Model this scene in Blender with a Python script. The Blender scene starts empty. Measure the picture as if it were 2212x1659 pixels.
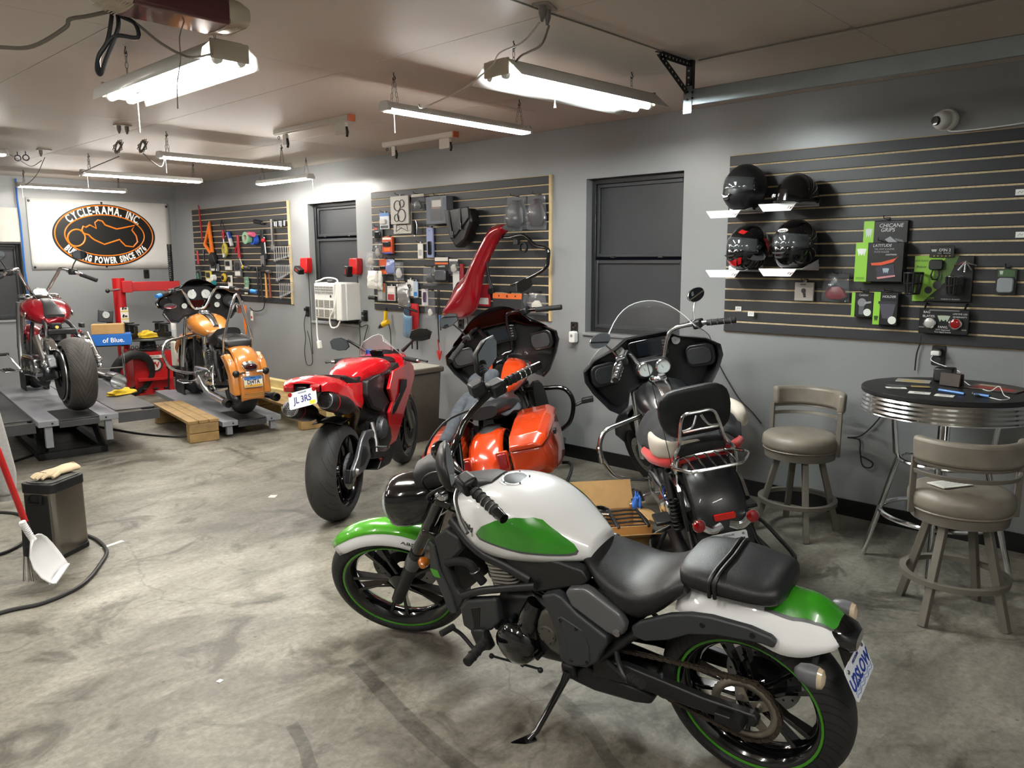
import bpy, bmesh, math, random
from math import sin, cos, pi, radians as rad, sqrt, atan2
from mathutils import Vector as V3, Matrix, Euler, noise
from mathutils.bvhtree import BVHTree
S = bpy.context.scene; COL = S.collection
random.seed(7)

# ---------------------------------------------------------------- camera
FPX, PITCH, YAW, ROLL, CAMZ = 1690.0, rad(9.12), rad(47.15), rad(-0.28), 1.69
_fw = V3((sin(YAW)*cos(PITCH), cos(YAW)*cos(PITCH), -sin(PITCH)))
_rt = V3((cos(YAW), -sin(YAW), 0)); _up = _rt.cross(_fw)
_rt, _up = _rt*cos(ROLL)+_up*sin(ROLL), _up*cos(ROLL)-_rt*sin(ROLL)
cam = bpy.data.cameras.new('camera'); cam.sensor_width = 36; cam.lens = FPX/2212*36
cam.clip_start = .05
co = bpy.data.objects.new('camera', cam); COL.objects.link(co); S.camera = co
_m = Matrix((( _rt.x, _up.x, -_fw.x, 0), (_rt.y, _up.y, -_fw.y, 0), (_rt.z, _up.z, -_fw.z, CAMZ), (0, 0, 0, 1)))
co.matrix_world = _m
# ---------------------------------------------------------------- world, exposure
w = bpy.data.worlds.new('night'); S.world = w; w.use_nodes = True
w.node_tree.nodes['Background'].inputs[0].default_value = (.01, .012, .015, 1)
w.node_tree.nodes['Background'].inputs[1].default_value = .2
S.view_settings.view_transform = 'Standard'; S.view_settings.look = 'None'
S.view_settings.gamma = 1; S.view_settings.use_curve_mapping = False
EXPOSURE = 0.85; TUBE_W = 80.0
S.view_settings.exposure = EXPOSURE
S.cycles.use_denoising = True; S.cycles.max_bounces = 6; S.cycles.transparent_max_bounces = 8; S.cycles.use_adaptive_sampling = True; S.cycles.adaptive_threshold = .08; S.cycles.adaptive_min_samples = 16
S.cycles.sample_clamp_indirect = 6; S.cycles.caustics_reflective = False; S.cycles.caustics_refractive = False

WX, YB, ZC, XL, YF = 5.15, 11.37, 2.735, -3.2, -1.0     # right wall, back wall, ceiling, left wall, front wall
def pray(px, py): return _fw*FPX + _rt*(px-1106) - _up*(py-829.5)
def on_wall(px, py, off=0.0):                            # a spot on the long wall -> (Y, Z)
    d = pray(px, py); k = (WX-off)/d.x; return k*d.y, CAMZ+k*d.z
def on_back(px, py, off=0.0):                            # a spot on the back wall -> (X, Z)
    d = pray(px, py); k = (YB-off)/d.y; return k*d.x, CAMZ+k*d.z

# ---------------------------------------------------------------- materials
def lin(h):
    if not isinstance(h, str): return tuple(h)+(1,) if len(h) == 3 else tuple(h)
    c = [int(h[i:i+2], 16)/255 for i in (0, 2, 4)]
    return tuple((x/12.92 if x <= .04045 else ((x+.055)/1.055)**2.4) for x in c)+(1,)
_mats = {}
def mat(name, col='808080', rough=.5, metal=0, coat=0, var=0, vs=8, bump=0, bs=200, emit=0, trans=0, alpha=1, spec=.5, sheen=0):
    if name in _mats: return _mats[name]
    m = bpy.data.materials.new(name); m.use_nodes = True; nt = m.node_tree; b = nt.nodes['Principled BSDF']
    c = lin(col); I = b.inputs
    I['Base Color'].default_value = c; I['Roughness'].default_value = rough; I['Metallic'].default_value = metal
    I['Coat Weight'].default_value = coat; I['Coat Roughness'].default_value = .04; I['Specular IOR Level'].default_value = spec
    if sheen: I['Sheen Weight'].default_value = sheen
    if trans: I['Transmission Weight'].default_value = trans; I['IOR'].default_value = 1.02 if trans > .9 else 1.45
    if alpha < 1: I['Alpha'].default_value = alpha
    if emit: I['Emission Color'].default_value = c; I['Emission Strength'].default_value = emit
    if var or bump:
        tc = nt.nodes.new('ShaderNodeTexCoord')
    if var:
        n = nt.nodes.new('ShaderNodeTexNoise'); n.inputs['Scale'].default_value = vs; n.inputs['Detail'].default_value = 5
        nt.links.new(tc.outputs['Object'], n.inputs['Vector'])
        mp = nt.nodes.new('ShaderNodeMapRange'); mp.inputs['From Min'].default_value = .3; mp.inputs['From Max'].default_value = .7
        mp.inputs['To Min'].default_value = 1-var; mp.inputs['To Max'].default_value = 1+var
        nt.links.new(n.outputs['Fac'], mp.inputs['Value'])
        mx = nt.nodes.new('ShaderNodeVectorMath'); mx.operation = 'SCALE'; mx.inputs[0].default_value = c[:3]
        nt.links.new(mp.outputs[0], mx.inputs['Scale']); nt.links.new(mx.outputs[0], I['Base Color'])
    if bump:
        n2 = nt.nodes.new('ShaderNodeTexNoise'); n2.inputs['Scale'].default_value = bs; n2.inputs['Detail'].default_value = 3
        nt.links.new(tc.outputs['Object'], n2.inputs['Vector'])
        bp = nt.nodes.new('ShaderNodeBump'); bp.inputs['Strength'].default_value = bump; bp.inputs['Distance'].default_value = .002
        nt.links.new(n2.outputs['Fac'], bp.inputs['Height']); nt.links.new(bp.outputs[0], I['Normal'])
    _mats[name] = m; return m
def pl(hexcol, rough=.4): return mat('plain_%s_%d' % (hexcol, rough*100), hexcol, rough)
BLK = mat('black_plastic', '101112', .45); GLOSS = mat('gloss_black', '08080a', .12, coat=1)
SATIN = mat('satin_black', '18191b', .38); CHROME = mat('chrome', 'e6e8ea', .14, 1); STEEL = mat('brushed_steel', 'a8a8a8', .3, 1)
DARKM = mat('dark_metal', '303236', .4, .8); RUB = mat('rubber', '131314', .75, bump=.2); WHITE = mat('white_plastic', 'e4e4e0', .4)
GREYP = mat('dark_grey_plastic', '2b2c2e', .5, bump=.15, bs=900); LEATHER = mat('black_leather', '17181a', .42, bump=.35, bs=350, var=.2)
CABLE = mat('black_cable', '0c0c0d', .5); GLASSC = mat('clear_plastic', 'e8ecee', .06, trans=.97); MIRROR = mat('mirror_glass', '9aa0a6', .02, 1)
REDL = mat('red_lens', '8c0a10', .12, coat=1); AMBER = mat('amber_lens', 'c06a10', .15, coat=1); ALU = mat('cast_aluminium', '8f9296', .35, .9)
CLEARBAG = mat('clear_bag', '9ea3a8', .10, alpha=.14, spec=1)
PAPER = mat('paper', 'e9e7e0', .8)

# ---------------------------------------------------------------- geometry
def catmull(P, n, closed=False):
    P = [V3(p) for p in P]; N = len(P)
    if n < 1 or N < 3: return P
    out = []
    for i in range(N if closed else N-1):
        p0 = P[(i-1) % N] if closed or i else P[0]*2-P[1]
        p1 = P[i]; p2 = P[(i+1) % N]
        p3 = P[(i+2) % N] if closed or i+2 < N else P[-1]*2-P[-2]
        for k in range(n):
            t = k/n
            out.append(.5*((2*p1)+(p2-p0)*t+(2*p0-5*p1+4*p2-p3)*t*t+(3*p1-p0-3*p2+p3)*t**3))
    if not closed: out.append(P[-1])
    return out
def frame(d):
    d = d.normalized(); a = V3((0, 0, 1)) if abs(d.z) < .9 else V3((1, 0, 0))
    u = d.cross(a).normalized(); return u, d.cross(u)
def T(x=0, y=0, z=0, rx=0, ry=0, rz=0): return Matrix.Translation((x, y, z)) @ Euler((rad(rx), rad(ry), rad(rz))).to_matrix().to_4x4()
class G:
    def __init__(s, M=None): s.v = []; s.f = []; s.M = M
    def add(s, vs, fs, M=None):
        o = len(s.v); s.v += [(M @ V3(v)) if M else V3(v) for v in vs]; s.f += [tuple(i+o for i in f) for f in fs]; return s
    def box(s, c, d, M=None, tap=1, tapy=None):
        x, y, z = d[0]/2, d[1]/2, d[2]/2; ty = tap if tapy is None else tapy
        vs = [(-x, -y, -z), (x, -y, -z), (x, y, -z), (-x, y, -z), (-x*tap, -y*ty, z), (x*tap, -y*ty, z), (x*tap, y*ty, z), (-x*tap, y*ty, z)]
        mt = Matrix.Translation(c)
        if M: mt = mt @ M
        return s.add(vs, [(3, 2, 1, 0), (4, 5, 6, 7), (0, 1, 5, 4), (1, 2, 6, 5), (2, 3, 7, 6), (3, 0, 4, 7)], mt)
    def tube(s, P, r, n=8, sm=0, closed=False, cap=True):
        R = r if isinstance(r, (list, tuple)) else None
        Q = catmull(P, sm, closed) if sm else [V3(p) for p in P]
        N = len(Q); rr = []
        for i in range(N):
            if R: t = i/(N-1)*(len(R)-1); j = min(int(t), len(R)-2); rr.append(R[j]*(1-t+j)+R[j+1]*(t-j))
            else: rr.append(r)
        u = None; vs = []
        for i in range(N):
            a = Q[i-1] if i or closed else Q[0]; b = Q[(i+1) % N] if closed or i+1 < N else Q[-1]
            d = (b-a)
            if d.length < 1e-9: d = V3((0, 0, 1))
            d.normalize()
            if u is None: u, _ = frame(d)
            u = (u-d*u.dot(d))
            if u.length < 1e-6: u, _ = frame(d)
            u.normalize(); w2 = d.cross(u)
            vs += [Q[i]+(u*cos(2*pi*k/n)+w2*sin(2*pi*k/n))*rr[i] for k in range(n)]
        fs = []
        for i in range(N if closed else N-1):
            j = (i+1) % N
            fs += [(i*n+k, i*n+(k+1) % n, j*n+(k+1) % n, j*n+k) for k in range(n)]
        if cap and not closed: fs += [tuple(range(n-1, -1, -1)), tuple((N-1)*n+k for k in range(n))]
        return s.add(vs, fs)
    def cyl(s, a, b, r, r2=None, n=16): return s.tube([a, b], [r, r if r2 is None else r2], n)
    def lathe(s, prof, o=(0, 0, 0), ax=(0, 0, 1), n=28, loop=False):       # prof: (radius, height along axis)
        d = V3(ax).normalized(); u, w2 = frame(d); o = V3(o); vs = []; m = len(prof)
        for k in range(n):
            a = 2*pi*k/n; e = u*cos(a)+w2*sin(a)
            vs += [o+d*h+e*r for r, h in prof]
        fs = []
        for k in range(n):
            q = (k+1) % n
            for i in range(m if loop else m-1): j = (i+1) % m; fs.append((k*m+i, q*m+i, q*m+j, k*m+j))
        if not loop:
            if prof[0][0] > 1e-6: fs.append(tuple(k*m for k in range(n-1, -1, -1)))
            if prof[-1][0] > 1e-6: fs.append(tuple(k*m+m-1 for k in range(n)))
        return s.add(vs, fs)
    def prism(s, P, ax='y', t0=-.01, t1=.01, M=None):
        n = len(P)
        if sum(P[i][0]*P[(i+1) % n][1]-P[(i+1) % n][0]*P[i][1] for i in range(n)) < 0: P = P[::-1]
        mk = {'y': lambda p, t: (p[0], t, p[1]), 'x': lambda p, t: (t, p[0], p[1]), 'z': lambda p, t: (p[0], p[1], t)}[ax]
        vs = [mk(p, t0) for p in P]+[mk(p, t1) for p in P]
        a, b = list(range(n)), list(range(n, 2*n))
        fs = [tuple(a[::-1]), tuple(b)]+[(i, (i+1) % n, n+(i+1) % n, n+i) for i in range(n)]
        if ax == 'y': fs = [f[::-1] for f in fs]
        return s.add(vs, fs, M)
    def loft(s, rings, cap=True, closed=False):
        n = len(rings[0]); vs = [p for r in rings for p in r]; fs = []; N = len(rings)
        for i in range(N if closed else N-1):
            j = (i+1) % N; fs += [(i*n+k, i*n+(k+1) % n, j*n+(k+1) % n, j*n+k) for k in range(n)]
        if cap and not closed: fs += [tuple(range(n-1, -1, -1)), tuple((N-1)*n+k for k in range(n))]
        return s.add(vs, fs)
    def body(s, secs, n=20, p=2.6, sm=0, axis='x'):      # secs: (x, yc, zc, half width, up, down)
        secs = [tuple(map(float, q)) for q in secs]
        if sm:
            m = len(secs); out = []
            A = catmull([q[:3] for q in secs], sm); B = catmull([q[3:6] for q in secs], sm)
            secs = [tuple(a)+tuple(max(x, .0005) for x in b) for a, b in zip(A, B)]
        rings = []
        for x, yc, zc, hw, up, dn in secs:
            r = []
            for k in range(n):
                a = 2*pi*k/n; c, q = cos(a), sin(a)
                cy = math.copysign(abs(c)**(2/p), c)*hw; cz = math.copysign(abs(q)**(2/p), q)*(up if q >= 0 else dn)
                r.append((x, yc+cy, zc+cz) if axis == 'x' else ((yc+cy, x, zc+cz) if axis == 'y' else (yc+cy, zc+cz, x)))
            rings.append(r)
        return s.loft(rings)
    def ell(s, c, r, n=16):
        r = (r, r, r) if isinstance(r, (int, float)) else r
        m = Matrix.Translation(c) @ Matrix.Diagonal((r[0], r[1], r[2], 1)); h = n//2
        o = G().lathe([(sin(pi*i/h), -cos(pi*i/h)) for i in range(h+1)], n=n); return s.add(o.v, o.f, m)
    def torus(s, c, R, r, ax=(0, 0, 1), n=32, m=8):
        return s.lathe([(R+r*cos(2*pi*k/m), r*sin(2*pi*k/m)) for k in range(m)], c, ax, n, loop=True)
    def sheet(s, grid):                                     # grid of points, open
        n = len(grid[0]); fs = []
        for i in range(len(grid)-1): fs += [(i*n+k, i*n+k+1, (i+1)*n+k+1, (i+1)*n+k) for k in range(n-1)]
        return s.add([p for r in grid for p in r], fs)
    def mesh(s, name, ang=38):
        me = bpy.data.meshes.new(name); vs = [s.M @ v for v in s.v] if s.M else s.v
        me.from_pydata([tuple(v) for v in vs], [], s.f); me.update()
        bm = bmesh.new(); bm.from_mesh(me); bmesh.ops.remove_doubles(bm, verts=bm.verts, dist=1e-6); bmesh.ops.recalc_face_normals(bm, faces=bm.faces); bm.to_mesh(me); bm.free()
        me.shade_smooth(); me.set_sharp_from_angle(angle=rad(ang)); return me
    def obj(s, name, m, parent=None, bev=0, sub=0, ang=38, thick=0, mx=None, seg=2):
        o = bpy.data.objects.new(name, s.mesh(name, ang)); COL.objects.link(o); o.data.materials.append(m)
        if parent: o.parent = parent
        if mx: o.matrix_local = mx
        if thick: k = o.modifiers.new('t', 'SOLIDIFY'); k.thickness = thick; k.offset = 0
        if bev: k = o.modifiers.new('b', 'BEVEL'); k.width = bev; k.segments = seg; k.limit_method = 'ANGLE'; k.angle_limit = rad(32); k.harden_normals = False
        if sub: k = o.modifiers.new('s', 'SUBSURF'); k.levels = k.render_levels = sub
        return o
def tag(o, label, cat, group=None, kind=None):
    if label: o['label'] = label
    if cat: o['category'] = cat
    if group: o['group'] = group
    if kind: o['kind'] = kind
    return o
def thing(name, label, cat, loc=(0, 0, 0), rz=0, group=None, lean=0, pitch=0, scale=1):
    o = bpy.data.objects.new(name, None); COL.objects.link(o); o.empty_display_size = .05
    o.matrix_world = Matrix.Translation(loc) @ Matrix.Rotation(rad(rz), 4, 'Z') @ Matrix.Rotation(rad(pitch), 4, 'Y') @ Matrix.Rotation(rad(-lean), 4, 'X') @ Matrix.Scale(scale, 4)
    return tag(o, label, cat, group)
def wall_thing(name, label, cat, px, py, group=None, off=.03, tilt=0):   # x right along the wall, z up, -y into the room
    y, z = on_wall(px, py, off)
    o = thing(name, label, cat, (WX-off, y, z), -90, group)
    if tilt: o.matrix_world = o.matrix_world @ Matrix.Rotation(rad(tilt), 4, 'Y')
    return o
def dup(root, M=None, label=None, group=None):
    def cp(o, par):
        c = o.copy(); COL.objects.link(c); c.parent = par
        if par is not None: c.matrix_local = o.matrix_local.copy()
        for ch in o.children: cp(ch, c)
        return c
    r = cp(root, None)
    if M is not None: r.matrix_world = M
    if label: r['label'] = label
    if group: r['group'] = group
    return r
def struct(o, label=None): o['kind'] = 'structure'; return tag(o, label, None) if label else o
def text_mesh(s, size, ext=.0008, sx=1, shear=0, spacing=1, bold=0):
    cu = bpy.data.curves.new('txt', 'FONT'); cu.body = s; cu.size = size; cu.extrude = ext; cu.align_x = 'CENTER'; cu.align_y = 'CENTER'
    cu.shear = shear; cu.space_character = spacing; cu.resolution_u = 3
    if bold: cu.offset = bold
    o = bpy.data.objects.new('txt', cu); COL.objects.link(o)
    dg = bpy.context.evaluated_depsgraph_get(); me = bpy.data.meshes.new_from_object(o.evaluated_get(dg))
    bpy.data.objects.remove(o); bpy.data.curves.remove(cu)
    if sx != 1: me.transform(Matrix.Diagonal((sx, 1, 1, 1)))
    return me
def text(s, size, m, parent, mx, name='lettering', **k):    # text stands in the local xz plane and faces -y
    me = text_mesh(s, size, **k); me.transform(Matrix.Rotation(pi/2, 4, 'X'))
    o = bpy.data.objects.new(name, me); COL.objects.link(o); o.data.materials.clear(); o.data.materials.append(m)
    if parent: o.parent = parent
    o.matrix_local = mx; return o
def rrect(w, h, r, n=4, cx=0, cz=0):
    P = []
    for sx, sz, a0 in ((1, 1, 0), (-1, 1, 90), (-1, -1, 180), (1, -1, 270)):
        for k in range(n+1): a = rad(a0+90*k/n); P.append((cx+sx*(w/2-r)+r*cos(a), cz+sz*(h/2-r)+r*sin(a)))
    return P
def ellipse(a, b, n=24, cx=0, cz=0): return [(cx+a*cos(2*pi*k/n), cz+b*sin(2*pi*k/n)) for k in range(n)]
def decal(outline, target, name, m, parent, axis='y', side=1, off=.0015, cuts=3, M=None):
    """a patch of paint: the outline laid over the surface of target along an axis"""
    bm = bmesh.new(); i3 = {'y': lambda p: (p[0], 0, p[1]), 'z': lambda p: (p[0], p[1], 0), 'x': lambda p: (0, p[0], p[1])}[axis]
    bm.faces.new([bm.verts.new(i3(p)) for p in outline]); return _drape(bm, target, name, m, parent, axis, side, off, cuts)
def _drape(bm, target, name, m, parent, axis, side, off, cuts):
    bmesh.ops.triangulate(bm, faces=bm.faces)
    for _ in range(cuts):
        L = [e for e in bm.edges if e.calc_length() > .02]
        if not L: break
        bmesh.ops.subdivide_edges(bm, edges=L, cuts=1); bmesh.ops.triangulate(bm, faces=bm.faces)
    dg = bpy.context.evaluated_depsgraph_get(); bvh = BVHTree.FromObject(target, dg)
    ax = 'xyz'.index(axis); d = V3((0, 0, 0)); d[ax] = -side
    for v in bm.verts:
        o = v.co.copy(); o[ax] = side*2
        h, nrm, _, _ = bvh.ray_cast(o, d)
        if h is None: h, nrm, _, _ = bvh.find_nearest(v.co+V3((0, .1*side, 0)) if ax == 1 else v.co)
        if nrm.dot(d) > 0: nrm = -nrm
        v.co = h+nrm*off
    me = bpy.data.meshes.new(name); bm.to_mesh(me); bm.free(); me.shade_smooth(); me.materials.append(m)
    o = bpy.data.objects.new(name, me); COL.objects.link(o); o.parent = parent; return o
def text_decal(s, size, target, m, parent, mx, axis='y', side=1, **k):
    me = text_mesh(s, size, 0, **k); me.transform(mx); bm = bmesh.new(); bm.from_mesh(me); bpy.data.meshes.remove(me)
    return _drape(bm, target, 'lettering', m, parent, axis, side, .002, 1)
def cord(name, label, P, r=.004, m=None, sm=6, cat='cord', n=6, group=None):
    return tag(G().tube(P, r, n, sm).obj(name, m or CABLE), label, cat, group)
# ================================================================ materials of the room
def nodes(m): return m.node_tree.nodes, m.node_tree.links
def concrete():
    m = mat('concrete_floor', '8a857a', .5); N, L = nodes(m); b = N['Principled BSDF']
    tc = N.new('ShaderNodeTexCoord')
    def nz(sc, det, rough=.6, stretch=(1, 1, 1), rot=0, dist=0):
        mp = N.new('ShaderNodeMapping'); mp.inputs['Scale'].default_value = stretch; mp.inputs['Rotation'].default_value = (0, 0, rad(rot)); L.new(tc.outputs['Object'], mp.inputs[0])
        n = N.new('ShaderNodeTexNoise'); n.inputs['Scale'].default_value = sc; n.inputs['Detail'].default_value = det; n.inputs['Roughness'].default_value = rough; n.inputs['Distortion'].default_value = dist
        L.new(mp.outputs[0], n.inputs[0]); return n.outputs['Fac']
    def ramp(f, stops):
        r = N.new('ShaderNodeValToRGB'); e = r.color_ramp.elements
        e[0].position, e[0].color = stops[0][0], lin(stops[0][1]); e[1].position, e[1].color = stops[1][0], lin(stops[1][1])
        for p, c in stops[2:]: k = e.new(p); k.color = lin(c)
        L.new(f, r.inputs[0]); return r.outputs[0]
    def mul(a, c, f=1, mode='MULTIPLY'):
        x = N.new('ShaderNodeMix'); x.data_type = 'RGBA'; x.blend_type = mode; x.inputs[0].default_value = f
        L.new(a, x.inputs[6]); L.new(c, x.inputs[7]); return x.outputs[2]
    base = ramp(nz(.8, 9, .66, (1, 1, 1), 0, .9), [(.32, '7b786f'), (.70, 'a8a497'), (.52, '938f84')])
    streak = ramp(nz(1.7, 10, .72, (1, 2.0, 1), 35, .9), [(.32, 'b0aea9'), (.62, 'ffffff')])
    blot = ramp(nz(2.6, 8, .62, (1, 1, 1), 0, 1.2), [(.34, '8a867f'), (.46, 'ffffff')])
    fine = ramp(nz(34, 8, .75), [(.30, 'a8a6a0'), (.62, 'ffffff')])
    pale = ramp(nz(5, 9, .8, (1, 1.8, 1), 60, 1.2), [(.56, '000000'), (.80, '4a483f')])
    c = mul(mul(mul(base, streak), blot, .8), fine, .75); c = mul(c, pale, .8, 'ADD')
    sp = N.new('ShaderNodeTexVoronoi'); sp.inputs['Scale'].default_value = 5.5; L.new(tc.outputs['Object'], sp.inputs[0])
    spot = ramp(sp.outputs['Distance'], [(.03, '5a5750'), (.055, 'ffffff')]); c = mul(c, spot, .6)
    wv = N.new('ShaderNodeTexNoise'); wv.inputs['Scale'].default_value = 2.2; wv.inputs['Detail'].default_value = 6; L.new(tc.outputs['Object'], wv.inputs[0])
    ad = N.new('ShaderNodeVectorMath'); ad.operation = 'MULTIPLY_ADD'; ad.inputs[1].default_value = (.55, .55, 0); L.new(wv.outputs['Color'], ad.inputs[0]); L.new(tc.outputs['Object'], ad.inputs[2])
    ck = N.new('ShaderNodeTexVoronoi'); ck.feature = 'DISTANCE_TO_EDGE'; ck.inputs['Scale'].default_value = .42; L.new(ad.outputs[0], ck.inputs[0])
    c = mul(c, ramp(ck.outputs['Distance'], [(.0008, '6a675f'), (.0022, 'ffffff')]), .4)
    L.new(c, b.inputs['Base Color'])
    r = N.new('ShaderNodeMapRange'); r.inputs[3].default_value = .3; r.inputs[4].default_value = .62; L.new(nz(4, 5), r.inputs[0]); L.new(r.outputs[0], b.inputs['Roughness'])
    bp = N.new('ShaderNodeBump'); bp.inputs['Strength'].default_value = .12; bp.inputs['Distance'].default_value = .004; L.new(nz(60, 5), bp.inputs['Height']); L.new(bp.outputs[0], b.inputs['Normal'])
    return m
FLOORM = concrete()
WALLM = mat('grey_gloss_wall_paint', '87898a', .30, var=.05, vs=1.3, bump=.35, bs=140)
CEILM = mat('beige_ceiling_paint', 'c2bab0', .5, var=.03, vs=.8, spec=.2)
WINM = mat('charcoal_window_paint', '2e3033', .42, var=.08, vs=3, bump=.1); WINK = mat('black_window_frame', '17181a', .4)
def diamond_plate():
    m = mat('black_diamond_plate', '0d0d0e', .35); N, L = nodes(m); b = N['Principled BSDF']; tc = N.new('ShaderNodeTexCoord'); mp = N.new('ShaderNodeMapping')
    mp.inputs['Rotation'].default_value = (rad(45), 0, 0); mp.inputs['Scale'].default_value = (1, 1, .45); L.new(tc.outputs['Object'], mp.inputs[0])
    v = N.new('ShaderNodeTexVoronoi'); v.inputs['Scale'].default_value = 55; v.inputs['Randomness'].default_value = .1; L.new(mp.outputs[0], v.inputs[0])
    r = N.new('ShaderNodeMapRange'); r.inputs[1].default_value = .25; r.inputs[2].default_value = .4; r.inputs[3].default_value = 1; r.inputs[4].default_value = 0; L.new(v.outputs['Distance'], r.inputs[0])
    bp = N.new('ShaderNodeBump'); bp.inputs['Strength'].default_value = .8; bp.inputs['Distance'].default_value = .003; L.new(r.outputs[0], bp.inputs['Height']); L.new(bp.outputs[0], b.inputs['Normal']); return m
# ================================================================ the setting
fl = struct(G().add([(XL, YF, 0), (WX, YF, 0), (WX, YB, 0), (XL, YB, 0)], [(0, 1, 2, 3)]).obj('floor', FLOORM), 'grey stained concrete shop floor')
TYREMK = mat('tyre_mark_grime', '24221f', .6, alpha=.2)
for P, wd in (([(1.81, 2.6), (1.77, 2.43), (1.7, 2.14), (1.66, 1.91), (1.63, 1.62)], .07), ([(1.385, 2.40), (1.345, 2.26), (1.29, 2.13), (1.25, 2.0)], .05), ([(2.22, 1.88), (2.12, 1.61), (1.98, 1.37), (1.9, 1.1)], .06)):
    Q = catmull([(a, b, .0006) for a, b in P], 6)
    g = G(); g.sheet([[q+V3((dx, random.uniform(-.004, .004), 0)) for dx in (-wd/2, -wd/5, wd/4, wd/2)] for q in Q]); g.obj('tyre_mark', TYREMK, fl)
ce = struct(G().box(((XL+WX)/2, (YF+YB)/2, ZC+.06), (WX-XL, YB-YF, .08)).obj('ceiling', CEILM), 'beige painted panel ceiling')
cx = [XL, -2.25, -1.0, .26, 1.515, 2.755, 3.98, WX]
cy = [YF, 1.44, 3.88, 6.32, 8.76, YB]
for i in range(len(cx)-1):
    for j in range(len(cy)-1):
        a, b, c, d = cx[i], cx[i+1], cy[j], cy[j+1]
        G().box(((a+b)/2, (c+d)/2, ZC+.01), (b-a-.003, d-c-.0015, .02)).obj('panel', CEILM, ce, bev=.001, seg=1)
def hole_wall(name, M, us, vs, holes, m):
    us = sorted(set(us+[h[0] for h in holes]+[h[1] for h in holes])); vs = sorted(set(vs+[h[2] for h in holes]+[h[3] for h in holes])); g = G(M)
    for i in range(len(us)-1):
        for j in range(len(vs)-1):
            u, v = (us[i]+us[i+1])/2, (vs[j]+vs[j+1])/2
            if any(h[0] < u < h[1] and h[2] < v < h[3] for h in holes): continue
            g.add([(us[i], 0, vs[j]), (us[i+1], 0, vs[j]), (us[i+1], 0, vs[j+1]), (us[i], 0, vs[j+1])], [(0, 1, 2, 3)])
    for a, b, c, d in holes:                                       # reveals
        e = .13; g.add([(a, 0, c), (a, e, c), (a, e, d), (a, 0, d)], [(0, 1, 2, 3)]).add([(b, 0, c), (b, e, c), (b, e, d), (b, 0, d)], [(0, 1, 2, 3)])
        g.add([(a, 0, d), (b, 0, d), (b, e, d), (a, e, d)], [(0, 1, 2, 3)]).add([(a, 0, c), (b, 0, c), (b, e, c), (a, e, c)], [(0, 1, 2, 3)])
    return struct(g.obj(name, m, ang=20))
WM = T(WX, 0, 0, rz=-90)                                            # u = -Y
W1 = (-on_wall(664, 440)[0], -on_wall(768, 432)[0], .98, 2.315); W2 = (-on_wall(1267, 388)[0], -on_wall(1478, 367)[0], 1.085, 2.315)
hole_wall('wall_right', WM, [-YB, -YF], [0, ZC], [W1, W2], WALLM)['label'] = 'glossy grey painted long wall'
BW = (-1.0, on_back(46, 500)[0]-.02, .95, on_back(20, 526)[1])
hole_wall('wall_back', T(0, YB, 0), [XL, WX], [0, ZC], [BW], WALLM)['label'] = 'grey painted end wall behind the banner'
hole_wall('wall_left', T(XL, 0, 0, rz=90), [YF, YB], [0, ZC], [], WALLM)['label'] = 'grey painted wall of the far bay'
hole_wall('wall_front', T(0, YF, 0, rz=180), [-WX, -XL], [0, ZC], [(-3.75, .99, 0, 2.35)], WALLM)['label'] = 'grey painted wall around the overhead door'
gd = struct(G().box((1.38, YF-.1, 1.18), (4.8, .02, 2.4)).obj('door_1', pl('3a3c3f')), 'sectional overhead garage door')
for k in range(4): G().box((1.38, YF-.07, .3+k*.585), (4.74, .04, .57)).obj('door_panel', mat('door_panel_paint', '8d8f90', .5), gd, bev=.006)
bb = struct(G().box((WX-.006, (YF+YB)/2, .055), (.012, YB-YF-.02, .11)).obj('baseboard_right', diamond_plate()), 'black diamond plate kick strip')
struct(G().box((WX/2+XL/2, YB-.006, .055), (WX-XL-.03, .012, .11)).obj('baseboard_back', diamond_plate()))
def window(name, M, h, label, split, kind):
    a, b, c, d = h; r = tag(bpy.data.objects.new(name, None), label, None); COL.objects.link(r); r.matrix_world = M @ T((a+b)/2, 0, c); r['kind'] = 'structure'
    w, hh = b-a, d-c; y = .10
    for x in (-w/2+.02, w/2-.02): G().box((x, y, hh/2), (.04, .05, hh)).obj('window_frame', WINK, r, bev=.004)
    for z in (hh-.02, .015): G().box((0, y, z), (w-.08, .05, .04)).obj('window_frame', WINK, r, bev=.004)
    z1 = split
    for nm, lo, hi, yy in (('lower_sash', .035, z1-.012, y-.008), ('upper_sash', z1+.012, hh-.04, y+.008)):
        p = G().box((0, yy+.014, (lo+hi)/2), (w-.085, .008, hi-lo)).obj(nm, WINM, r)
        e = .028
        for x in (-w/2+.05, w/2-.05): G().box((x, yy, (lo+hi)/2), (e, .022, hi-lo)).obj('sash_stile', WINM, p, bev=.003)
        for z in (lo+e/2, hi-e/2): G().box((0, yy, z), (w-.128, .022, e)).obj('sash_rail', WINM, p, bev=.003)
    G().box((0, -.004, -.014), (w+.03, .03, .026)).obj('window_sill', WALLM, r, bev=.005)
    for x in (-w*.25, w*.25): G().box((x, y-.03, z1+.012), (.05, .02, .014), tap=.6).obj('latch', WINK, r, bev=.003)
    return r
window('window_1', WM, W1, 'narrow charcoal painted window holding the air conditioner', .955, 0)
window('window_2', WM, W2, 'tall charcoal painted window beside the slatwalls', .60, 0)
r = window('window_3', T(0, YB, 0), BW, 'dark glazed window in the end wall', .62, 1)
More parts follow.
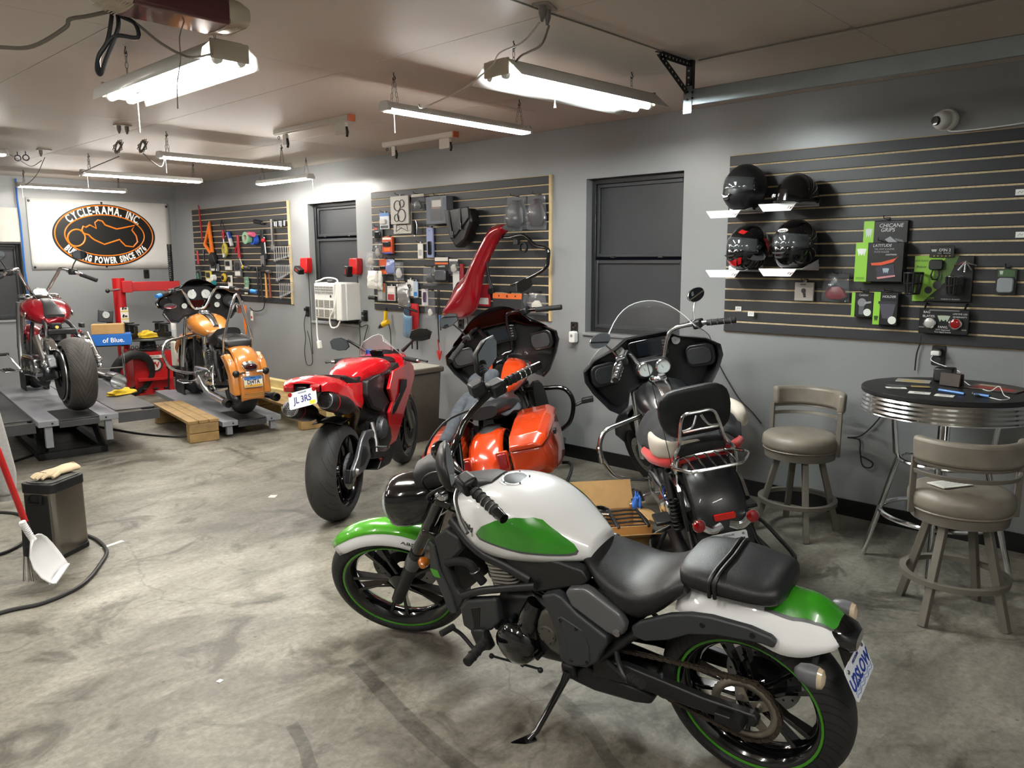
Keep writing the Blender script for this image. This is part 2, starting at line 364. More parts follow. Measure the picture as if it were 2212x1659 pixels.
# white board over the end window, blue air line
x1, z1 = on_back(39, 449); x0, z0 = on_back(46, 523)
wb = tag(G().box(((x0-1.3)/2+.0, YB-.02, (z0+z1)/2), (x0+1.3, .03, z1-z0)).obj('plywood_board', mat('white_painted_board', 'b9b8b0', .6, var=.12, vs=5), bev=.003), 'scuffed white board covering the top of the end window', 'board')
BLUE = mat('blue_pex', '1d5fae', .35)
P = [on_back(a, b, .03) for a, b in ((33, 386), (36, 430), (42, 470), (47, 520), (52, 580), (58, 622), (64, 700), (70, 760))]
tag(G().tube([(a, YB-.05, b) for a, b in P], .011, 8, 3).obj('air_line', BLUE), 'blue plastic air line running down the end wall', 'pipe')
# ================================================================ slatwalls
SLATM = mat('black_slatwall_laminate', '232528', .48, var=.06, vs=6); MDF = mat('raw_fibreboard', 'a98e66', .75, var=.15, vs=30)
GRV = mat('slat_groove_fibreboard', 'b5a484', .8, var=.2, vs=60); WOODE = mat('pale_pine_edge', 'cbb488', .6, var=.12, vs=10)
def slatwall(yl, yr, zt, label, edge=None):
    w, h, n = yl-yr, 1.22, 16; r = thing('slatwall', label, 'slatwall', (WX-.001, yl, zt-h), -90)
    G().box((w/2, -.004, h/2), (w, .008, h)).obj('backing', MDF, r)
    p = h/n
    for k in range(n):
        G().box((w/2, -.0145, p*(k+.5)), (w, .013, p-.013)).obj('slat', SLATM, r, bev=.0015, seg=1)
    for k in range(n-1): G().box((w/2, -.0125, p*(k+1)-.0015), (w, .010, .0115)).obj('groove_lip', GRV, r)
    if edge: G().box((w+.012, -.012, h/2), (.024, .024, h)).obj('edge_strip', WOODE, r, bev=.002)
    return r
SW = {}
ya, za = on_wall(417, 453.7); yb_, _ = on_wall(630, 432)
SW['tool'] = slatwall(ya, ya-2.44, 2.377, 'black slatwall panel hung with hand tools', 1)
SW['parts'] = slatwall(on_wall(804.7, 415)[0], on_wall(804.7, 415)[0]-2.42, 2.375, 'black slatwall panel between the two windows, hung with packaged parts', 1)
SW['shop'] = slatwall(2.69, .25, 2.385, 'black slatwall panel carrying the helmets and boxed accessories')
# ================================================================ banner
def banner():
    xa, zt = on_back(54, 426); xb, zb = on_back(372, 579); w, h = xb-xa, zt-zb; cx, cz = (xa+xb)/2, (zt+zb)/2
    r = thing('banner', 'white vinyl shop banner with black and orange oval motorcycle logo', 'banner', (cx, YB-.012, cz))
    g = G(); n = 24
    g.sheet([[(-w/2+w*i/n, .004*sin(i*.9)*sin(pi*i/n), -h/2+h*j/8) for i in range(n+1)] for j in range(9)]); g.obj('sheet', mat('white_vinyl', 'd9d8d4', .38, var=.03), r, thick=.002)
    K = mat('banner_black', '111111', .35); O = mat('banner_orange', 'e07a22', .4); Wt = mat('banner_white', 'eeeeea', .4)
    a, b, ox, oz = w*.365, h*.455, .02, -.005
    G().prism(ellipse(a, b, 56, ox, oz), 'y', -.008, -.005).obj('oval', K, r)
    for q in (.955, .775):
        G().tube([(ox+a*q*cos(t*pi/28), -.009, oz+b*(q if q > .9 else .66)*sin(t*pi/28)) for t in range(56)], .009, 6, closed=True).obj('oval_line', O, r)
    def arc(s, q, qb, size, top, gap, sx):
        g = G(); W = []
        for ch in s:
            me = text_mesh(ch, size, .001, sx=sx, bold=.005) if ch != ' ' else None
            W.append((me, (max(v.co.x for v in me.vertices)-min(v.co.x for v in me.vertices)) if me else size*.22))
        tot = sum(x[1] for x in W)+gap*(len(W)-1); t = -tot/2
        for me, wd in W:
            u = t+wd/2; t += wd+gap
            if not me: continue
            th = (pi/2 if top else -pi/2)
            n = 40; stp = u/n
            for _ in range(n):
                dl = sqrt((a*q*sin(th))**2+(b*qb*cos(th))**2); th += (-stp if top else stp)/dl
            x, z = ox+a*q*cos(th), oz+b*qb*sin(th); tx, tz = -a*q*sin(th), b*qb*cos(th)
            if top: tx, tz = -tx, -tz
            c0 = (max(v.co.x for v in me.vertices)+min(v.co.x for v in me.vertices))/2
            M = T(x, -.009, z) @ Matrix.Rotation(-atan2(tz, tx), 4, 'Y') @ Matrix.Rotation(pi/2, 4, 'X') @ T(-c0)
            g.add([v.co for v in me.vertices], [tuple(p.vertices) for p in me.polygons], M); bpy.data.meshes.remove(me)
        g.obj('lettering', Wt, r)
    arc('CYCLE-RAMA, INC.', .86, .80, .155, True, .012, .62); arc('BUILDING POWER SINCE 1976', .87, .82, .115, False, .008, .60)
    s = (w/(372-54)) # metres per photo pixel on the wall
    def pt(x, y): px, py = x/2.962, y/2.962; q = on_back(px, py); return (q[0]-cx, -.010, q[1]-cz)
    body = [(527, 1493), (520, 1470), (528, 1448), (545, 1455), (570, 1440), (612, 1462), (603, 1425), (622, 1408), (650, 1415), (668, 1440), (742, 1466), (800, 1455), (856, 1443), (840, 1472), (868, 1510), (876, 1548), (848, 1580), (800, 1574), (770, 1545), (762, 1533), (664, 1564), (628, 1548), (600, 1535), (580, 1520), (562, 1502)]
    G().tube([pt(*p) for p in body], .011, 6, closed=True).obj('motorcycle_outline', O, r)
    G().tube([pt(485+56*cos(t*pi/12), 1522+54*sin(t*pi/12)) for t in range(24)], .011, 6, closed=True).obj('wheel_outline', O, r)
    for x, z in ((-w/2+.03, h/2-.04), (w/2-.03, h/2-.04), (0, h/2-.03), (-w/2+.03, -h/2+.03), (w/2-.03, -h/2+.03), (0, -h/2+.03)):
        G().lathe([(0, -.008), (.013, -.006), (.016, 0)], (x, -.004, z), (0, 1, 0), 12).obj('grommet', DARKM, r)
banner()
# ================================================================ lamps hung from the ceiling
TUBE = mat('lit_tube', 'ffffff', .5); _b = TUBE.node_tree.nodes['Principled BSDF']
_b.inputs['Emission Color'].default_value = (1, .96, .89, 1); _b.inputs['Emission Strength'].default_value = TUBE_W
TUBEC = mat('lit_cool_tube', 'ffffff', .5); _b = TUBEC.node_tree.nodes['Principled BSDF']
_b.inputs['Emission Color'].default_value = (.92, 1, 1, 1); _b.inputs['Emission Strength'].default_value = TUBE_W*1.1
LAMPW = mat('lamp_white_enamel', 'd6d6d2', .35); CHAIN = mat('zinc_chain', '8a8880', .35, .9); BEIGE = mat('beige_lamp_housing', 'b0a695', .45)
def chain(r, x, y, z0, z1, spread=.03, twin=True):
    g = G(); n = max(3, int((z1-z0)/.026))
    for sd in ((-1, 1) if twin else (0,)):
        for k in range(n):
            t = (k+.5)/n; c = V3((x, y+sd*spread*(1-t), z0+(z1-z0)*t)); h = (z1-z0)/n*.62; rr = .0075
            P = [c+(V3((rr*cos(q), 0, h*sin(q))) if k % 2 else V3((0, rr*cos(q), h*sin(q)))) for q in [pi*j/4 for j in range(8)]]
            g.tube(P, .0019, 4, closed=True)
    g.obj('chain', CHAIN, r)
    G().tube([(x, y, 0), (x, y, z1+.012), (x+.012, y, z1-.004), (x, y, z1-.016), (x-.008, y, z1-.006)], .003, 6, 3, cap=True).obj('ceiling_hook', DARKM, r)
def led_bar(loc, rz, label, L=1.18, cool=False, pull=1):
    """slim LED shop light: housing, end caps, diffuser, chains, pull cord. origin at the centre of its underside"""
    r = thing('led_shop_light', label, 'lamp', (loc[0], loc[1], ZC), rz, 'slim LED shop lights hung on chains'); h = ZC-loc[2]
    z = -h
    G().prism([(-.045, 0), (.045, 0), (.045, .012), (.028, .038), (-.028, .038), (-.045, .012)], 'x', -L/2, L/2, T(0, 0, z)).obj('housing', LAMPW, r, bev=.002)
    for s in (-1, 1): G().prism([(-.048, -.012), (.048, -.012), (.048, .014), (.03, .042), (-.03, .042), (-.048, .014)], 'x', -.012, .012, T(s*(L/2+.01), 0, z)).obj('end_cap', LAMPW, r, bev=.003)
    G().prism([(-.038, .0), (-.03, -.014), (.03, -.014), (.038, 0)], 'x', -L/2+.005, L/2-.005, T(0, 0, z)).obj('diffuser', TUBEC if cool else TUBE, r)
    zc = ZC
    for s in (-1, 1):
        chain(r, s*(L/2-.06), 0, z+.04, -.025)
    if pull: G().tube([(-L/2+.02, -.04*pull, z), (-L/2+.02, -.045*pull, z-.07), (-L/2+.02, -.045*pull, z-.135)], [.0022, .0022, .004], 5).obj('pull_cord', WHITE, r)
    return r
def reflector_lamp(loc, rz, label, m, L=1.20, wing=.16):
    r = thing('reflector_shop_light', label, 'lamp', (loc[0], loc[1], ZC), rz); z = loc[2]-ZC
    G().prism([(-.055, .03), (-.055, .075), (.055, .075), (.055, .03)], 'x', -L/2, L/2, T(0, 0, z)).obj('housing', BEIGE, r, bev=.002)
    for s in (-1, 1):
        P = [(s*.05, .07), (s*.085, .06), (s*.12, .03), (s*wing, -.02)]
        g = G(); g.sheet([[(-L/2, p[0], z+p[1]) for p in P], [(L/2, p[0], z+p[1]) for p in P]]); g.obj('reflector_wing', LAMPW, r, thick=.0015, ang=60)
    for s in (-1, 1):
        G().cyl((-L/2+.03, s*.05, z), (L/2-.03, s*.05, z), .019, n=14).obj('tube', m, r)
        for e in (-1, 1):
            G().cyl((e*(L/2-.03), s*.05, z), (e*(L/2-.005), s*.05, z), .02, n=14).obj('lamp_socket', WHITE, r)
    for e in (-1, 1):
        G().box((e*(L/2-.004), 0, z+.035), (.012, .17, .075)).obj('end_bracket', BEIGE, r, bev=.004)
        chain(r, e*(L/2-.12), 0, z+.075, -.02, twin=False)
    return r
la = reflector_lamp((1.70, 3.72, 2.50), 90, 'bright two-tube reflector light hanging beside the door opener', TUBE, 1.15, .13)
G().tube([(.5, -.06, -.22), (.5, -.06, -.40)], .003, 5).obj('pull_chain', CHAIN, la)
lb = reflector_lamp((3.43, 2.70, 2.555), -3, 'wide white reflector light with two cool tubes near the track bracket', TUBEC, 1.18, .175)
G().tube([(-.27, -.09, -.18), (-.27, -.09, -.27), (-.27, -.09, -.30)], [.002, .002, .007], 6).obj('pull_cord', WHITE, lb)
led_bar((3.50, 3.66, 2.53), 0, 'slim LED light hung on chains above the ceiling rails')
led_bar((3.50, 6.62, 2.53), 0, 'slim LED light hung above the front of the tan motorcycle')
led_bar((3.55, 8.50, 2.535), 0, 'slim LED light hung over the red tyre changer')
led_bar((3.55, 10.55, 2.55), 0, 'slim LED light hung in front of the white banner')
led_bar((4.70, 7.70, 2.525), 90, 'slim LED light hung close over the tool slatwall', 1.0)
led_bar((1.45, 7.55, 2.55), 0, 'slim LED light cut off by the picture edge')
led_bar((.2, 5.2, 2.53), 0, 'added unseen LED fill light over the bay beside the lifts', 1.18)  # this and the next two: out-of-frame lamps added to brighten the left bays
led_bar((-1.3, 7.5, 2.53), 0, 'added unseen LED fill light over the far bay', 1.18)
led_bar((-.9, 3.0, 2.53), 0, 'added unseen LED fill light over the bay behind the door opener', 1.18)
led_bar((-.35, 1.25, 2.53), 0, 'added unseen LED fill light over the open floor short of the overhead door', 1.18)  # out of frame, added as fill for the camera side of the bikes
led_bar((.9, -.55, 2.53), 0, 'added unseen LED fill light closest to the overhead door', 1.18)  # out of frame too, added to light the near floor
# ================================================================ motorcycle building blocks (x forward, y to the rider's left, z up)
def tyre_mat(name, N=22, skew=5.0, w=.18, lo=.12, hi=.46, col='161617', duty=.10, curve=0.0):
    if name in _mats: return _mats[name]
    m = mat(name, col, .62); Nn, L = nodes(m); b = Nn['Principled BSDF']; tc = Nn.new('ShaderNodeTexCoord'); sx = Nn.new('ShaderNodeSeparateXYZ'); L.new(tc.outputs['Object'], sx.inputs[0])
    def mt(op, a, c=None):
        n = Nn.new('ShaderNodeMath'); n.operation = op
        for i, v in enumerate((a, c)):
            if v is None: continue
            if isinstance(v, (int, float)): n.inputs[i].default_value = v
            else: L.new(v, n.inputs[i])
        return n.outputs[0]
    ang = mt('ARCTAN2', sx.outputs[2], sx.outputs[0]); lat = mt('DIVIDE', mt('ABSOLUTE', sx.outputs[1]), w)
    u = mt('ADD', mt('MULTIPLY', ang, N/(2*pi)), mt('MULTIPLY', lat, skew))
    sd = mt('MULTIPLY', mt('GREATER_THAN', sx.outputs[1], 0), .5); u = mt('ADD', u, sd)
    fr = mt('FRACT', mt('ADD', u, 100))
    g1 = mt('LESS_THAN', fr, duty); g2 = mt('MULTIPLY', mt('LESS_THAN', mt('FRACT', mt('ADD', u, 100.42)), duty*.7), mt('GREATER_THAN', lat, (lo+hi)/2))
    msk = mt('MULTIPLY', mt('MULTIPLY', mt('MAXIMUM', g1, g2), mt('GREATER_THAN', lat, lo)), mt('LESS_THAN', lat, hi))
    inv = mt('SUBTRACT', 1, msk)
    bp = Nn.new('ShaderNodeBump'); bp.inputs['Strength'].default_value = 1; bp.inputs['Distance'].default_value = .004; L.new(inv, bp.inputs['Height']); L.new(bp.outputs[0], b.inputs['Normal'])
    nz = Nn.new('ShaderNodeTexNoise'); nz.inputs['Scale'].default_value = 9; nz.inputs['Detail'].default_value = 5; L.new(tc.outputs['Object'], nz.inputs[0])
    mr = Nn.new('ShaderNodeMapRange'); mr.inputs[3].default_value = .7; mr.inputs[4].default_value = 1.6; L.new(nz.outputs['Fac'], mr.inputs[0])
    k = mt('MULTIPLY', mr.outputs[0], mt('ADD', mt('MULTIPLY', inv, .85), .15))
    v = Nn.new('ShaderNodeVectorMath'); v.operation = 'SCALE'; v.inputs[0].default_value = lin(col)[:3]; L.new(k, v.inputs['Scale']); L.new(v.outputs[0], b.inputs['Base Color']); return m
def ring_path(R, n=48, y=0): return [(R*cos(2*pi*k/n), y, R*sin(2*pi*k/n)) for k in range(n)]
def wheel(par, name, M, R, w, rim, tm, rimm, spokes=('v', 5), discs=(), hubw=None, stripe=None, spokem=None, discr=.15, flat=.42):
    P = []; Rc = R-w*flat
    for k in range(-9, 10):
        t = rad(k*10.5); P.append((Rc+(R-Rc)*cos(t) if abs(k) < 9 else min(Rc, rim+.03), w/2*sin(t)))
    P = [(rim+.013, -w*.40)]+P+[(rim+.013, w*.40)]
    ty = G().lathe(P, ax=(0, 1, 0), n=56, loop=True).obj(name, tm, par, mx=M, ang=50)
    wr = w*.38
    G().lathe([(rim+.014, -wr-.004), (rim+.012, -wr+.008), (rim-.004, -wr+.014), (rim-.016, 0), (rim-.004, wr-.014), (rim+.012, wr-.008), (rim+.014, wr+.004), (rim+.004, wr+.004), (rim-.010, wr-.006), (rim-.030, .3*wr), (rim-.034, 0), (rim-.030, -.3*wr), (rim-.010, -wr+.006), (rim+.004, -wr-.004)], ax=(0, 1, 0), n=48, loop=True).obj('rim', rimm, ty)
    hw = hubw or w*.3
    G().lathe([(.012, -hw-.01), (.03, -hw), (.05, -hw+.012), (.042, -.01), (.042, .01), (.05, hw-.012), (.03, hw), (.012, hw+.01)], ax=(0, 1, 0), n=20).obj('hub', spokem or rimm, ty)
    kind, n = spokes
    for k in range(n):
        a = 2*pi*k/n+.3; g = G(Matrix.Rotation(a, 4, 'Y'))
        if kind == 'v':
            for s in (-1, 1):
                g.loft([[(s*.016-.009, -.020, .035), (s*.016+.009, -.020, .035), (s*.016+.009, .020, .035), (s*.016-.009, .020, .035)],
                        [(s*.022-.007, -.016, rim*.5), (s*.022+.007, -.016, rim*.5), (s*.022+.007, .016, rim*.5), (s*.022-.007, .016, rim*.5)],
                        [(s*.038-.010, -.022, rim-.024), (s*.038+.010, -.022, rim-.024), (s*.038+.010, .022, rim-.024), (s*.038-.010, .022, rim-.024)]])
        elif kind == 's':
            g.loft([[(-.016+q*.0, -.022, .035), (.016, -.022, .035), (.016, .022, .035), (-.016, .022, .035)] if q == 0 else
                    ([(-.011+.02*sin(q*pi), -.016, rim*q), (.011+.02*sin(q*pi), -.016, rim*q), (.011+.02*sin(q*pi), .016, rim*q), (-.011+.02*sin(q*pi), .016, rim*q)]) for q in (0, .4, .65, .87)]+[[(-.02, -.026, rim-.026), (.02, -.026, rim-.026), (.02, .026, rim-.026), (-.02, .026, rim-.026)]])
        elif kind == 'wire':
            s = 1 if k % 2 else -1; g.tube([(0, s*.03, .04), (.03*(1 if k % 4 < 2 else -1), 0, rim-.03)], .0025, 5)
        g.obj('spoke', spokem or rimm, ty, bev=.003 if kind != 'wire' else 0)
    if kind == 'solid':
        G().lathe([(.04, -.03), (rim*.4, -.045), (rim-.03, -.06*w/.18), (rim-.03, .06*w/.18), (rim*.4, .045), (.04, .03)], ax=(0, 1, 0), n=40, loop=True).obj('wheel_disc', rimm, ty)
    for y in discs:
        d = G().lathe([(discr*.62, -.0025), (discr, -.0025), (discr, .0025), (discr*.62, .0025)], (0, y, 0), (0, 1, 0), 44, loop=True).obj('brake_disc', STEEL, ty)
        G().lathe([(.04, -.006), (discr*.64, -.003), (discr*.64, .003), (.04, .006)], (0, y, 0), (0, 1, 0), 20, loop=True).obj('disc_carrier', SATIN, ty)
        g = G()
        for q in range(24):
            a = 2*pi*q/24; rr = discr*(.74 if q % 2 else .88); g.cyl((rr*cos(a), y-.0032, rr*sin(a)), (rr*cos(a), y+.0032, rr*sin(a)), .0045, n=6)
        g.obj('disc_holes', BLK, ty)['kind'] = 'stuff'
    if stripe: G().lathe([(rim+.004, 0), (rim+.012, 0), (rim+.012, .003), (rim+.004, .003)], (0, wr+.004, 0), (0, 1, 0), 56, loop=True).obj('rim_stripe', stripe, ty); G().lathe([(rim+.004, 0), (rim+.012, 0), (rim+.012, -.003), (rim+.004, -.003)], (0, -wr-.004, 0), (0, 1, 0), 56, loop=True).obj('rim_stripe', stripe, ty)
    return ty
def steer(head, rake, ang):
    ax = V3((-sin(rad(rake)), 0, cos(rad(rake)))); h = V3(head)
    return Matrix.Translation(h) @ Matrix.Rotation(rad(ang), 4, ax) @ Matrix.Translation(-h)
def plate(par, M, txt, col, top='', bg='e9ebee', sub=None):
    p = G().prism(rrect(.178, .102, .01), 'y', -.0015, .0015).obj('number_plate', mat('plate_'+bg, bg, .35), par, mx=M)
    text(txt, .056, pl(col), p, T(0, -.0025, -.004), sx=.78, bold=.0012)
    if top: text(top, .013, pl('2a2f6a'), p, T(0, -.0025, .038))
    for x, z in ((-.07, .036), (.07, .036)): G().lathe([(0, -.004), (.006, -.003), (.007, 0)], (x, -.001, z), (0, 1, 0), 10).obj('plate_bolt', STEEL, p)
    return p
def mirror_head(par, M, w=.13, h=.085, m=BLK, shape=None):
    P = shape or [(w/2*cos(a)*(1.05 if cos(a) > 0 else .95), h/2*sin(a)) for a in [2*pi*k/20 for k in range(20)]]
    g = G(); sc = lambda f, y: [(x*f, y, z*f) for x, z in P]
    o = g.loft([sc(.97, -.004), sc(1, 0), sc(.9, .016), sc(.55, .03)]).obj('mirror', m, par, mx=M, ang=60)
    G().loft([sc(.92, -.0045), sc(.92, -.0065)]).obj('mirror_glass', MIRROR, o); return o
def vtwin(par, cx=.72, cz=.30, cyl=CHROME, dark=SATIN, fin=STEEL):
    G().body([(cx-.20, 0, cz, .10, .10, .10), (cx-.12, 0, cz, .13, .13, .12), (cx, 0, cz, .135, .14, .13), (cx+.12, 0, cz, .12, .12, .12), (cx+.19, 0, cz-.01, .07, .08, .08)], p=3.2).obj('crankcase', dark, par)
    for s in (-1, 1):
        M = T(cx+.02*s, 0, cz+.08) @ Matrix.Rotation(rad(22.5*s), 4, 'Y')
        c = G(M).box((0, 0, .09), (.095, .11, .20)).obj('cylinder', dark, par, bev=.01)
        for k in range(8): G(M).prism(rrect(.135, .15, .03, 3), 'z', .05+k*.019, .055+k*.019).obj('cooling_fin', fin, c)
        G(M).body([(-.07, 0, .24, .075, .035, .03), (0, 0, .245, .08, .045, .035), (.07, 0, .24, .075, .035, .03)], p=4).obj('rocker_cover', cyl, par)
        G(M).cyl((0, -.085, -.02), (0, -.075, .19), .012, n=10).obj('pushrod_tube', CHROME, par)
    G().lathe([(.0, .05), (.06, .048), (.085, .03), (.09, 0), (.085, -.01)], (cx-.02, -.17, cz+.22), (0, -1, 0), 24).obj('air_cleaner', cyl, par)
def primary(par, m, x0=.40, x1=.86, z=.32, y=.14):
    P = [(x0-.07, z+.03), (x0-.03, z+.09), (x0+.08, z+.11), (x1-.08, z+.10), (x1+.02, z+.095), (x1+.075, z+.04), (x1+.075, z-.05), (x1+.02, z-.10), (x0+.1, z-.075), (x0-.03, z-.07), (x0-.07, z-.03)]
    o = G().prism(P, 'y', y-.05, y+.045).obj('primary_cover', m, par, bev=.02, seg=3)
    G().lathe([(0, .02), (.055, .015), (.07, 0)], (x0+.06, y+.045, z), (0, 1, 0), 24).obj('derby_cover', m, o)
    G().lathe([(0, .012), (.06, .01), (.075, 0)], (x1-.03, y+.045, z), (0, 1, 0), 24).obj('stator_cover', m, o)
def floorboard(par, x, y, z, m=CHROME):
    s = 1 if y > 0 else -1
    P = [(x-.14, y-.05), (x-.14, y+.05), (x+.08, y+.055), (x+.14, y+.03), (x+.15, y), (x+.14, y-.03), (x+.08, y-.055)]
    o = G(T(0, 0, 0)).prism(P, 'z', z-.012, z).obj('floorboard', m, par, bev=.005)
    for k in range(3): G().box((x-.01, y-.025+k*.025, z+.004), (.20, .012, .008)).obj('rubber_strip', RUB, o, bev=.002)
    G().tube([(x, y-s*.05, z-.01), (x, y-s*.15, z-.005)], .01).obj('floorboard_mount', m, o)
# ================================================================ white and green cruiser in front
def vulcan():
    r = thing('motorcycle', 'white and green cruiser motorcycle with black seat on its side stand', 'motorcycle', (2.295, 1.022, 0), 95.9, lean=11.3)
    WH = mat('pearl_white_paint', 'e6e7e8', .25, coat=1); GR = mat('bright_green_paint', '2f8a16', .25, coat=1); GE = mat('stripe_grey', '56585a', .4); LM = mat('lime_stripe', '4c9a2a', .4)
    FR = mat('frame_black', '1b1c1d', .42); SP = mat('slate_side_panel', '333537', .42, bump=.05)
    SV = mat('satin_silver_panel', '6f7072', .34, .5); BR = mat('bronze_cover', '5c5a54', .5, .5)
    TY = tyre_mat('sport_tyre', 26, 4, .16, .15, .5, '1e1e1f')
    ST = steer((1.16, 0, .88), 33, 29)
    # wheels
    wheel(r, 'rear_wheel', T(0, 0, .312), .312, .16, .225, TY, GLOSS, ('v', 5), (-.085,), stripe=LM, spokem=GLOSS, discr=.125)
    wheel(r, 'front_wheel', ST @ T(1.575, 0, .312), .312, .12, .235, TY, GLOSS, ('v', 5), (-.075,), stripe=LM, spokem=GLOSS, discr=.15)
    # tank
    secs = [(1.11, 0, .79, .055, .05, .05), (1.08, 0, .785, .115, .075, .09), (1.0, 0, .765, .157, .125, .12), (.92, 0, .755, .178, .16, .122), (.83, 0, .755, .185, .165, .115), (.74, 0, .755, .178, .150, .10), (.65, 0, .75, .152, .112, .08), (.57, 0, .738, .112, .065, .055), (.52, 0, .73, .08, .035, .04)]
    tk = G().body(secs, 28, 2.6, sm=4).obj('fuel_tank', WH, r, ang=60)
    bpy.context.view_layer.update()
    gp = [(.935, .772), (.905, .803), (.84, .838), (.765, .857), (.705, .858), (.675, .850), (.62, .813), (.568, .772), (.558, .758), (.564, .746), (.585, .742), (.75, .744), (.92, .755)]
    cxg, czg = .74, .795
    decal([((x-cxg)*1.03+cxg, (z-czg)*1.05+czg-.007) for x, z in gp], tk, 'tank_stripe', GE, r, off=.001, cuts=5)
    decal(gp, tk, 'tank_panel', GR, r, off=.002, cuts=5); decal(gp, tk, 'tank_panel', GR, r, side=-1, off=.002, cuts=5)
    K = pl('1a1a1c')
    mx = Matrix(((-1, 0, 0, 0), (0, 0, 1, 0), (0, 1, 0, 0), (0, 0, 0, 1)))
    text_decal('Kawasaki', .035, tk, K, r, T(1.018, 0, .792) @ Matrix.Rotation(rad(-20), 4, 'Y') @ mx, bold=.0016); text_decal('Vulcan S', .023, tk, K, r, T(1.005, 0, .763) @ Matrix.Rotation(rad(-18), 4, 'Y') @ mx, sx=1.2, shear=.2)
    cap = G().lathe([(.060, -.02), (.060, .004), (.056, .007), (.046, .007), (.044, .004)], (.865, 0, .914), (-.06, 0, 1), 32).obj('filler_ring', mat('filler_silver', 'c4c6c8', .3, .4), r)
    G().lathe([(0, .009), (.03, .0085), (.043, .006), (.044, 0)], (.865, 0, .914), (-.06, 0, 1), 28).obj('filler_cap', DARKM, cap)
    for k in range(5): a = 2*pi*k/5; G().cyl((.865+.051*cos(a), .051*sin(a), .918), (.865+.051*cos(a), .051*sin(a), .925), .003, n=8).obj('cap_bolt', BLK, cap)
    G().body([(1.13, 0, .86, .05, .025, .05), (1.06, 0, .875, .06, .027, .05), (.99, 0, .895, .062, .022, .05), (.94, 0, .905, .05, .014, .04)], p=3.5).obj('ignition_cover', GREYP, r)
    # seats
    G().body([(.575, 0, .722, .07, .02, .03), (.52, 0, .70, .105, .03, .05), (.45, 0, .665, .14, .04, .07), (.36, 0, .64, .155, .045, .10), (.28, 0, .655, .155, .05, .08), (.21, 0, .695, .145, .055, .05), (.165, 0, .715, .125, .052, .03)], 24, 2.5, sm=3).obj('rider_seat', LEATHER, r, ang=60)
    st = G().body([(.185, 0, .768, .10, .025, .04), (.165, 0, .762, .125, .036, .048), (.10, 0, .762, .136, .042, .052), (.02, 0, .760, .136, .040, .048), (-.06, 0, .754, .128, .036, .040), (-.11, 0, .752, .108, .034, .032), (-.125, 0, .748, .075, .018, .02)], 24, 3.0, sm=3).obj('pillion_seat', LEATHER, r, ang=60)
    for x in (.045, .062):
        P = [(x+.012*abs(cos(rad(a))), .140*math.copysign(abs(cos(rad(a)))**.66, cos(rad(a))), .762+.046*max(sin(rad(a)), 0)**.66-(.03 if a in (-8, 188) else 0)) for a in (-8, 0, 12, 25, 40, 60, 90, 120, 140, 155, 168, 180, 188)]
        G().tube(P, .006, 6).obj('grab_strap', BLK, st)
    # rear fender
    F = [(.20, .712, .115, .075), (.13, .726, .125, .09), (.04, .734, .13, .105), (-.06, .734, .13, .12), (-.13, .726, .128, .132), (-.19, .722, .118, .125), (-.235, .697, .10, .085), (-.265, .668, .075, .05), (-.275, .648, .05, .025)]
    Q = catmull([(f[0], f[1], f[2]) for f in F], 3); D = catmull([(f[3], 0, 0) for f in F], 3)
    fd = G().sheet([[(q.x, q.z*t, q.y-d.x*abs(t)**2.3) for t in [k/8-1 for k in range(17)]] for q, d in zip(Q, D)]).obj('rear_fender', WH, r, thick=.004, ang=60)
    bpy.context.view_layer.update()
    gf = [(-.07, -.075), (-.07, .075), (-.15, .072), (-.21, .062), (-.25, .05), (-.262, .04), (-.262, -.04), (-.25, -.05), (-.21, -.062), (-.15, -.072)]
    decal([(x*1.0, y*1.09) for x, y in gf], fd, 'fender_stripe', GE, r, 'z', off=.003, cuts=5); decal(gf, fd, 'fender_panel', GR, r, 'z', off=.004, cuts=5)
    S_ = [(.352, .537), (.319, .568), (.212, .628), (.141, .653), (.073, .664), (-.046, .664), (-.108, .652), (-.123, .637), (-.116, .617), (-.083, .621), (.055, .604), (.145, .577), (.219, .531), (.303, .498), (.346, .503)]
    for s in (-1, 1):
        o = G().prism(S_, 'y', .118*s, .142*s).obj('fender_strut', SP, r, bev=.006)
        for x, z in ((.10, .628), (-.055, .642)): G().lathe([(0, .004), (.008, .003), (.009, 0)], (x, .142*s, z), (0, s, 0), 12).obj('strut_bolt', DARKM, o)
    # tail
    tl = G().body([(-.22, 0, .655, .05, .03, .03), (-.26, 0, .64, .06, .035, .035), (-.30, 0, .625, .055, .03, .03), (-.315, 0, .62, .04, .02, .02)], 16, 3).obj('tail_lamp', GLOSS, r)
    for s in (-1, 1):
        sg = G().tube([(-.215, .05*s, .595), (-.225, .12*s, .590), (-.23, .15*s, .588)], .009, 8, 3).obj('indicator_stem', RUB, r)
        G().body([(-.185, .17*s, .59, .005, .01, .01), (-.20, .17*s, .59, .022, .026, .026), (-.225, .17*s, .588, .027, .033, .033), (-.25, .17*s, .586, .027, .033, .033)], 16, 2.2).obj('indicator', mat('grey_indicator', '5d5e62', .4), sg)
        G().body([(-.25, .17*s, .586, .026, .032, .032), (-.262, .17*s, .585, .022, .028, .028), (-.268, .17*s, .585, .010, .012, .012)], 16, 2.2).obj('indicator_lens', mat('clear_lens', 'c9b69a', .15, coat=1), sg)
    pm = T(-.315, 0, .52) @ Matrix.Rotation(rad(-90), 4, 'Z') @ Matrix.Rotation(rad(-22), 4, 'X')
    p = plate(r, pm, 'U2SLOW', '1f3a96', 'MISSOURI', 'dfe3ea')
    for z in (-.028, -.038): G().tube([(-.08+.16*k/16, -.003, z+.004*sin(k*1.6)) for k in range(17)], .0012, 4).obj('plate_wave', pl('7b8fb8'), p)
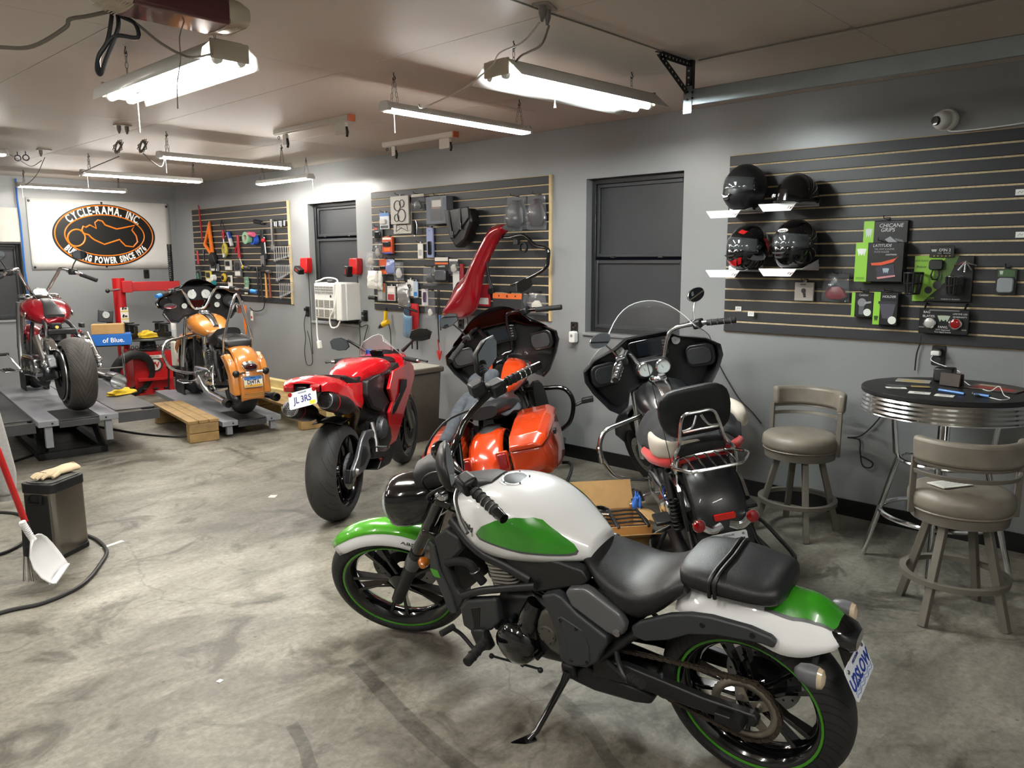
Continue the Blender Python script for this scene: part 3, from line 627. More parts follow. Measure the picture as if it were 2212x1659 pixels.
    G().box((-.285, 0, .57), (.02, .08, .12), T(ry=18)).obj('plate_bracket', BLK, r, bev=.004)
    # swingarm, drive
    sw = [(.53, .345), (.40, .36), (.12, .338), (-.045, .340), (-.06, .325), (-.05, .294), (.08, .283), (.40, .282), (.53, .265)]
    for s in (-1, 1): G().prism(sw, 'y', .098*s, .128*s).obj('swingarm', FR, r, bev=.006)
    sp = G(); n = 42
    o_ = [(.112*(1 if k % 2 else .945)*cos(pi*k/n), .112*(1 if k % 2 else .945)*sin(pi*k/n)) for k in range(2*n)]; i_ = [(.083*cos(pi*k/n), .083*sin(pi*k/n)) for k in range(2*n)]
    for y in (.080, .085): sp.add([(x, y, z+.312) for x, z in o_]+[(x, y, z+.312) for x, z in i_], [(k, (k+1) % (2*n), 2*n+(k+1) % (2*n), 2*n+k) for k in range(2*n)])
    spk = sp.obj('rear_sprocket', mat('worn_steel', '948c80', .42, .7), r, thick=.002)
    for k in range(5): a = 2*pi*k/5+.2; G(T(0, 0, .312) @ Matrix.Rotation(a, 4, 'Y')).prism([(-.022, .03), (.022, .03), (.014, .088), (-.014, .088)], 'y', .081, .085).obj('sprocket_arm', _mats['worn_steel'], spk); G(T(0, 0, .312) @ Matrix.Rotation(a, 4, 'Y')).cyl((0, .08, .052), (0, .095, .052), .008, n=6).obj('sprocket_nut', STEEL, spk)
    G().lathe([(0, .17), (.022, .168), (.026, .15), (.026, .128)], (0, 0, .312), (0, 1, 0), 16).obj('axle_cap', BLK, r); G().box((.035, .145, .31), (.07, .03, .035)).obj('axle_adjuster', BLK, r, bev=.005)
    ch = G(); path = [(.112*cos(rad(a)), .312+.112*sin(rad(a))) for a in range(100, 281, 6)]+[(.25, .243), (.45, .285)]+[(.52+.04*cos(rad(a)), .325+.04*sin(rad(a))) for a in range(-80, 91, 20)]+[(.40, .385), (.20, .408)]
    L = 0; pts = catmull([(x, .083, z) for x, z in path], 4, True); acc = [0]
    for a, b in zip(pts, pts[1:]+pts[:1]): acc.append(acc[-1]+(b-a).length)
    nl = int(acc[-1]/.0159); j = 0
    for k in range(nl):
        s0 = acc[-1]*k/nl
        while acc[j+1] < s0: j += 1
        a, b = pts[j], pts[(j+1) % len(pts)]; t = (s0-acc[j])/max(acc[j+1]-acc[j], 1e-6); c = a.lerp(b, t); an = atan2(b.z-a.z, b.x-a.x)
        for y in ((-.006, .006) if k % 2 else (-.0035, .0035)): ch.box(c+V3((0, y, 0)), (.0185, .0022, .0125), Matrix.Rotation(-an, 4, 'Y'))
        ch.cyl(c+V3((0, -.006, 0)), c+V3((0, .006, 0)), .0045, n=6)
    ch.obj('drive_chain', mat('oiled_chain', '5a5148', .38, .7), r)['kind'] = 'stuff'
    # frame and engine
    for s in (-1, 1):
        G().tube([(1.12, .10*s, .745), (1.03, .118*s, .68), (.95, .125*s, .646), (.86, .128*s, .63), (.75, .13*s, .60)], .021, 10, 4).obj('frame_tube', FR, r)
        G().tube([(1.08, .145*s, .448), (.98, .150*s, .50), (.85, .15*s, .548), (.72, .145*s, .592)], .015, 10, 3).obj('frame_tube', FR, r)
        G().tube([(.50, .115*s, .345), (.42, .12*s, .43), (.36, .122*s, .49), (.30, .125*s, .535)], .017, 10, 3).obj('subframe_tube', FR, r)
        C_ = [(.884, .689), (.80, .703), (.62, .708), (.53, .70), (.505, .665), (.53, .64), (.74, .550), (.76, .584), (.806, .614), (.85, .65)]
        G().prism(C_, 'y', .09*s, .135*s).obj('frame_cover', FR, r, bev=.008)
        A_ = [(.688, .573), (.629, .60), (.601, .59), (.545, .542), (.436, .486), (.433, .457), (.463, .41), (.477, .374), (.527, .329), (.608, .31), (.641, .331), (.631, .388), (.64, .444), (.669, .514)]
        q = G().prism(A_, 'y', .125*s, .168*s).obj('side_panel', SP, r, bev=.009, seg=3)
        B_ = [(.625, .506), (.608, .516), (.526, .486), (.505, .426), (.509, .362), (.527, .342), (.57, .329), (.602, .328), (.598, .404)]
        q2 = G().prism(B_, 'y', .164*s, .171*s).obj('sprocket_cover', SP, q, bev=.003)
        for x, z in ((.612, .50), (.55, .485), (.52, .36), (.585, .345)): G().lathe([(0, .004), (.006, .003), (.007, 0)], (x, .171*s, z), (0, s, 0), 10).obj('cover_bolt', DARKM, q2 if False else q)
        SV_ = [(.591, .611), (.573, .63), (.51, .65), (.489, .643), (.381, .585), (.363, .547), (.373, .514), (.399, .49), (.437, .497), (.571, .561)]
        q = G().prism(SV_, 'y', .12*s, .160*s).obj('seat_panel', SV, r, bev=.012, seg=3)
        if s > 0: G().lathe([(0, .004), (.006, .004), (.0065, .007), (.013, .006), (.014, 0)], (.395, .160, .515), (0, 1, 0), 18).obj('key_lock', STEEL, q)
        G2 = [(1.199, .668), (1.13, .72), (1.07, .695), (1.06, .648), (1.12, .587), (1.15, .544), (1.128, .452), (1.09, .423), (1.143, .342), (1.155, .415), (1.19, .53)]
        G().prism(G2, 'y', .10*s, .138*s).obj('radiator_cover', GREYP, r, bev=.008)
        G1 = [(1.223, .653), (1.197, .634), (1.189, .539), (1.145, .424), (1.132, .351), (1.162, .336), (1.18, .348), (1.203, .436), (1.238, .532)]
        q = G().prism(G1, 'y', .12*s, .146*s).obj('radiator_shroud', SP, r, bev=.006)
        G().prism([(1.238, .528), (1.198, .528), (1.188, .496), (1.224, .494)], 'y', .1465*s, .1475*s).obj('shroud_stripe', LM, q)
        F_ = [(1.101, .394), (1.057, .439), (.909, .488), (.91, .384), (.955, .336), (1.03, .299), (1.057, .296), (1.099, .312)]
        q = G().prism(F_, 'y', .12*s, .158*s).obj('engine_guard_box', SP, r, bev=.009, seg=3)
        G().prism([(1.042, .412), (.990, .43), (1.008, .341), (1.037, .328)], 'y', .150*s, .1595*s).obj('guard_slot', pl('060607'), q, bev=.002)
        # pegs
        G().tube([(1.0, .15*s, .315), (.955, .20*s, .315)], .016, 8).obj('peg_bracket', FR, r)
        pg = G().tube([(.955, .20*s, .315), (.945, .32*s, .310)], .0185, 10).obj('foot_peg', RUB, r)
        for k in range(3): G().torus((.9535-.0035*k, (.225+.03*k)*s, .3135), .0185, .003, (0, 1, 0), 14, 5).obj('peg_ridge', RUB, pg)
        G().tube([(.43, .125*s, .415), (.40, .15*s, .365), (.365, .17*s, .345), (.345, .178*s, .36)], .009, 8, 3).obj('pillion_peg_hanger', FR, r)
        G().tube([(.475, .125*s, .355), (.40, .15*s, .345), (.35, .17*s, .352)], .009, 8, 3).obj('pillion_peg_hanger', FR, r)
        pg = G().tube([(.355, .17*s, .358), (.285, .215*s, .392)], .016, 10).obj('pillion_peg', RUB, r)
        for k in range(7): t = .12+k*.13; G().torus((.355-.07*t, (.17+.045*t)*s, .358+.034*t), .0165, .0025, (-.07, .045*s, .034), 12, 5).obj('peg_ridge', RUB, pg)
    G().box((1.16, 0, .53), (.05, .22, .30), T(ry=-12)).obj('radiator', BLK, r, bev=.006)
    G().body([(.52, 0, .35, .10, .14, .10), (.60, 0, .36, .12, .17, .12), (.75, 0, .36, .125, .17, .14), (.88, 0, .35, .125, .15, .13), (.96, 0, .36, .09, .10, .10)], 20, 3.5).obj('crankcase', SATIN, r)
    G().lathe([(0, .205), (.05, .198), (.078, .18), (.088, .155), (.088, .10)], (.838, 0, .322), (0, 1, 0), 28).obj('clutch_cover', GLOSS, r)
    for k in range(6): a = 2*pi*k/6+.4; G().cyl((.838+.096*cos(a), .11, .322+.096*sin(a)), (.838+.096*cos(a), .158, .322+.096*sin(a)), .009, n=8).obj('case_bolt', DARKM, r)
    G().tube([(.80, .12, .36), (.775, .135, .44), (.75, .12, .50)], [.05, .042, .035], 12, 3).obj('case_neck', GLOSS, r)
    H_ = [(.728, .449), (.708, .493), (.678, .513), (.653, .494), (.639, .436), (.628, .348), (.642, .327), (.684, .342), (.724, .375), (.736, .409)]
    q = G().prism(H_, 'y', .10, .158).obj('stator_cover', BR, r, bev=.012, seg=3)
    G().lathe([(0, .009), (.034, .008), (.037, 0)], (.686, .157, .408), (0, 1, 0), 26).obj('inspection_cap', BR, q)
    for k in range(6): a = pi*k/3; G().cyl((.686+.03*cos(a), .16, .408+.03*sin(a)), (.686+.03*cos(a), .1675, .408+.03*sin(a)), .003, n=6).obj('cap_bolt', BLK, q)
    for sx, x in ((1, .90), (-1, .72)):
        M = T(x, 0, .525, ry=10*sx); G(M).box((0, 0, .06), (.10, .20, .15)).obj('cylinder', SATIN, r, bev=.01)
        for k in range(7): G(M).prism(rrect(.135, .235, .035, 4), 'z', -.005+k*.0145, .0005+k*.0145).obj('cooling_fin', mat('fin_metal', 'b8b4ac', .4, .5) if sx > 0 else SATIN, r)
    G().box((.80, 0, .60), (.22, .19, .10)).obj('cylinder_head', SATIN, r, bev=.02)
    G().box((.93, .05, .61), (.10, .12, .04)).obj('head_cover', mat('bare_alloy', 'b5aa92', .4, .6), r, bev=.008)
    G().tube([(1.15, .135, .568), (1.08, .135, .594), (1.03, .135, .592), (1.01, .13, .555), (.99, .12, .515)], .017, 10, 3).obj('coolant_hose', RUB, r)
    G().torus((1.013, .132, .567), .0185, .003, (.3, .1, 1), 16, 6).obj('hose_clamp', STEEL, r)
    G().prism([(.66, .225), (.56, .285), (.30, .262), (.315, .222), (.377, .205), (.541, .19), (.63, .20)], 'y', -.09, .118).obj('muffler', FR, r, bev=.012)
    G().tube([(.88, -.06, .40), (1.02, -.08, .40), (1.06, -.06, .28), (.95, -.02, .20), (.70, 0, .20), (.6, 0, .23)], .022, 10, 4).obj('exhaust_pipe', DARKM, r)
    # shifter, linkage, stand
    G().tube([(1.11, .20, .322), (1.09, .18, .288), (1.04, .17, .225), (1.02, .165, .215)], .008, 8, 3).obj('shift_lever', FR, r)
    q = G().tube([(1.115, .19, .325), (1.13, .25, .325)], .013, 10).obj('shift_peg', RUB, r)
    G().box((1.0, .16, .29), (.07, .04, .09), T(ry=20)).obj('peg_mount', FR, r, bev=.01)
    q = G().tube([(.955, .165, .225), (.74, .16, .243)], .0045, 8).obj('shift_linkage', DARKM, r)
    for x, z in ((.965, .224), (.735, .2435)): G().ell((x, .165, z), .011, 10).obj('linkage_ball', BLK, q)
    zf = lambda y, z: z
    foot = (.70, .315, .063)
    G().tube([(.64, .13, .245), (.645, .155, .215), (.69, .285, .085), (.705, .32, .068)], [.016, .013, .011, .011], 10).obj('side_stand', GLOSS, r)
    G(T(.715, .335, .0675, rx=-11.3, rz=60)).box((0, 0, 0), (.09, .035, .008)).obj('stand_foot', GLOSS, r, bev=.003)
    G().tube([(.625, .125, .25), (.65, .17, .19)], .007, 8).obj('stand_spring', DARKM, r); G().box((.635, .12, .25), (.06, .03, .06)).obj('stand_mount', FR, r, bev=.01)
    # front end
    for s in (-1, 1):
        G(ST).tube([(1.565, .10*s, .30), (1.385, .10*s, .58)], [.027, .031], 14).obj('fork_slider', FR, r)
        G(ST).tube([(1.395, .10*s, .565), (1.20, .10*s, .865)], .0265, 14).obj('fork_tube', GLOSS, r)
        G(ST).lathe([(0, .018), (.02, .016), (.028, .004), (.028, 0)], (1.198, .10*s, .868), (-.545, 0, .84), 18).obj('fork_cap', CHROME, r)
        G(ST).lathe([(.030, 0), (.033, .02), (.033, .06), (.028, .08)], (1.44, .10*s, .495), (-.545, 0, .84), 16).obj('fork_guard', mat('fork_guard_grey', '55575a', .4), r)
        G(ST).lathe([(0, .025), (.012, .022), (.024, .004), (.024, -.01)], (1.36, .135*s, .55), (0, s, 0), 18).obj('side_reflector', AMBER, r)
    for z, x in ((.845, 1.20), (.69, 1.30)): G(ST).box((x-.005, 0, z), (.07, .26, .035), T(ry=-33)).obj('triple_clamp', GLOSS, r, bev=.008)
    hl = G(ST).body([(1.22, 0, .79, .05, .05, .06), (1.27, 0, .785, .085, .085, .085), (1.36, 0, .778, .102, .10, .10), (1.43, 0, .772, .10, .097, .10), (1.455, 0, .77, .092, .088, .092)], 24, 2.6, sm=2).obj('headlamp', GLOSS, r, ang=60)
    G(ST).body([(1.452, 0, .77, .088, .084, .088), (1.475, 0, .768, .072, .068, .07), (1.485, 0, .767, .03, .03, .03)], 24, 2.4).obj('headlamp_lens', mat('headlamp_glass', 'aeb6ba', .08, coat=1), hl)
    G(ST).body([(1.17, 0, .91, .05, .06, .05), (1.24, 0, .92, .06, .06, .07), (1.31, 0, .90, .055, .04, .06)], 16, 3).obj('gauge_cowl', GREYP, r)
    gg = G(ST).lathe([(.045, 0), (.05, .02), (.044, .03), (0, .03)], (1.19, 0, .985), (-.7, 0, .7), 22).obj('gauge', GLOSS, r)
    ff = [rad(a) for a in range(48, 154, 7)]; R0 = .345
    fdr = G(ST).sheet([[(1.575+(R0-.0-.055*abs(t)**2.4)*cos(a), .078*t*min(1, .55+.45*sin((k+.6)/(len(ff)+.2)*pi)*2), .312+(R0-.055*abs(t)**2.4)*sin(a)) for t in [j/6-1 for j in range(13)]] for k, a in enumerate(ff)]).obj('front_fender', WH, r, thick=.004, ang=60)
    bpy.context.view_layer.update()
    G(ST).sheet([[(1.575+(R0+.004-.055*abs(t)**2.4)*cos(a), .078*t*min(1, .55+.45*sin((k+.6)/(len(ff)+.2)*pi)*2), .312+(R0+.004-.055*abs(t)**2.4)*sin(a)) for t in [(j/5-1)*.66 for j in range(11)]] for k, a in enumerate(ff)]).obj('fender_panel', mat('lime_green_paint', '4fae1f', .25, coat=1), fdr, thick=.001, ang=60)
    me = text('ABS', .022, K, fdr, ST @ T(1.43, .0775, .60) @ Matrix.Rotation(pi, 4, 'Z') @ Matrix.Rotation(rad(20), 4, 'Y'), sx=1.6)
    # bars
    G(ST).tube([(.875, .415, 1.06), (.98, .31, 1.075), (1.09, .14, 1.055), (1.13, .06, 1.01), (1.14, 0, 1.0), (1.13, -.06, 1.01), (1.09, -.14, 1.055), (.98, -.31, 1.075), (.875, -.415, 1.06)], .0125, 10, 5).obj('handlebar', GLOSS, r)
    for s in (-1, 1):
        G(ST).cyl((1.16, .05*s, .87), (1.135, .05*s, 1.005), .022, .02, 12).obj('bar_riser', GLOSS, r)
        gr = G(ST).tube([(.965, .325*s, 1.072), (.865, .428*s, 1.058)], .0185, 14).obj('grip', RUB, r)
        for k in range(5): t = .1+.17*k; G(ST).torus((.965-.10*t, (.325+.103*t)*s, 1.072-.014*t), .0188, .0028, (-.1, .103*s, -.014), 16, 6).obj('grip_ring', CHROME if k > 1 else BLK, gr)
        G(ST).tube([(.875, .418*s, 1.06), (.845, .449*s, 1.056)], [.0185, .0165], 14).obj('bar_end', GLOSS, gr)
        G(ST).box((1.0, .285*s, 1.075), (.07, .06, .06), T(rz=-45*s)).obj('switch_housing', BLK, r, bev=.012)
        lv = G(ST).tube([(1.04, .27*s, 1.05), (1.045, .32*s, 1.035), (1.02, .385*s, 1.01), (.99, .435*s, .99)], [.01, .008, .007, .008], 8, 4).obj('lever', STEEL, r)
        G(ST).box((1.055, .25*s, 1.075), (.045, .05, .04), T(rz=-40*s)).obj('lever_perch', STEEL if s > 0 else BLK, r, bev=.008)
        G(ST).tube([(1.03, .25*s, 1.09), (1.04, .265*s, 1.12), (1.035, .29*s, 1.155), (1.03, .30*s, 1.17)], .0065, 8, 3).obj('mirror_stem', BLK, r)
        a = T(1.02, .335*s, 1.20, rz=-90) @ Matrix.Rotation(rad(14*s), 4, 'Z')
        mirror_head(r, ST @ a @ Matrix.Scale(1.12, 4), .17, .10, BLK, [(-.085, -.02), (-.06, .045), (.02, .055), (.08, .035), (.09, .005), (.06, -.045), (-.02, -.052), (-.07, -.045)])
    q = G(ST).box((1.06, -.235, 1.115), (.06, .05, .055), T(rz=40)).obj('brake_reservoir', BLK, r, bev=.008)
    for k, P in enumerate(([(1.07, .2, 1.05), (1.17, .16, 1.03), (1.26, .09, .93), (1.25, .05, .80)], [(1.07, -.2, 1.05), (1.2, -.14, 1.03), (1.29, -.06, .93), (1.3, -.08, .7), (1.45, -.10, .45)], [(1.05, .22, 1.04), (1.19, .19, .96), (1.24, .12, .86), (1.16, .07, .74)])): G(ST).tube(P, .005, 6, 4).obj('control_cable', CABLE, r)
    return r
vulcan()
# ================================================================ red sport bike
def sportbike():
    r = thing('motorcycle', 'red sport motorcycle with twin black silencers seen from behind', 'motorcycle', (2.86, 4.22, 0), 33.5, lean=1.5)
    RD = mat('racing_red_paint', 'c3121c', .22, coat=1); BK = mat('sport_matte_black', '141416', .42); SG = mat('swingarm_grey', '6a6b6e', .38, .7); MG = mat('magnesium_grey', '55575a', .45, .6)
    TY = tyre_mat('slick_sport_tyre', 13, -2.6, .2, .14, .47, '2b2a29', .07)
    wheel(r, 'rear_wheel', T(0, 0, .325), .327, .20, .226, TY, GLOSS, ('v', 5), (-.098,), discr=.12, flat=.46)
    wheel(r, 'front_wheel', T(1.46, 0, .30), .30, .12, .222, TY, GLOSS, ('v', 5), (-.065, .065), discr=.155)
    def secU(x, zt, hw, h, t=.012, cut=0):
        o = [(-hw, zt-h), (-hw*.99, zt-h*.4), (-hw*.80, zt-.012), (-hw*.45, zt), (0, zt+.006), (hw*.45, zt), (hw*.80, zt-.012), (hw*.99, zt-h*.4), (hw, zt-h)]
        i = [(y*(1-t/hw), z-(t if abs(y) < hw*.9 else 0)) for y, z in o[::-1]]
        return [(x-(cut*abs(y)/hw), y, z) for y, z in o+i]
    G().loft([secU(-.43, .975, .125, .06, cut=-.03), secU(-.36, .995, .14, .085), secU(-.22, .985, .14, .11), (secU(-.05, .945, .132, .14)), secU(.10, .90, .125, .16), secU(.24, .86, .12, .17)]).obj('tail_fairing', RD, r, bev=.003, ang=30)
    G().body([(-.36, 0, .93, .115, .03, .03), (-.20, 0, .92, .12, .05, .05), (.0, 0, .86, .115, .05, .06), (.2, 0, .79, .11, .05, .08)], 16, 3.5).obj('tail_core', BK, r)
    for s in (-1, 1): G().prism([(-.425, .945), (-.41, .965), (-.40, .94), (-.42, .915)], 'y', .05*s, .108*s).obj('tail_lamp', REDL, r, bev=.004)
    G().box((-.40, 0, .93), (.05, .06, .035)).obj('tail_bracket', BK, r, bev=.005)
    G().body([(.28, 0, .90, .11, .03, .05), (.16, 0, .885, .125, .025, .05), (.02, 0, .93, .12, .025, .05), (-.06, 0, .955, .10, .012, .03)], 16, 3.2, sm=2).obj('rider_seat', LEATHER, r)
    pl_ = plate(r, T(-.46, -.02, .885) @ Matrix.Rotation(rad(-90), 4, 'Z') @ Matrix.Rotation(rad(-14), 4, 'Y') @ Matrix.Rotation(rad(-24), 4, 'X'), 'JL 3RS', '2b3470', 'MISSOURI', 'e4e6ea')
    G().box((.062, -.0028, -.036), (.036, .001, .022)).obj('plate_sticker', pl('d8c820'), pl_)
    for x in (-.078, .078): G().lathe([(0, -.006), (.012, -.005), (.014, 0)], (x, -.002, .04), (0, 1, 0), 14).obj('plate_reflector', REDL, pl_)
    # silencers
    for a, b in (((-.36, -.115, .855), (.03, -.135, .735)), ((-.41, .085, .815), (-.02, .10, .705))):
        a, b = V3(a), V3(b); d = (b-a).normalized()
        o = G().lathe([(.046, .0), (.056, .012), (.060, .06), (.060, .26), (.048, .33), (.032, .38)], a, d, 24).obj('silencer', mat('silencer_black', '151517', .4, .3), r)
        G().lathe([(.061, .075), (.0615, .075), (.0615, .085), (.061, .085)], a, d, 24, loop=True).obj('silencer_band', pl('a01820'), o)
        G().lathe([(.0, .008), (.043, .008), (.046, -.002), (.050, 0)], a, d, 24).obj('silencer_cap', STEEL, o)
        g = G(); u, w2 = frame(d)
        for i in range(-3, 4):
            for j in range(-3, 4):
                x, y = (i+(.5 if j % 2 else 0))*.0118, j*.0105
                if x*x+y*y < .037**2: c = a+u*x+w2*y; g.cyl(c-d*.0035, c+d*.002, .0048, n=6)
        g.obj('cap_holes', pl('050505'), o)['kind'] = 'stuff'
        G().tube([a+d*.36, a+d*.45+V3((0, 0, -.02)), (.18, a.y*.6, .58), (.34, a.y*.3, .50)], .027, 10, 4).obj('exhaust_pipe', mat('heat_tinted_steel', '6d5c4a', .3, .9), r)
    bpy.context.view_layer.update()
    # tank
    G().body([(.20, 0, .90, .085, .03, .04), (.27, 0, .905, .115, .06, .06), (.40, 0, .92, .135, .07, .08), (.55, 0, .93, .165, .072, .085), (.68, 0, .92, .175, .065, .075), (.78, 0, .90, .16, .045, .06), (.84, 0, .88, .12, .02, .04)], 24, 3.4, sm=3).obj('fuel_tank', RD, r, ang=50)
    cp = G().lathe([(.045, -.005), (.045, .008), (.035, .011), (0, .011)], (.68, 0, .985), (.12, 0, 1), 24).obj('filler_cap', BK, r)
    sd = lambda g, k=.5, z0=.80: [setattr(v, 'y', v.y*(1-k*max(0, (z0-v.z))/.55)) for v in g.v]
    for s in (-1, 1):
        FP = [(1.06, .905), (1.16, .86), (1.20, .78), (1.15, .68), (1.06, .55), (1.0, .42), (.92, .31), (.80, .24), (.60, .23), (.54, .27), (.66, .36), (.69, .47), (.64, .585), (.70, .655), (.57, .77), (.66, .89), (.85, .895)]
        hole = [(.83, .80), (.98, .78), (1.0, .72), (.80, .56), (.70, .555), (.72, .62), (.84, .69)]
        g = G().prism(FP, 'y', .185*s, .215*s); sd(g); f = g.obj('side_fairing', RD, r, bev=.012, seg=3)
        g = G().prism(hole, 'y', .205*s, .2175*s); sd(g); g.obj('fairing_duct', pl('060607'), f, bev=.004)
        g = G().prism([(.66, .89), (.56, .77), (.70, .65), (.50, .62), (.33, .68), (.24, .78), (.26, .88), (.40, .89)], 'y', .11*s, .165*s); g.obj('side_cover', BK, r, bev=.015, seg=3)
        g = G().prism([(.02, .90), (.26, .87), (.30, .78), (.24, .70), (.05, .80)], 'y', .10*s, .125*s); g.obj('tail_side_panel', RD, r, bev=.008)
        G().prism([(.52, .885), (.74, .915), (.82, .93), (.86, .88), (.70, .86)], 'y', .14*s, .20*s).obj('upper_duct', BK, r, bev=.008)
    g = G().prism([(.62, .25), (.40, .30), (.36, .36), (.50, .40), (.95, .34), (.90, .22), (.75, .17), (.50, .19)], 'y', -.12, .12); g.obj('belly_pan', BK, r, bev=.03, seg=3)
    # nose, screen
    G().body([(.98, 0, .90, .19, .06, .10), (1.10, 0, .90, .185, .085, .13), (1.22, 0, .87, .15, .08, .12), (1.32, 0, .83, .10, .05, .08), (1.37, 0, .81, .05, .02, .04)], 22, 3, sm=2).obj('nose_fairing', RD, r, ang=50)
    G().body([(.90, 0, .90, .12, .05, .05), (1.0, 0, .92, .13, .04, .05), (1.06, 0, .95, .10, .05, .04)], 14, 3).obj('dash', BK, r)
    G(T(.93, 0, .985, ry=-35)).box((0, 0, 0), (.012, .10, .065)).obj('display', GLOSS, r, bev=.005)
    SC = mat('clear_windscreen', 'dfe4e6', .05, alpha=.16, spec=.9)
    g = G(); g.sheet([[(1.20-.20*v+.0-.13*u*u, .175*u*(1-.55*v**2), .955+.17*v-.045*u*u) for u in [k/6-1 for k in range(13)]] for v in [k/6 for k in range(7)]]); g.obj('windscreen', SC, r, thick=.003, ang=60)
    G().tube([(1.20-.20*v-.13, .175*(1-.55*v**2)*s, .91+.17*v) for s, vs in ((-1, [0, .25, .5, .75, 1]),) for v in vs]+[(1.0-.13*u*u, .079*u, 1.125-.045*u*u) for u in (-.5, 0, .5)]+[(1.20-.20*v-.13, .175*(1-.55*v**2), .91+.17*v) for v in (1, .75, .5, .25, 0)], .0025, 6).obj('screen_edge', mat('screen_edge', 'b8bcbe', .3), r)
    # bars, forks, mirrors
    for s in (-1, 1):
        G().tube([(1.40, .10*s, .32), (1.16, .10*s, .80)], [.03, .026], 14).obj('fork_leg', mat('fork_grey', '77756e', .3, .8), r)
        G().tube([(1.16, .10*s, .80), (1.08, .10*s, .96)], .026, 14).obj('fork_tube', BK, r)
        G().tube([(1.08, .10*s, .935), (1.0, .20*s, .935), (.90, .32*s, .93)], .011, 8).obj('clip_on_bar', BK, r)
        o = G().tube([(.985, .215*s, .935), (.89, .325*s, .93)], .0185, 12).obj('grip', RUB, r); G().tube([(.888, .328*s, .93), (.872, .346*s, .929)], [.014, .012], 10).obj('bar_end', STEEL, o)
        G().tube([(1.02, .20*s, .94), (1.0, .27*s, .93), (.93, .37*s, .925), (.90, .40*s, .923)], [.009, .008, .007, .009], 8).obj('lever', BLK, r)
        G().cyl((1.06, .11*s, .96), (1.06, .11*s, 1.0), .024, n=14).obj('fluid_reservoir', pl('1d4fa0') if s > 0 else BK, r)
        G().tube([(1.10, .15*s, .985), (1.07, .22*s, 1.04), (1.03, .27*s, 1.08)], [.016, .011, .009], 8, 2).obj('mirror_stem', BK, r)
        sh = [(-.08, -.02), (-.06, .03), (0, .052), (.07, .045), (.10, .02), (.08, -.035), (.02, -.05), (-.05, -.045)]
        mirror_head(r, T(1.01, .315*s, 1.115 if s < 0 else 1.05, rz=-90) @ Matrix.Rotation(rad(-12*s), 4, 'Z') @ Matrix.Rotation(rad(-8), 4, 'X'), m=BK, shape=sh if s < 0 else [(-x, z) for x, z in sh])
    # engine, swingarm
    G().body([(.25, 0, .74, .10, .12, .12), (.45, 0, .72, .13, .16, .22), (.70, 0, .70, .15, .18, .25), (.95, 0, .70, .15, .16, .22), (1.1, 0, .72, .12, .10, .12)], 18, 3.5).obj('frame_core', BK, r)
    G().body([(.36, 0, .48, .10, .14, .14), (.48, 0, .48, .14, .16, .16), (.70, 0, .46, .15, .18, .18), (.88, 0, .46, .12, .16, .16)], 20, 3.5).obj('engine', SATIN, r)
    o = G().lathe([(0, .05), (.045, .048), (.065, .04), (.075, .02), (.085, .015), (.085, 0)], (.50, -.14, .50), (0, -1, 0), 28).obj('clutch_cover', MG, r)
    for k in range(8): a = pi*k/4; G().cyl((.50+.08*cos(a), -.15, .50+.08*sin(a)), (.50+.08*cos(a), -.162, .50+.08*sin(a)), .006, n=6).obj('cover_bolt', DARKM, o)
    for s in (-1, 1):
        G().prism([(-.06, .345), (.03, .40), (.12, .50), (.20, .545), (.33, .53), (.42, .47), (.40, .43), (.30, .475), (.24, .47), (.26, .42), (.27, .35), (.15, .29), (.0, .285), (-.06, .30)], 'y', .118*s, .150*s).obj('swingarm', SG, r, bev=.009, seg=3)
        G().prism([(.05, .335), (.13, .335), (.21, .38), (.19, .44), (.13, .46), (.08, .40)], 'y', .1505*s, .1525*s).obj('swingarm_recess', pl('1a1b1c'), r)
        G().lathe([(0, .02), (.016, .018), (.022, 0)], (-.012, .150*s, .325), (0, s, 0), 12).obj('axle_nut', STEEL, r)
        G().tube([(.40, .12*s, .56), (.36, .16*s, .44), (.33, .17*s, .37)], [.02, .016, .012], 8, 2).obj('footrest_hanger', STEEL, r)
        o = G().tube([(.34, .165*s, .40), (.33, .25*s, .405)], .011, 10).obj('foot_peg', STEEL, r)
        G().tube([(.34, .19*s, .38), (.42, .20*s, .36), (.50, .205*s, .365)], .007, 8, 2).obj('foot_lever', STEEL, r)
    G().sheet([[(.327*1.09*cos(rad(a)), y, .325+(.327*1.09-.02*abs(y)/.1)*sin(rad(a))) for y in (-.10, -.06, 0, .06, .10)] for a in range(55, 106, 10)]).obj('hugger', BK, r, thick=.004)
    G().tube([(.20, 0, .52), (.30, 0, .80)], .032, 12).obj('shock_absorber', mat('shock_gold', 'a8862a', .4, .5), r)
    G().box((-.06, -.115, .30), (.05, .04, .09), T(ry=20)).obj('brake_caliper', SATIN, r, bev=.008)
    R0 = .315; G().sheet([[(1.46+(R0-.03*t*t)*cos(rad(a)), .065*t, .30+(R0-.03*t*t)*sin(rad(a))) for t in [j/4-1 for j in range(9)]] for a in range(45, 150, 10)]).obj('front_fender', RD, r, thick=.004, ang=60)
    G().box((.70, .13, .13), (.03, .03, .14), T(rx=-20)).obj('side_stand', BK, r, bev=.004); G().tube([(.60, .13, .22), (.58, .24, .03)], .012, 8).obj('stand_leg', BK, r)
    # little yellow rag on the linkage
sportbike()
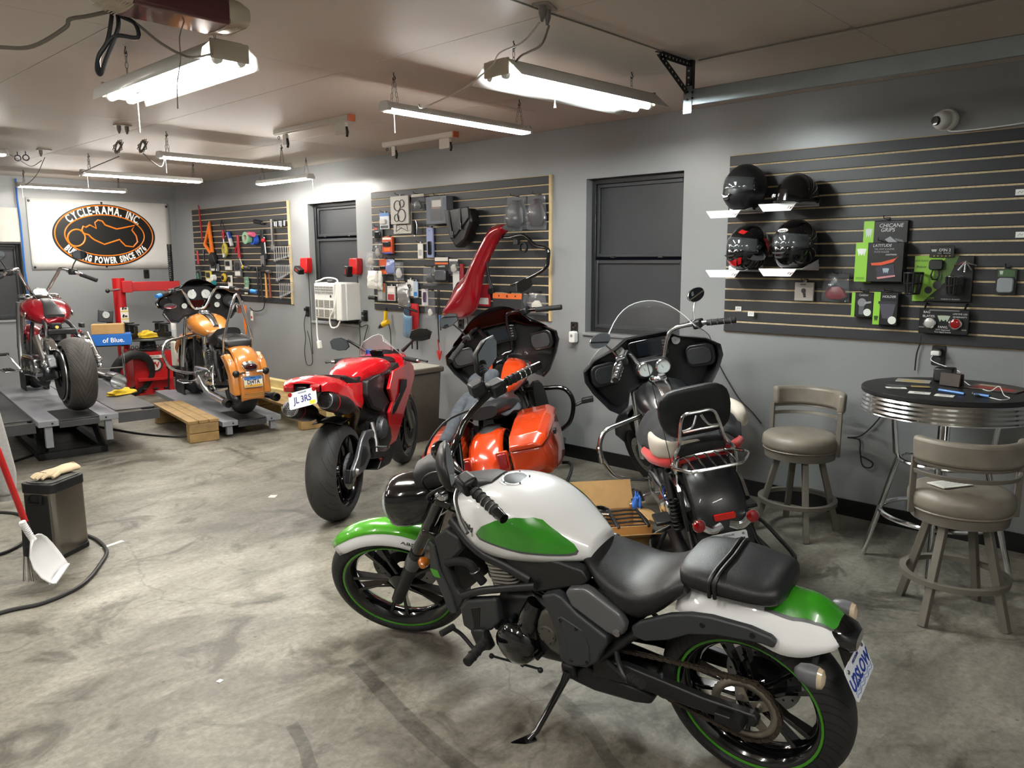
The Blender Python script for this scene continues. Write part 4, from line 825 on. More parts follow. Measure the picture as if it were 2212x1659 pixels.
# ================================================================ big twins
def rg_outline(f=1, dz=0, fz=None):
    H = [(0, 1.215), (.13, 1.215), (.22, 1.165), (.37, 1.125), (.45, 1.07), (.455, 1.0), (.415, .91), (.33, .78), (.27, .735), (.21, .77), (.18, .86), (.09, .90), (0, .90)]
    P = H+[(-y, z) for y, z in H[-2:0:-1]]
    return [(y*f, 1.0+(z-1.0)*(fz or f)+dz) for y, z in P]
def rg_fairing(r, outer, inner, gauges, speaker):
    R = lambda f, x, dz=0, fz=None, back=.10: [(x-back*(abs(y)/.45)**1.5, y, z) for y, z in rg_outline(f, dz, fz)]
    sh = G().loft([R(1.0, 1.205), R(1.003, 1.22), R(1.0, 1.24), R(.985, 1.30), R(.88, 1.42), R(.66, 1.54, -.02), R(.40, 1.60, -.03)], cap=False)
    n = 24; sh.f.append(tuple(range(6*n, 7*n))); f = sh.obj('fairing', outer, r, ang=45)
    g = G().loft([R(1.0, 1.205), R(.985, 1.19), R(.945, 1.20), R(.92, 1.235, back=.05), R(.90, 1.255, back=0)], cap=False); g.f.append(tuple(range(4*n, 5*n))); d = g.obj('dash_panel', inner, r, ang=45)
    for s in (-1, 1):
        M = T(1.155, .315*s, 1.02) @ Matrix.Rotation(rad(-90+18*s), 4, 'Z')
        G(M).prism([(x*(1 if x*s < 0 else .85), z) for x, z in rrect(.20, .15, .045, 4)], 'y', -.02, .06).obj('speaker_pod', inner, d, bev=.008)
        G(M).prism(rrect(.155, .11, .04, 4), 'y', -.027, -.019).obj('speaker_grille', speaker, d, bev=.003)
        if gauges: q = gauge(d, T(1.19, .185*s, 1.145, rz=-90), .030)
    G(T(1.195, 0, 1.125, rz=-90)).prism(rrect(.26, .13, .02, 3), 'y', -.02, .08).obj('radio', GLOSS, d, bev=.006)
    G(T(1.173, 0, 1.13, rz=-90)).prism(rrect(.15, .085, .006, 2), 'y', -.003, .003).obj('radio_screen', pl('15191d', .1), d)
    for k in range(4): G(T(1.172, -.10, 1.16-.02*k, rz=-90)).box((0, 0, 0), (.02, .008, .012)).obj('radio_button', pl('3a3d40'), d, bev=.002)
    if gauges:
        G(T(1.10, 0, 1.005, rz=-90, rx=0)).prism(rrect(.24, .115, .055, 6), 'y', -.01, .10).obj('gauge_pod', inner, d, bev=.008)
        for s in (-1, 1): gauge(d, T(1.088, .058*s, 1.007, rz=-90), .046)
    return f
def gauge(par, M, R):
    o = G(M).lathe([(R, 0), (R*1.06, -.006), (R*.95, -.010), (R*.9, -.004), (R*.9, .003)], (0, 0, 0), (0, 1, 0), 24).obj('gauge_bezel', CHROME, par)
    G(M).lathe([(0, -.0035), (R*.9, -.003)], (0, 0, 0), (0, 1, 0), 24).obj('gauge_face', mat('gauge_face', 'cfd6d4', .4), par)
    G(M).prism([(-.002, -R*.15), (.002, -R*.15), (-R*.35, R*.55)], 'y', -.0055, -.0045).obj('gauge_needle', pl('202020'), par)
    return o
def hd_wheels(r, ST, R=.325, w=.17, fR=.33, rimm=SATIN, fx=1.625, sp=('v', 5)):
    wheel(r, 'rear_wheel', T(0, 0, R), R, w, .215, tyre_mat('cruiser_tyre', 20, 5, .17, .1, .47), rimm, sp, (-.1,), discr=.14)
    wheel(r, 'front_wheel', ST @ T(fx, 0, fR), fR, .13, .24, tyre_mat('cruiser_tyre', 20, 5, .17, .1, .47), rimm, sp, (-.085, .085), discr=.14)
def hd_tank(r, paint, dz=0, wd=1, console=CHROME):
    t = G().body([(1.15, 0, .84+dz, .05*wd, .04, .05), (1.10, 0, .84+dz, .125*wd, .085, .09), (1.0, 0, .84+dz, .168*wd, .108, .12), (.87, 0, .83+dz, .172*wd, .105, .12), (.75, 0, .81+dz, .15*wd, .088, .105), (.65, 0, .78+dz, .11*wd, .06, .075), (.58, 0, .76+dz, .06*wd, .025, .04)], 26, 2.4, sm=3).obj('fuel_tank', paint, r, ang=60)
    if console:
        c = G().body([(1.13, 0, .915+dz, .045, .025, .03), (1.05, 0, .935+dz, .06, .03, .03), (.95, 0, .935+dz, .06, .028, .03), (.82, 0, .92+dz, .045, .022, .03), (.70, 0, .875+dz, .035, .016, .03), (.62, 0, .83+dz, .028, .012, .02)], 16, 3, sm=2).obj('tank_console', console, r, ang=50)
        G().lathe([(.052, -.01), (.054, .004), (.045, .014), (0, .016)], (.98, 0, .962+dz), (0, 0, 1), 24).obj('filler_cap', console, c)
    return t
def hd_bars(r, ST, P, grips, m=CHROME, gm=RUB, mirrors=CHROME, mz=.13, mdx=0, gring=None, mshape=None):
    """P: handlebar points of the left half from the clamp outwards; grips: where the grip starts (fraction of last leg)"""
    L = [V3(p) for p in P]; full = [V3((p.x, -p.y, p.z)) for p in L[::-1]]+L[1:]
    G(ST).tube(full, .0155, 10, 4).obj('handlebar', m, r)
    for s in (-1, 1):
        a = L[-2].lerp(L[-1], grips); b = L[-1]+(L[-1]-L[-2]).normalized()*.012; fl = lambda v: V3((v.x, v.y*s, v.z))
        o = G(ST).tube([fl(a), fl(b)], .0195, 12).obj('grip', gm, r)
        if gring:
            for k in range(4): t = .15+.23*k; c = fl(a.lerp(b, t)); G(ST).torus(c, .02, .004, fl(b-a), 14, 6).obj('grip_ring', gring, o)
        h = fl(L[-2].lerp(L[-1], grips*.55)); G(ST).box(h, (.06, .07, .055), T(rz=-30*s)).obj('switch_housing', BLK, r, bev=.012)
        G(ST).tube([h+V3((.045, 0, 0)), fl(a)+V3((.06, .02*s, -.01)), fl(b)+V3((.05, 0, -.01))], [.011, .008, .009], 8, 3).obj('lever', m if m != CHROME else CHROME, r)
        G(ST).box(h+V3((.05, -.015*s, .01)), (.05, .05, .035), T(rz=-20*s)).obj('lever_perch', m, r, bev=.008)
        if mirrors:
            e = h+V3((.03+mdx, .055*s, mz)); G(ST).tube([h+V3((.03, .0, .02)), h+V3((.035+mdx*.5, .02*s, mz*.55)), e], .006, 8, 2).obj('mirror_stem', mirrors, r)
            mirror_head(r, ST @ (T(*e) @ Matrix.Rotation(rad(-90-8*s), 4, 'Z') @ T(.02*s*-1, 0, .03)), .145, .09, mirrors, mshape)
    G(ST).tube([L[1]+V3((.03, 0, 0)), L[2]+V3((.05, -.03, -.04)), V3((1.30, .06, .85))], .006, 6, 4).obj('control_cable', CABLE, r)
def hd_forks(r, ST, m=CHROME, fz=.33, fx=1.625, top=.92):
    dx = .45
    for s in (-1, 1):
        G(ST).tube([(fx-.03, .10*s, fz), (fx-.03-dx*.55*.62, .10*s, fz+.55*.62)], [.03, .034], 14).obj('fork_slider', m, r)
        G(ST).tube([(fx-.03-dx*.33, .10*s, fz+.33), (fx-.03-dx*(top-fz), .10*s, top)], .025, 12).obj('fork_tube', m, r)
    G(ST).box((fx-.03-dx*(top-fz-.04), 0, top-.04), (.07, .25, .03), T(ry=-24)).obj('triple_clamp', m, r, bev=.008)
def hd_guard(r, m, y=.46, x=1.0, zt=.70, zb=.30, pegs=None, R=.016):
    for s in (-1, 1):
        o = G().tube([(x+.06, .10*s, zt+.02), (x+.03, .26*s, zt), (x, (y-.05)*s, zt-.03), (x-.02, y*s, (zt+zb)/2+.04), (x-.01, (y-.06)*s, zb+.07), (x+.03, .27*s, zb), (x+.06, .14*s, zb-.03)], R, 10, 5).obj('engine_guard', m, r)
        if pegs: q = G().tube([(x+.0, (y-.01)*s, (zt+zb)/2), (x+.02, (y+.10)*s, (zt+zb)/2+.02)], .012, 8).obj('highway_peg', pegs, r); G().prism([(x-.01, -.018), (x+.07, -.018), (x+.07, .02), (x-.01, .02)], 'y', (y+.06)*s, (y+.15)*s, T(0, 0, (zt+zb)/2+.02)).obj('peg_pad', pegs, q, bev=.006)
def hd_frame(r, m=SATIN):
    for s in (-1, 1):
        G().tube([(1.22, .04*s, .80), (1.12, .10*s, .55), (1.05, .13*s, .22), (.6, .14*s, .17), (.38, .13*s, .25), (.33, .13*s, .55), (.5, .10*s, .72), (1.1, .04*s, .80)], .018, 10, 3).obj('frame_tube', m, r)
        G().prism([(.45, .34), (-.02, .36), (-.05, .31), (.45, .25)], 'y', .11*s, .135*s).obj('swingarm', m, r, bev=.006)
        G().tube([(.10, .16*s, .33), (.20, .16*s, .60)], .026, 12).obj('shock_absorber', m, r)
def hd_fender(r, paint, hw=.105, a0=20, a1=190, R=.365, cz=.325, cx=0, name='rear_fender', drop=.05, M=None, depth=.16):
    A = [a0+(a1-a0)*k/16 for k in range(17)]
    return G(M).sheet([[(cx+(R-drop*abs(t)**4-(depth*(abs(t) > .97)))*cos(rad(a)), hw*min(1, abs(t)/.9)*(1 if t > 0 else -1), cz+(R-drop*abs(t)**4-(depth*(abs(t) > .97)))*sin(rad(a))) for t in (-1, -.9, -.75, -.55, -.3, 0, .3, .55, .75, .9, 1)] for a in A]).obj(name, paint, r, thick=.004, ang=50)
def saddlebag(r, paint, s, z0=.27, z1=.655, x0=-.36, x1=.34, y0=.165, y1=.41):
    P = lambda x, yi, yo, za, zb: [(x, s*yi, za), (x, s*yo, za+.03), (x, s*(yo+.015), (za+zb)/2), (x, s*yo, zb), (x, s*yi, zb)]
    body = G().loft([P(x0, y0, y1-.05, z0+.10, z1-.13), P(x0+.06, y0, y1-.02, z0+.04, z1-.10), P((x0+x1)/2, y0, y1, z0, z1-.07), P(x1-.08, y0, y1, z0, z1-.05), P(x1, y0, y1-.04, z0+.08, z1-.06)]).obj('saddlebag', paint, r, bev=.02, seg=3)
    Q = lambda x, yi, yo, za, zb: [(x, s*yi, za), (x, s*yo, za), (x, s*(yo-.01), (za+zb)/2), (x, s*(yo-.05), zb), (x, s*(yi+.01), zb)]
    G().loft([Q(x0-.01, y0, y1-.045, z1-.13, z1-.10), Q(x0+.05, y0, y1-.005, z1-.105, z1-.045), Q((x0+x1)/2, y0, y1+.012, z1-.07, z1), Q(x1-.09, y0, y1+.012, z1-.05, z1+.01), Q(x1+.005, y0, y1-.035, z1-.06, z1-.03)]).obj('bag_lid', paint, body, bev=.014, seg=3)
    G().box(((x0+x1)/2-.12, s*(y1+.02), z1-.10), (.07, .018, .03)).obj('bag_latch', BLK, body, bev=.004)
    return body
def windshield(r, name, m, x=1.40, zb=1.15, H=.28, hw=.34, lean=.20, curve=.16, edge=None):
    N = 14; f = lambda u, v: (x-lean*v-curve*u*u, hw*u*(1-.30*v**2.2), zb-.06*u*u+(H-.13*H/.28*abs(u)**2.6)*v)
    o = G().sheet([[f(k*2/N-1, v) for k in range(N+1)] for v in [j/7 for j in range(8)]]).obj(name, m, r, thick=.004, ang=60)
    if edge: G().tube([f(-1, v) for v in (0, .25, .5, .75)]+[f(k*2/N-1, 1) for k in range(N+1)]+[f(1, v) for v in (.75, .5, .25, 0)], .003, 6).obj('shield_edge', edge, o)
    return o
def indicator(r, x, y, z, m=BLK, lens=REDL, rr=.028):
    o = G().lathe([(0, .04), (rr*.6, .036), (rr, .015), (rr, 0)], (x, y, z), (1, 0, 0), 16).obj('indicator', m, r)
    G().lathe([(rr*.95, 0), (rr*.85, .012), (rr*.4, .018), (0, .019)], (x, y, z), (-1, 0, 0), 16).obj('indicator_lens', lens, o)
SMOKE = mat('smoke_shield', '0a0a0b', .2, alpha=.97, spec=.15); CLEARSH = mat('clear_shield', 'c8cccc', .06, alpha=.20, spec=.9); SHEDGE = mat('shield_edge', 'a9adae', .3)

def black_tourer():
    MB = mat('denim_black_paint', '16171a', .36, coat=.25)
    r = thing('motorcycle', 'matte black touring motorcycle with tall clear windshield and chrome luggage rack', 'motorcycle', (3.625, 1.85, 0), 42.2, lean=11.6)
    ST = steer((1.28, 0, .80), 26, 24)
    hd_wheels(r, ST); hd_frame(r); vtwin(r); primary(r, CHROME); hd_forks(r, ST); hd_tank(r, MB)
    hd_fender(r, MB, .10, 25, 95, .36, .33, 1.625, 'front_fender', M=ST, depth=.10)
    hd_bars(r, ST, [(1.18, 0, .99), (1.16, .07, 1.0), (1.10, .16, 1.17), (1.0, .25, 1.19), (.80, .45, 1.13)], .42, gring=CHROME, mz=.14)
    rg_fairing(r, mat('fairing_satin_black', '121315', .3, coat=.5), SATIN, True, mat('hex_grille', '232527', .5, bump=.6, bs=120)); windshield(r, 'windshield', CLEARSH, 1.36, 1.12, .32, .41, .22, .15, SHEDGE)
    # fender with wide flat tail
    F = [(.16, .645, .10), (.05, .695, .11), (-.08, .705, .115), (-.20, .665, .118), (-.285, .58, .12), (-.325, .47, .122), (-.345, .36, .124), (-.35, .27, .12)]
    Q = catmull([(a, c, b) for a, b, c in F], 2)
    rows = []
    for k, q in enumerate(Q):
        a = Q[max(k-1, 0)]; b = Q[min(k+1, len(Q)-1)]; t = V3((b.x-a.x, 0, b.z-a.z)).normalized(); nrm = V3((-t.z, 0, t.x)); nrm = nrm if nrm.x < 0 or nrm.z > 0 else -nrm
        rows.append([V3((q.x, u*q.y, q.z))-nrm*(.02*abs(u)**3)-nrm*(.11 if abs(v) > 1 else 0) for v in (-1.1, -1, -.8, -.5, 0, .5, .8, 1, 1.1) for u in (max(-1, min(1, v)),)])
    fd = G().sheet(rows).obj('rear_fender', MB, r, thick=.004, ang=50)
    for s in (-1, 1):
        G().tube([(.22, .145*s, .56), (.05, .15*s, .60), (-.10, .15*s, .57), (-.20, .145*s, .50)], .022, 8, 3).obj('fender_strut', CHROME, r)
        indicator(r, -.355, .128*s, .463, CHROME, REDL, .032)
        G().tube([(-.33, .02*s, .435), (-.345, .07*s, .425), (-.345, .11*s, .45)], .02, 8, 3).obj('light_bar', CHROME, r)
        # lower guard rails around the missing bags
        G().tube([(.30, .18*s, .24), (.28, .30*s, .20), (.05, .33*s, .17), (-.22, .33*s, .16), (-.26, .28*s, .17), (-.25, .17*s, .25), (-.15, .15*s, .40)], .011, 8, 3).obj('bag_guard', BLK, r)
    G().prism(rrect(.10, .028, .005, 2), 'y', -.008, .008).obj('reflector', mat('red_reflector', 'd01408', .25, coat=1), r, mx=T(-.348, 0, .485, rz=-90))
    p = plate(r, T(-.362, .0, .355) @ Matrix.Rotation(rad(-90), 4, 'Z') @ Matrix.Rotation(rad(-6), 4, 'X'), 'HK 9ZU', '222c52', 'MISSOURI', 'd9dce0')
    G().box((.04, -.003, -.035), (.03, .001, .024)).obj('plate_sticker', pl('d3c32a'), p)
    # seat, jacket support, backrest, rack
    G().body([(.64, 0, .72, .08, .04, .05), (.52, 0, .70, .14, .04, .07), (.36, 0, .70, .18, .05, .08), (.20, 0, .73, .175, .06, .08), (.02, 0, .75, .15, .05, .06), (-.06, 0, .75, .12, .03, .04)], 20, 3, sm=2).obj('seat', LEATHER, r)
    G().body([(.825, 0, -.02, .12, .035, .03), (.86, 0, -.03, .165, .042, .035), (.95, 0, -.05, .185, .045, .038), (1.03, 0, -.065, .175, .045, .036), (1.07, 0, -.075, .13, .035, .03), (1.08, 0, -.078, .08, .02, .02)], 22, 3, sm=2, axis='z').obj('backrest_pad', LEATHER, r).matrix_local = Matrix(((0, 1, 0, 0), (1, 0, 0, 0), (0, 0, 1, 0), (0, 0, 0, 1)))
    G().tube([(-.10, .155, .66), (-.11, .15, .74), (-.105, .115, .80), (-.125, .095, .90), (-.14, .07, .955), (-.142, 0, .96), (-.14, -.07, .955), (-.125, -.095, .90), (-.105, -.115, .80), (-.11, -.15, .74), (-.10, -.155, .66)], .009, 8, 4).obj('sissy_bar', CHROME, r)
    for s in (-1, 1): G().tube([(-.128, .09*s, .875), (-.135, .04*s, .89), (-.14, .012*s, .945)], .007, 8, 3).obj('sissy_brace', CHROME, r)
    G().tube([(-.128, .088, .868), (-.132, 0, .872), (-.128, -.088, .868)], .007, 8).obj('sissy_brace', CHROME, r)
    rk = [(-.10, .10), (-.16, .165), (-.22, .185), (-.27, .17), (-.35, .13), (-.37, .09), (-.37, -.09), (-.35, -.13), (-.27, -.17), (-.22, -.185), (-.16, -.165), (-.10, -.10)]
    rack = G().tube([(x, y, .735) for x, y in rk], .008, 8, 3, closed=True).obj('luggage_rack', CHROME, r)
    for k in range(5): y = -.10+.05*k; G().tube([(-.11, y, .737), (-.24, y, .745), (-.365, y, .735)], .0055, 6, 2).obj('rack_bar', CHROME, rack)
    for s in (-1, 1): G().tube([(-.14, .14*s, .735), (-.10, .15*s, .66), (-.06, .15*s, .60)], .008, 8, 2).obj('rack_leg', CHROME, rack)
    G().tube([(-.22, .175, .45), (-.20, .185, .80), (-.13, .20, 1.25)], .002, 5).obj('antenna', BLK, r)
    G().box((-.22, .165, .50), (.02, .02, .20), T(ry=8)).obj('antenna_base', BLK, r, bev=.004)
    hd_guard(r, CHROME, .45, 1.03, .70, .31)
    G().box((1.01, .455, .53), (.05, .03, .12)).obj('guard_pad', CHROME, r, bev=.012)
    for s in (-1, 1): floorboard(r, .86, .30*s, .27); G().box((.20, .23*s, .33), (.16, .09, .02)).obj('passenger_board', SATIN, r, bev=.006)
    G().tube([(.82, -.10, .55), (.95, -.15, .45), (.85, -.17, .22), (.4, -.18, .19), (-.25, -.20, .20)], .035, 12, 4).obj('exhaust_pipe', SATIN, r)
    G().tube([(.5, .15, .2), (.2, .17, .19), (-.25, .19, .20)], .038, 12, 2).obj('silencer', SATIN, r)
    for k in range(8): G().torus((.10-.0*k, .165, .30+.022*k), .026, .006, (0, 0, 1), 14, 6).obj('shock_coil', BLK, r)
    G().tube([(.42, .19, .18), (.40, .30, .03)], .012, 8).obj('side_stand', SATIN, r)
    for q in range(3): G().tube([(.30, .15, .50-.03*q), (.22, .20, .46-.02*q), (.15, .17, .40+.02*q), (.12, .16, .30)], .004, 5, 4).obj('loose_wire', pl(('1c3fa0', '101010', '101010')[q]), r)
    bpy.context.view_layer.update()
    for s in (1, -1): text_decal('Road Glide', .034, [c for c in r.children if c.name.startswith('fuel_tank')][0], mat('silver_badge', 'c8c8c8', .3, .8), r, T(.88, 0, .80) @ Matrix(((-s, 0, 0, 0), (0, 0, s, 0), (0, 1, 0, 0), (0, 0, 0, 1))), side=s, shear=.3)
    return r
black_tourer()

def orange_tourer():
    OR = mat('burnt_orange_paint', 'b8380f', .22, coat=1, var=.1, vs=3); OK = mat('orange_inner_black', '0e0f10', .3, coat=.4)
    r = thing('motorcycle', 'burnt orange touring motorcycle with black fairing and hard saddlebags', 'motorcycle', (3.585, 3.335, 0), 34.6, lean=13.3)
    ST = steer((1.28, 0, .80), 26, 26)
    hd_wheels(r, ST, fx=1.60); hd_frame(r); vtwin(r, cyl=GLOSS, fin=SATIN); primary(r, GLOSS); hd_forks(r, ST, GLOSS, fx=1.60); t = hd_tank(r, OR, .01, 1.12, console=GLOSS)
    hd_fender(r, OR, .09, 30, 120, .37, .33, 1.60, 'front_fender', M=ST, depth=.08)
    hd_bars(r, ST, [(1.17, 0, .98), (1.16, .07, .99), (1.13, .11, 1.20), (1.07, .17, 1.25), (.84, .46, 1.14)], .50, m=GLOSS, gring=None, mirrors=BLK, mz=.15, mdx=-.01, mshape=[(-.075, -.02), (-.05, .04), (.03, .05), (.085, .02), (.075, -.025), (.02, -.045), (-.045, -.045)])
    rg_fairing(r, OR, OK, False, mat('cloth_grille', '26282a', .6, bump=.4, bs=500)); windshield(r, 'windshield', SMOKE, 1.38, 1.13, .22, .40, .20, .15)
    for b, s in ((1, 1), (2, -1)): saddlebag(r, OR, s)
    G().box((0, 0, .05), (.01, .01, .01)) 
    F = [(.22, .54, .09), (.08, .61, .10), (-.06, .63, .105), (-.20, .60, .108), (-.30, .53, .11), (-.355, .43, .115), (-.385, .32, .11)]
    Q = catmull([(a, c, b) for a, b, c in F], 2)
    fd = G().sheet([[(q.x+.025*abs(u)**2.5, q.y*u, q.z-.03*abs(u)**3) for u in (-1, -.75, -.5, -.2, 0, .2, .5, .75, 1)] for q in Q]).obj('rear_fender', OR, r, thick=.004, ang=50)
    for s in (-1, 1):
        G().prism(rrect(.055, .10, .012, 3), 'y', -.015, .015).obj('tail_lamp', REDL, r, mx=T(-.352, .115*s, .475, rz=-90), bev=.004)
        G().prism(rrect(.075, .125, .014, 3), 'y', -.012, .02).obj('lamp_bezel', OR, r, mx=T(-.345, .115*s, .475, rz=-90), bev=.004)
        floorboard(r, .86, .30*s, .27, BLK)
        G().body([(1.06, .22*s, .52, .05, .20, .16), (1.12, .20*s, .52, .06, .21, .18), (1.16, .16*s, .52, .05, .18, .16)], 14, 3).obj('leg_fairing', BLK, r)
        G().tube([(.30, .17*s, .25), (.28, .42*s, .24), (-.1, .44*s, .23), (-.3, .40*s, .25), (-.32, .2*s, .28)], .011, 8, 3).obj('bag_guard', BLK, r)
        G().tube([(.6, .18*s, .18), (.2, .20*s, .17), (-.42, .22*s, .21)], .042, 12, 2).obj('silencer', GLOSS, r)
    G().body([(.63, 0, .73, .08, .04, .05), (.50, 0, .71, .15, .035, .07), (.36, 0, .70, .18, .04, .08), (.22, 0, .735, .17, .05, .08), (.05, 0, .75, .13, .045, .06), (-.05, 0, .75, .09, .03, .05)], 20, 3, sm=2).obj('seat', LEATHER, r)
    hd_guard(r, GLOSS, .46, 1.05, .66, .30, BLK, .018)
    plate(r, T(-.415, 0, .33) @ Matrix.Rotation(rad(-90), 4, 'Z') @ Matrix.Rotation(rad(-10), 4, 'X'), '', '222c52', '', 'd9dce0')
    G().tube([(.42, .19, .18), (.40, .32, .04)], .012, 8).obj('side_stand', SATIN, r)
    return r
orange_tourer()

def tan_bagger():
    TN = mat('copper_tan_paint', 'c07a34', .25, coat=1); r = thing('motorcycle', 'copper tan bagger motorcycle with tall chrome sissy bar on the low lift', 'motorcycle', (3.816, 7.225, .165), 81, lean=1)
    ST = steer((1.28, 0, .80), 26, 0)
    hd_wheels(r, ST, fx=1.62); hd_frame(r); vtwin(r); primary(r, CHROME); hd_forks(r, ST); hd_tank(r, TN, .012, 1.15)
    hd_fender(r, TN, .09, 30, 120, .37, .33, 1.62, 'front_fender', M=ST, depth=.08)
    hd_bars(r, ST, [(1.16, 0, 1.0), (1.15, .07, 1.02), (1.12, .17, 1.20), (1.02, .25, 1.22), (.80, .50, 1.17)], .50, mirrors=None)
    for s in (-1, 1): G().tube([(.83, .465*s, 1.178), (.79, .515*s, 1.168)], .0225, 10).obj('blue_tape', mat('blue_tape', '2a78c8', .5), r)
    # batwing fairing
    H = [(0, 1.26), (.12, 1.265), (.24, 1.24), (.35, 1.17), (.44, 1.14), (.47, 1.08), (.45, 1.03), (.38, 1.02), (.40, .96), (.33, .87), (.24, .85), (.16, .92), (0, .93)]
    O = H+[(-y, z) for y, z in H[-2:0:-1]]; n = len(O); sc = lambda f, x, b=.12: [(x-b*(abs(y)/.45)**2, y*f, 1.07+(z-1.07)*f) for y, z in O]
    g = G().loft([sc(.95, 1.18), sc(.985, 1.17), sc(1, 1.2), sc(.93, 1.32), sc(.72, 1.42), sc(.4, 1.47)], cap=False); g.f.append(tuple(range(5*n, 6*n))); g.obj('fairing', mat('fairing_gloss_black', '0b0b0d', .2, coat=1), r, ang=45)
    g = G().loft([sc(.95, 1.18), sc(.92, 1.21, .06), sc(.89, 1.225, 0)], cap=False); g.f.append(tuple(range(2*n, 3*n))); d = g.obj('dash_panel', SATIN, r, ang=45)
    for y, z, R in ((.055, 1.155, .05), (-.095, 1.155, .05), (-.225, 1.12, .031), (.145, 1.035, .031), (-.205, 1.03, .031)): gauge(d, T(1.19, y, z, rz=-90), R)
    G(T(1.19, -.02, 1.05, rz=-90)).prism(rrect(.22, .09, .01, 2), 'y', -.01, .05).obj('radio', GLOSS, d, bev=.004)
    for s in (-1, 1): G(T(1.16, .34*s, 1.07) @ Matrix.Rotation(rad(-90+12*s), 4, 'Z')).lathe([(.07, .03), (.07, -.006), (.06, -.012), (.055, -.006), (0, -.004)], (0, 0, 0), (0, 1, 0), 24).obj('speaker', BLK, d); mirror_head(r, T(1.02, .335*s, 1.05, rz=-90-6*s), .13, .06, CHROME)
    windshield(r, 'windshield', SMOKE, 1.30, 1.20, .12, .30, .12, .1)
    # quilted seat
    st = G().body([(.66, 0, .76, .07, .03, .06), (.56, 0, .745, .12, .03, .09), (.44, 0, .735, .15, .035, .10), (.34, 0, .75, .15, .05, .10), (.26, 0, .79, .13, .06, .09)], 20, 3, sm=2).obj('rider_seat', LEATHER, r); bpy.context.view_layer.update()
    G().body([(.28, 0, .755, .11, .035, .04), (.18, 0, .75, .135, .035, .05), (.06, 0, .735, .14, .032, .05), (-.03, 0, .72, .13, .028, .045), (-.05, 0, .715, .11, .015, .03)], 20, 3.2, sm=2).obj('pillion_seat', LEATHER, r)
    for k in range(5):
        for d_ in (-1, 1): pts = [(.20-.05*k+.16*t*.5, d_*(-.11+.22*t), .79-.004*k-.03*(2*t-1)**4) for t in (0, .25, .5, .75, 1)]; G().tube(pts, .003, 5, 2).obj('quilt_seam', BLK, r)
    # fender
    F = [(.20, .60, .10), (.06, .675, .11), (-.08, .685, .115), (-.20, .63, .118), (-.29, .52, .118), (-.335, .39, .118), (-.35, .27, .116), (-.352, .20, .112)]
    Q = catmull([(a, c, b) for a, b, c in F], 2)
    G().sheet([[(q.x+.03*abs(u)**3, q.y*u, q.z-.02*abs(u)**3) for u in (-1, -.8, -.5, -.2, 0, .2, .5, .8, 1)] for q in Q]).obj('rear_fender', TN, r, thick=.005, ang=50)
    for s in (-1, 1): G().prism([(.02, .60), (-.12, .63), (-.24, .55), (-.31, .42), (-.335, .24), (-.20, .25), (-.18, .42), (-.10, .52)], 'y', .112*s, .185*s).obj('fender_filler', TN, r, bev=.02, seg=3)
    for k in range(4): G().tube([(-.353, -.10, .225+.012*k), (-.357, 0, .222+.012*k), (-.353, .10, .225+.012*k)], .003, 6, 2).obj('fender_trim', mat('trim_gold', 'd9a760', .3, .4), r)
    G().body([(-.33, 0, .505, .06, .035, .035), (-.30, 0, .505, .075, .045, .045), (-.27, 0, .51, .075, .05, .05)], 18, 2.6).obj('lamp_housing', CHROME, r); G().body([(-.325, 0, .505, .055, .03, .03), (-.345, 0, .505, .045, .022, .022)], 18, 2.6).obj('tail_lamp', mat('smoked_red_lens', '3a1418', .1, coat=1), r)
    for s in (-1, 1): indicator(r, -.325, .145*s, .455, DARKM, BLK, .032); G().tube([(-.31, .05*s, .455), (-.315, .12*s, .455)], .01, 8).obj('light_bar', CHROME, r)
    p = plate(r, T(-.362, 0, .37) @ Matrix.Rotation(rad(-90), 4, 'Z') @ Matrix.Rotation(rad(-5), 4, 'X'), 'DJ4TA', '20264a', 'KANSAS', 'e6e2c8')
    G().prism(rrect(.17, .03, .008, 3), 'y', -.0022, -.0014).obj('plate_band', pl('3f78c0'), p).location = (0, 0, .034); G().prism(rrect(.17, .02, .008, 3), 'y', -.0022, -.0014).obj('plate_band', pl('d9a02c'), p).location = (0, 0, -.038)
    G().tube([(k_[0]*.098, -.003, k_[1]*.06) for k_ in ((-.95, -.9), (.95, -.9), (.95, .9), (-.95, .9))], .004, 6, closed=True).obj('plate_frame', CHROME, p)
    # sissy bar
    for a, m_ in ((.0, CHROME),):
        G().tube([(.02, .135, .60), (-.01, .14, .74), (-.02, .135, .78), (-.06, .045, 1.10), (-.07, 0, 1.19), (-.06, -.045, 1.10), (-.02, -.135, .78), (-.01, -.14, .74), (.02, -.135, .60)], .0135, 10, 3).obj('sissy_bar', CHROME, r)
        G().tube([(-.04, .085, .96), (-.06, .02, 1.09), (-.06, -.02, 1.09), (-.04, -.085, .96)], .009, 8, 3).obj('sissy_brace', CHROME, r)
    G().box((-.06, -.02, 1.05), (.012, .05, .09)).obj('sissy_plate', CHROME, r, bev=.006)
    hd_guard(r, CHROME, .465, .98, .71, .34)
    for s in (-1, 1):
        floorboard(r, .84, .31*s, .27)
        G().tube([(.75, .17*s, .30), (.45, .19*s, .19), (.1, .20*s, .17), (-.16, .21*s if s > 0 else -.265, .165)], .035, 14, 3).obj('silencer', CHROME, r)
        a = V3((-.15, .21 if s > 0 else -.265, .165)); G().lathe([(.036, 0), (.042, .01), (.042, .09), (.034, .095), (.034, .03), (0, .03)], a, (-1, 0, 0), 18).obj('exhaust_tip', BLK, r)
        G().tube([(.30, .15*s, .52), (.25, .19*s, .36), (.20, .19*s, .24), (-.05, .17*s, .28), (-.12, .16*s, .30)], .012, 8, 3).obj('bag_mount_rail', CHROME, r)
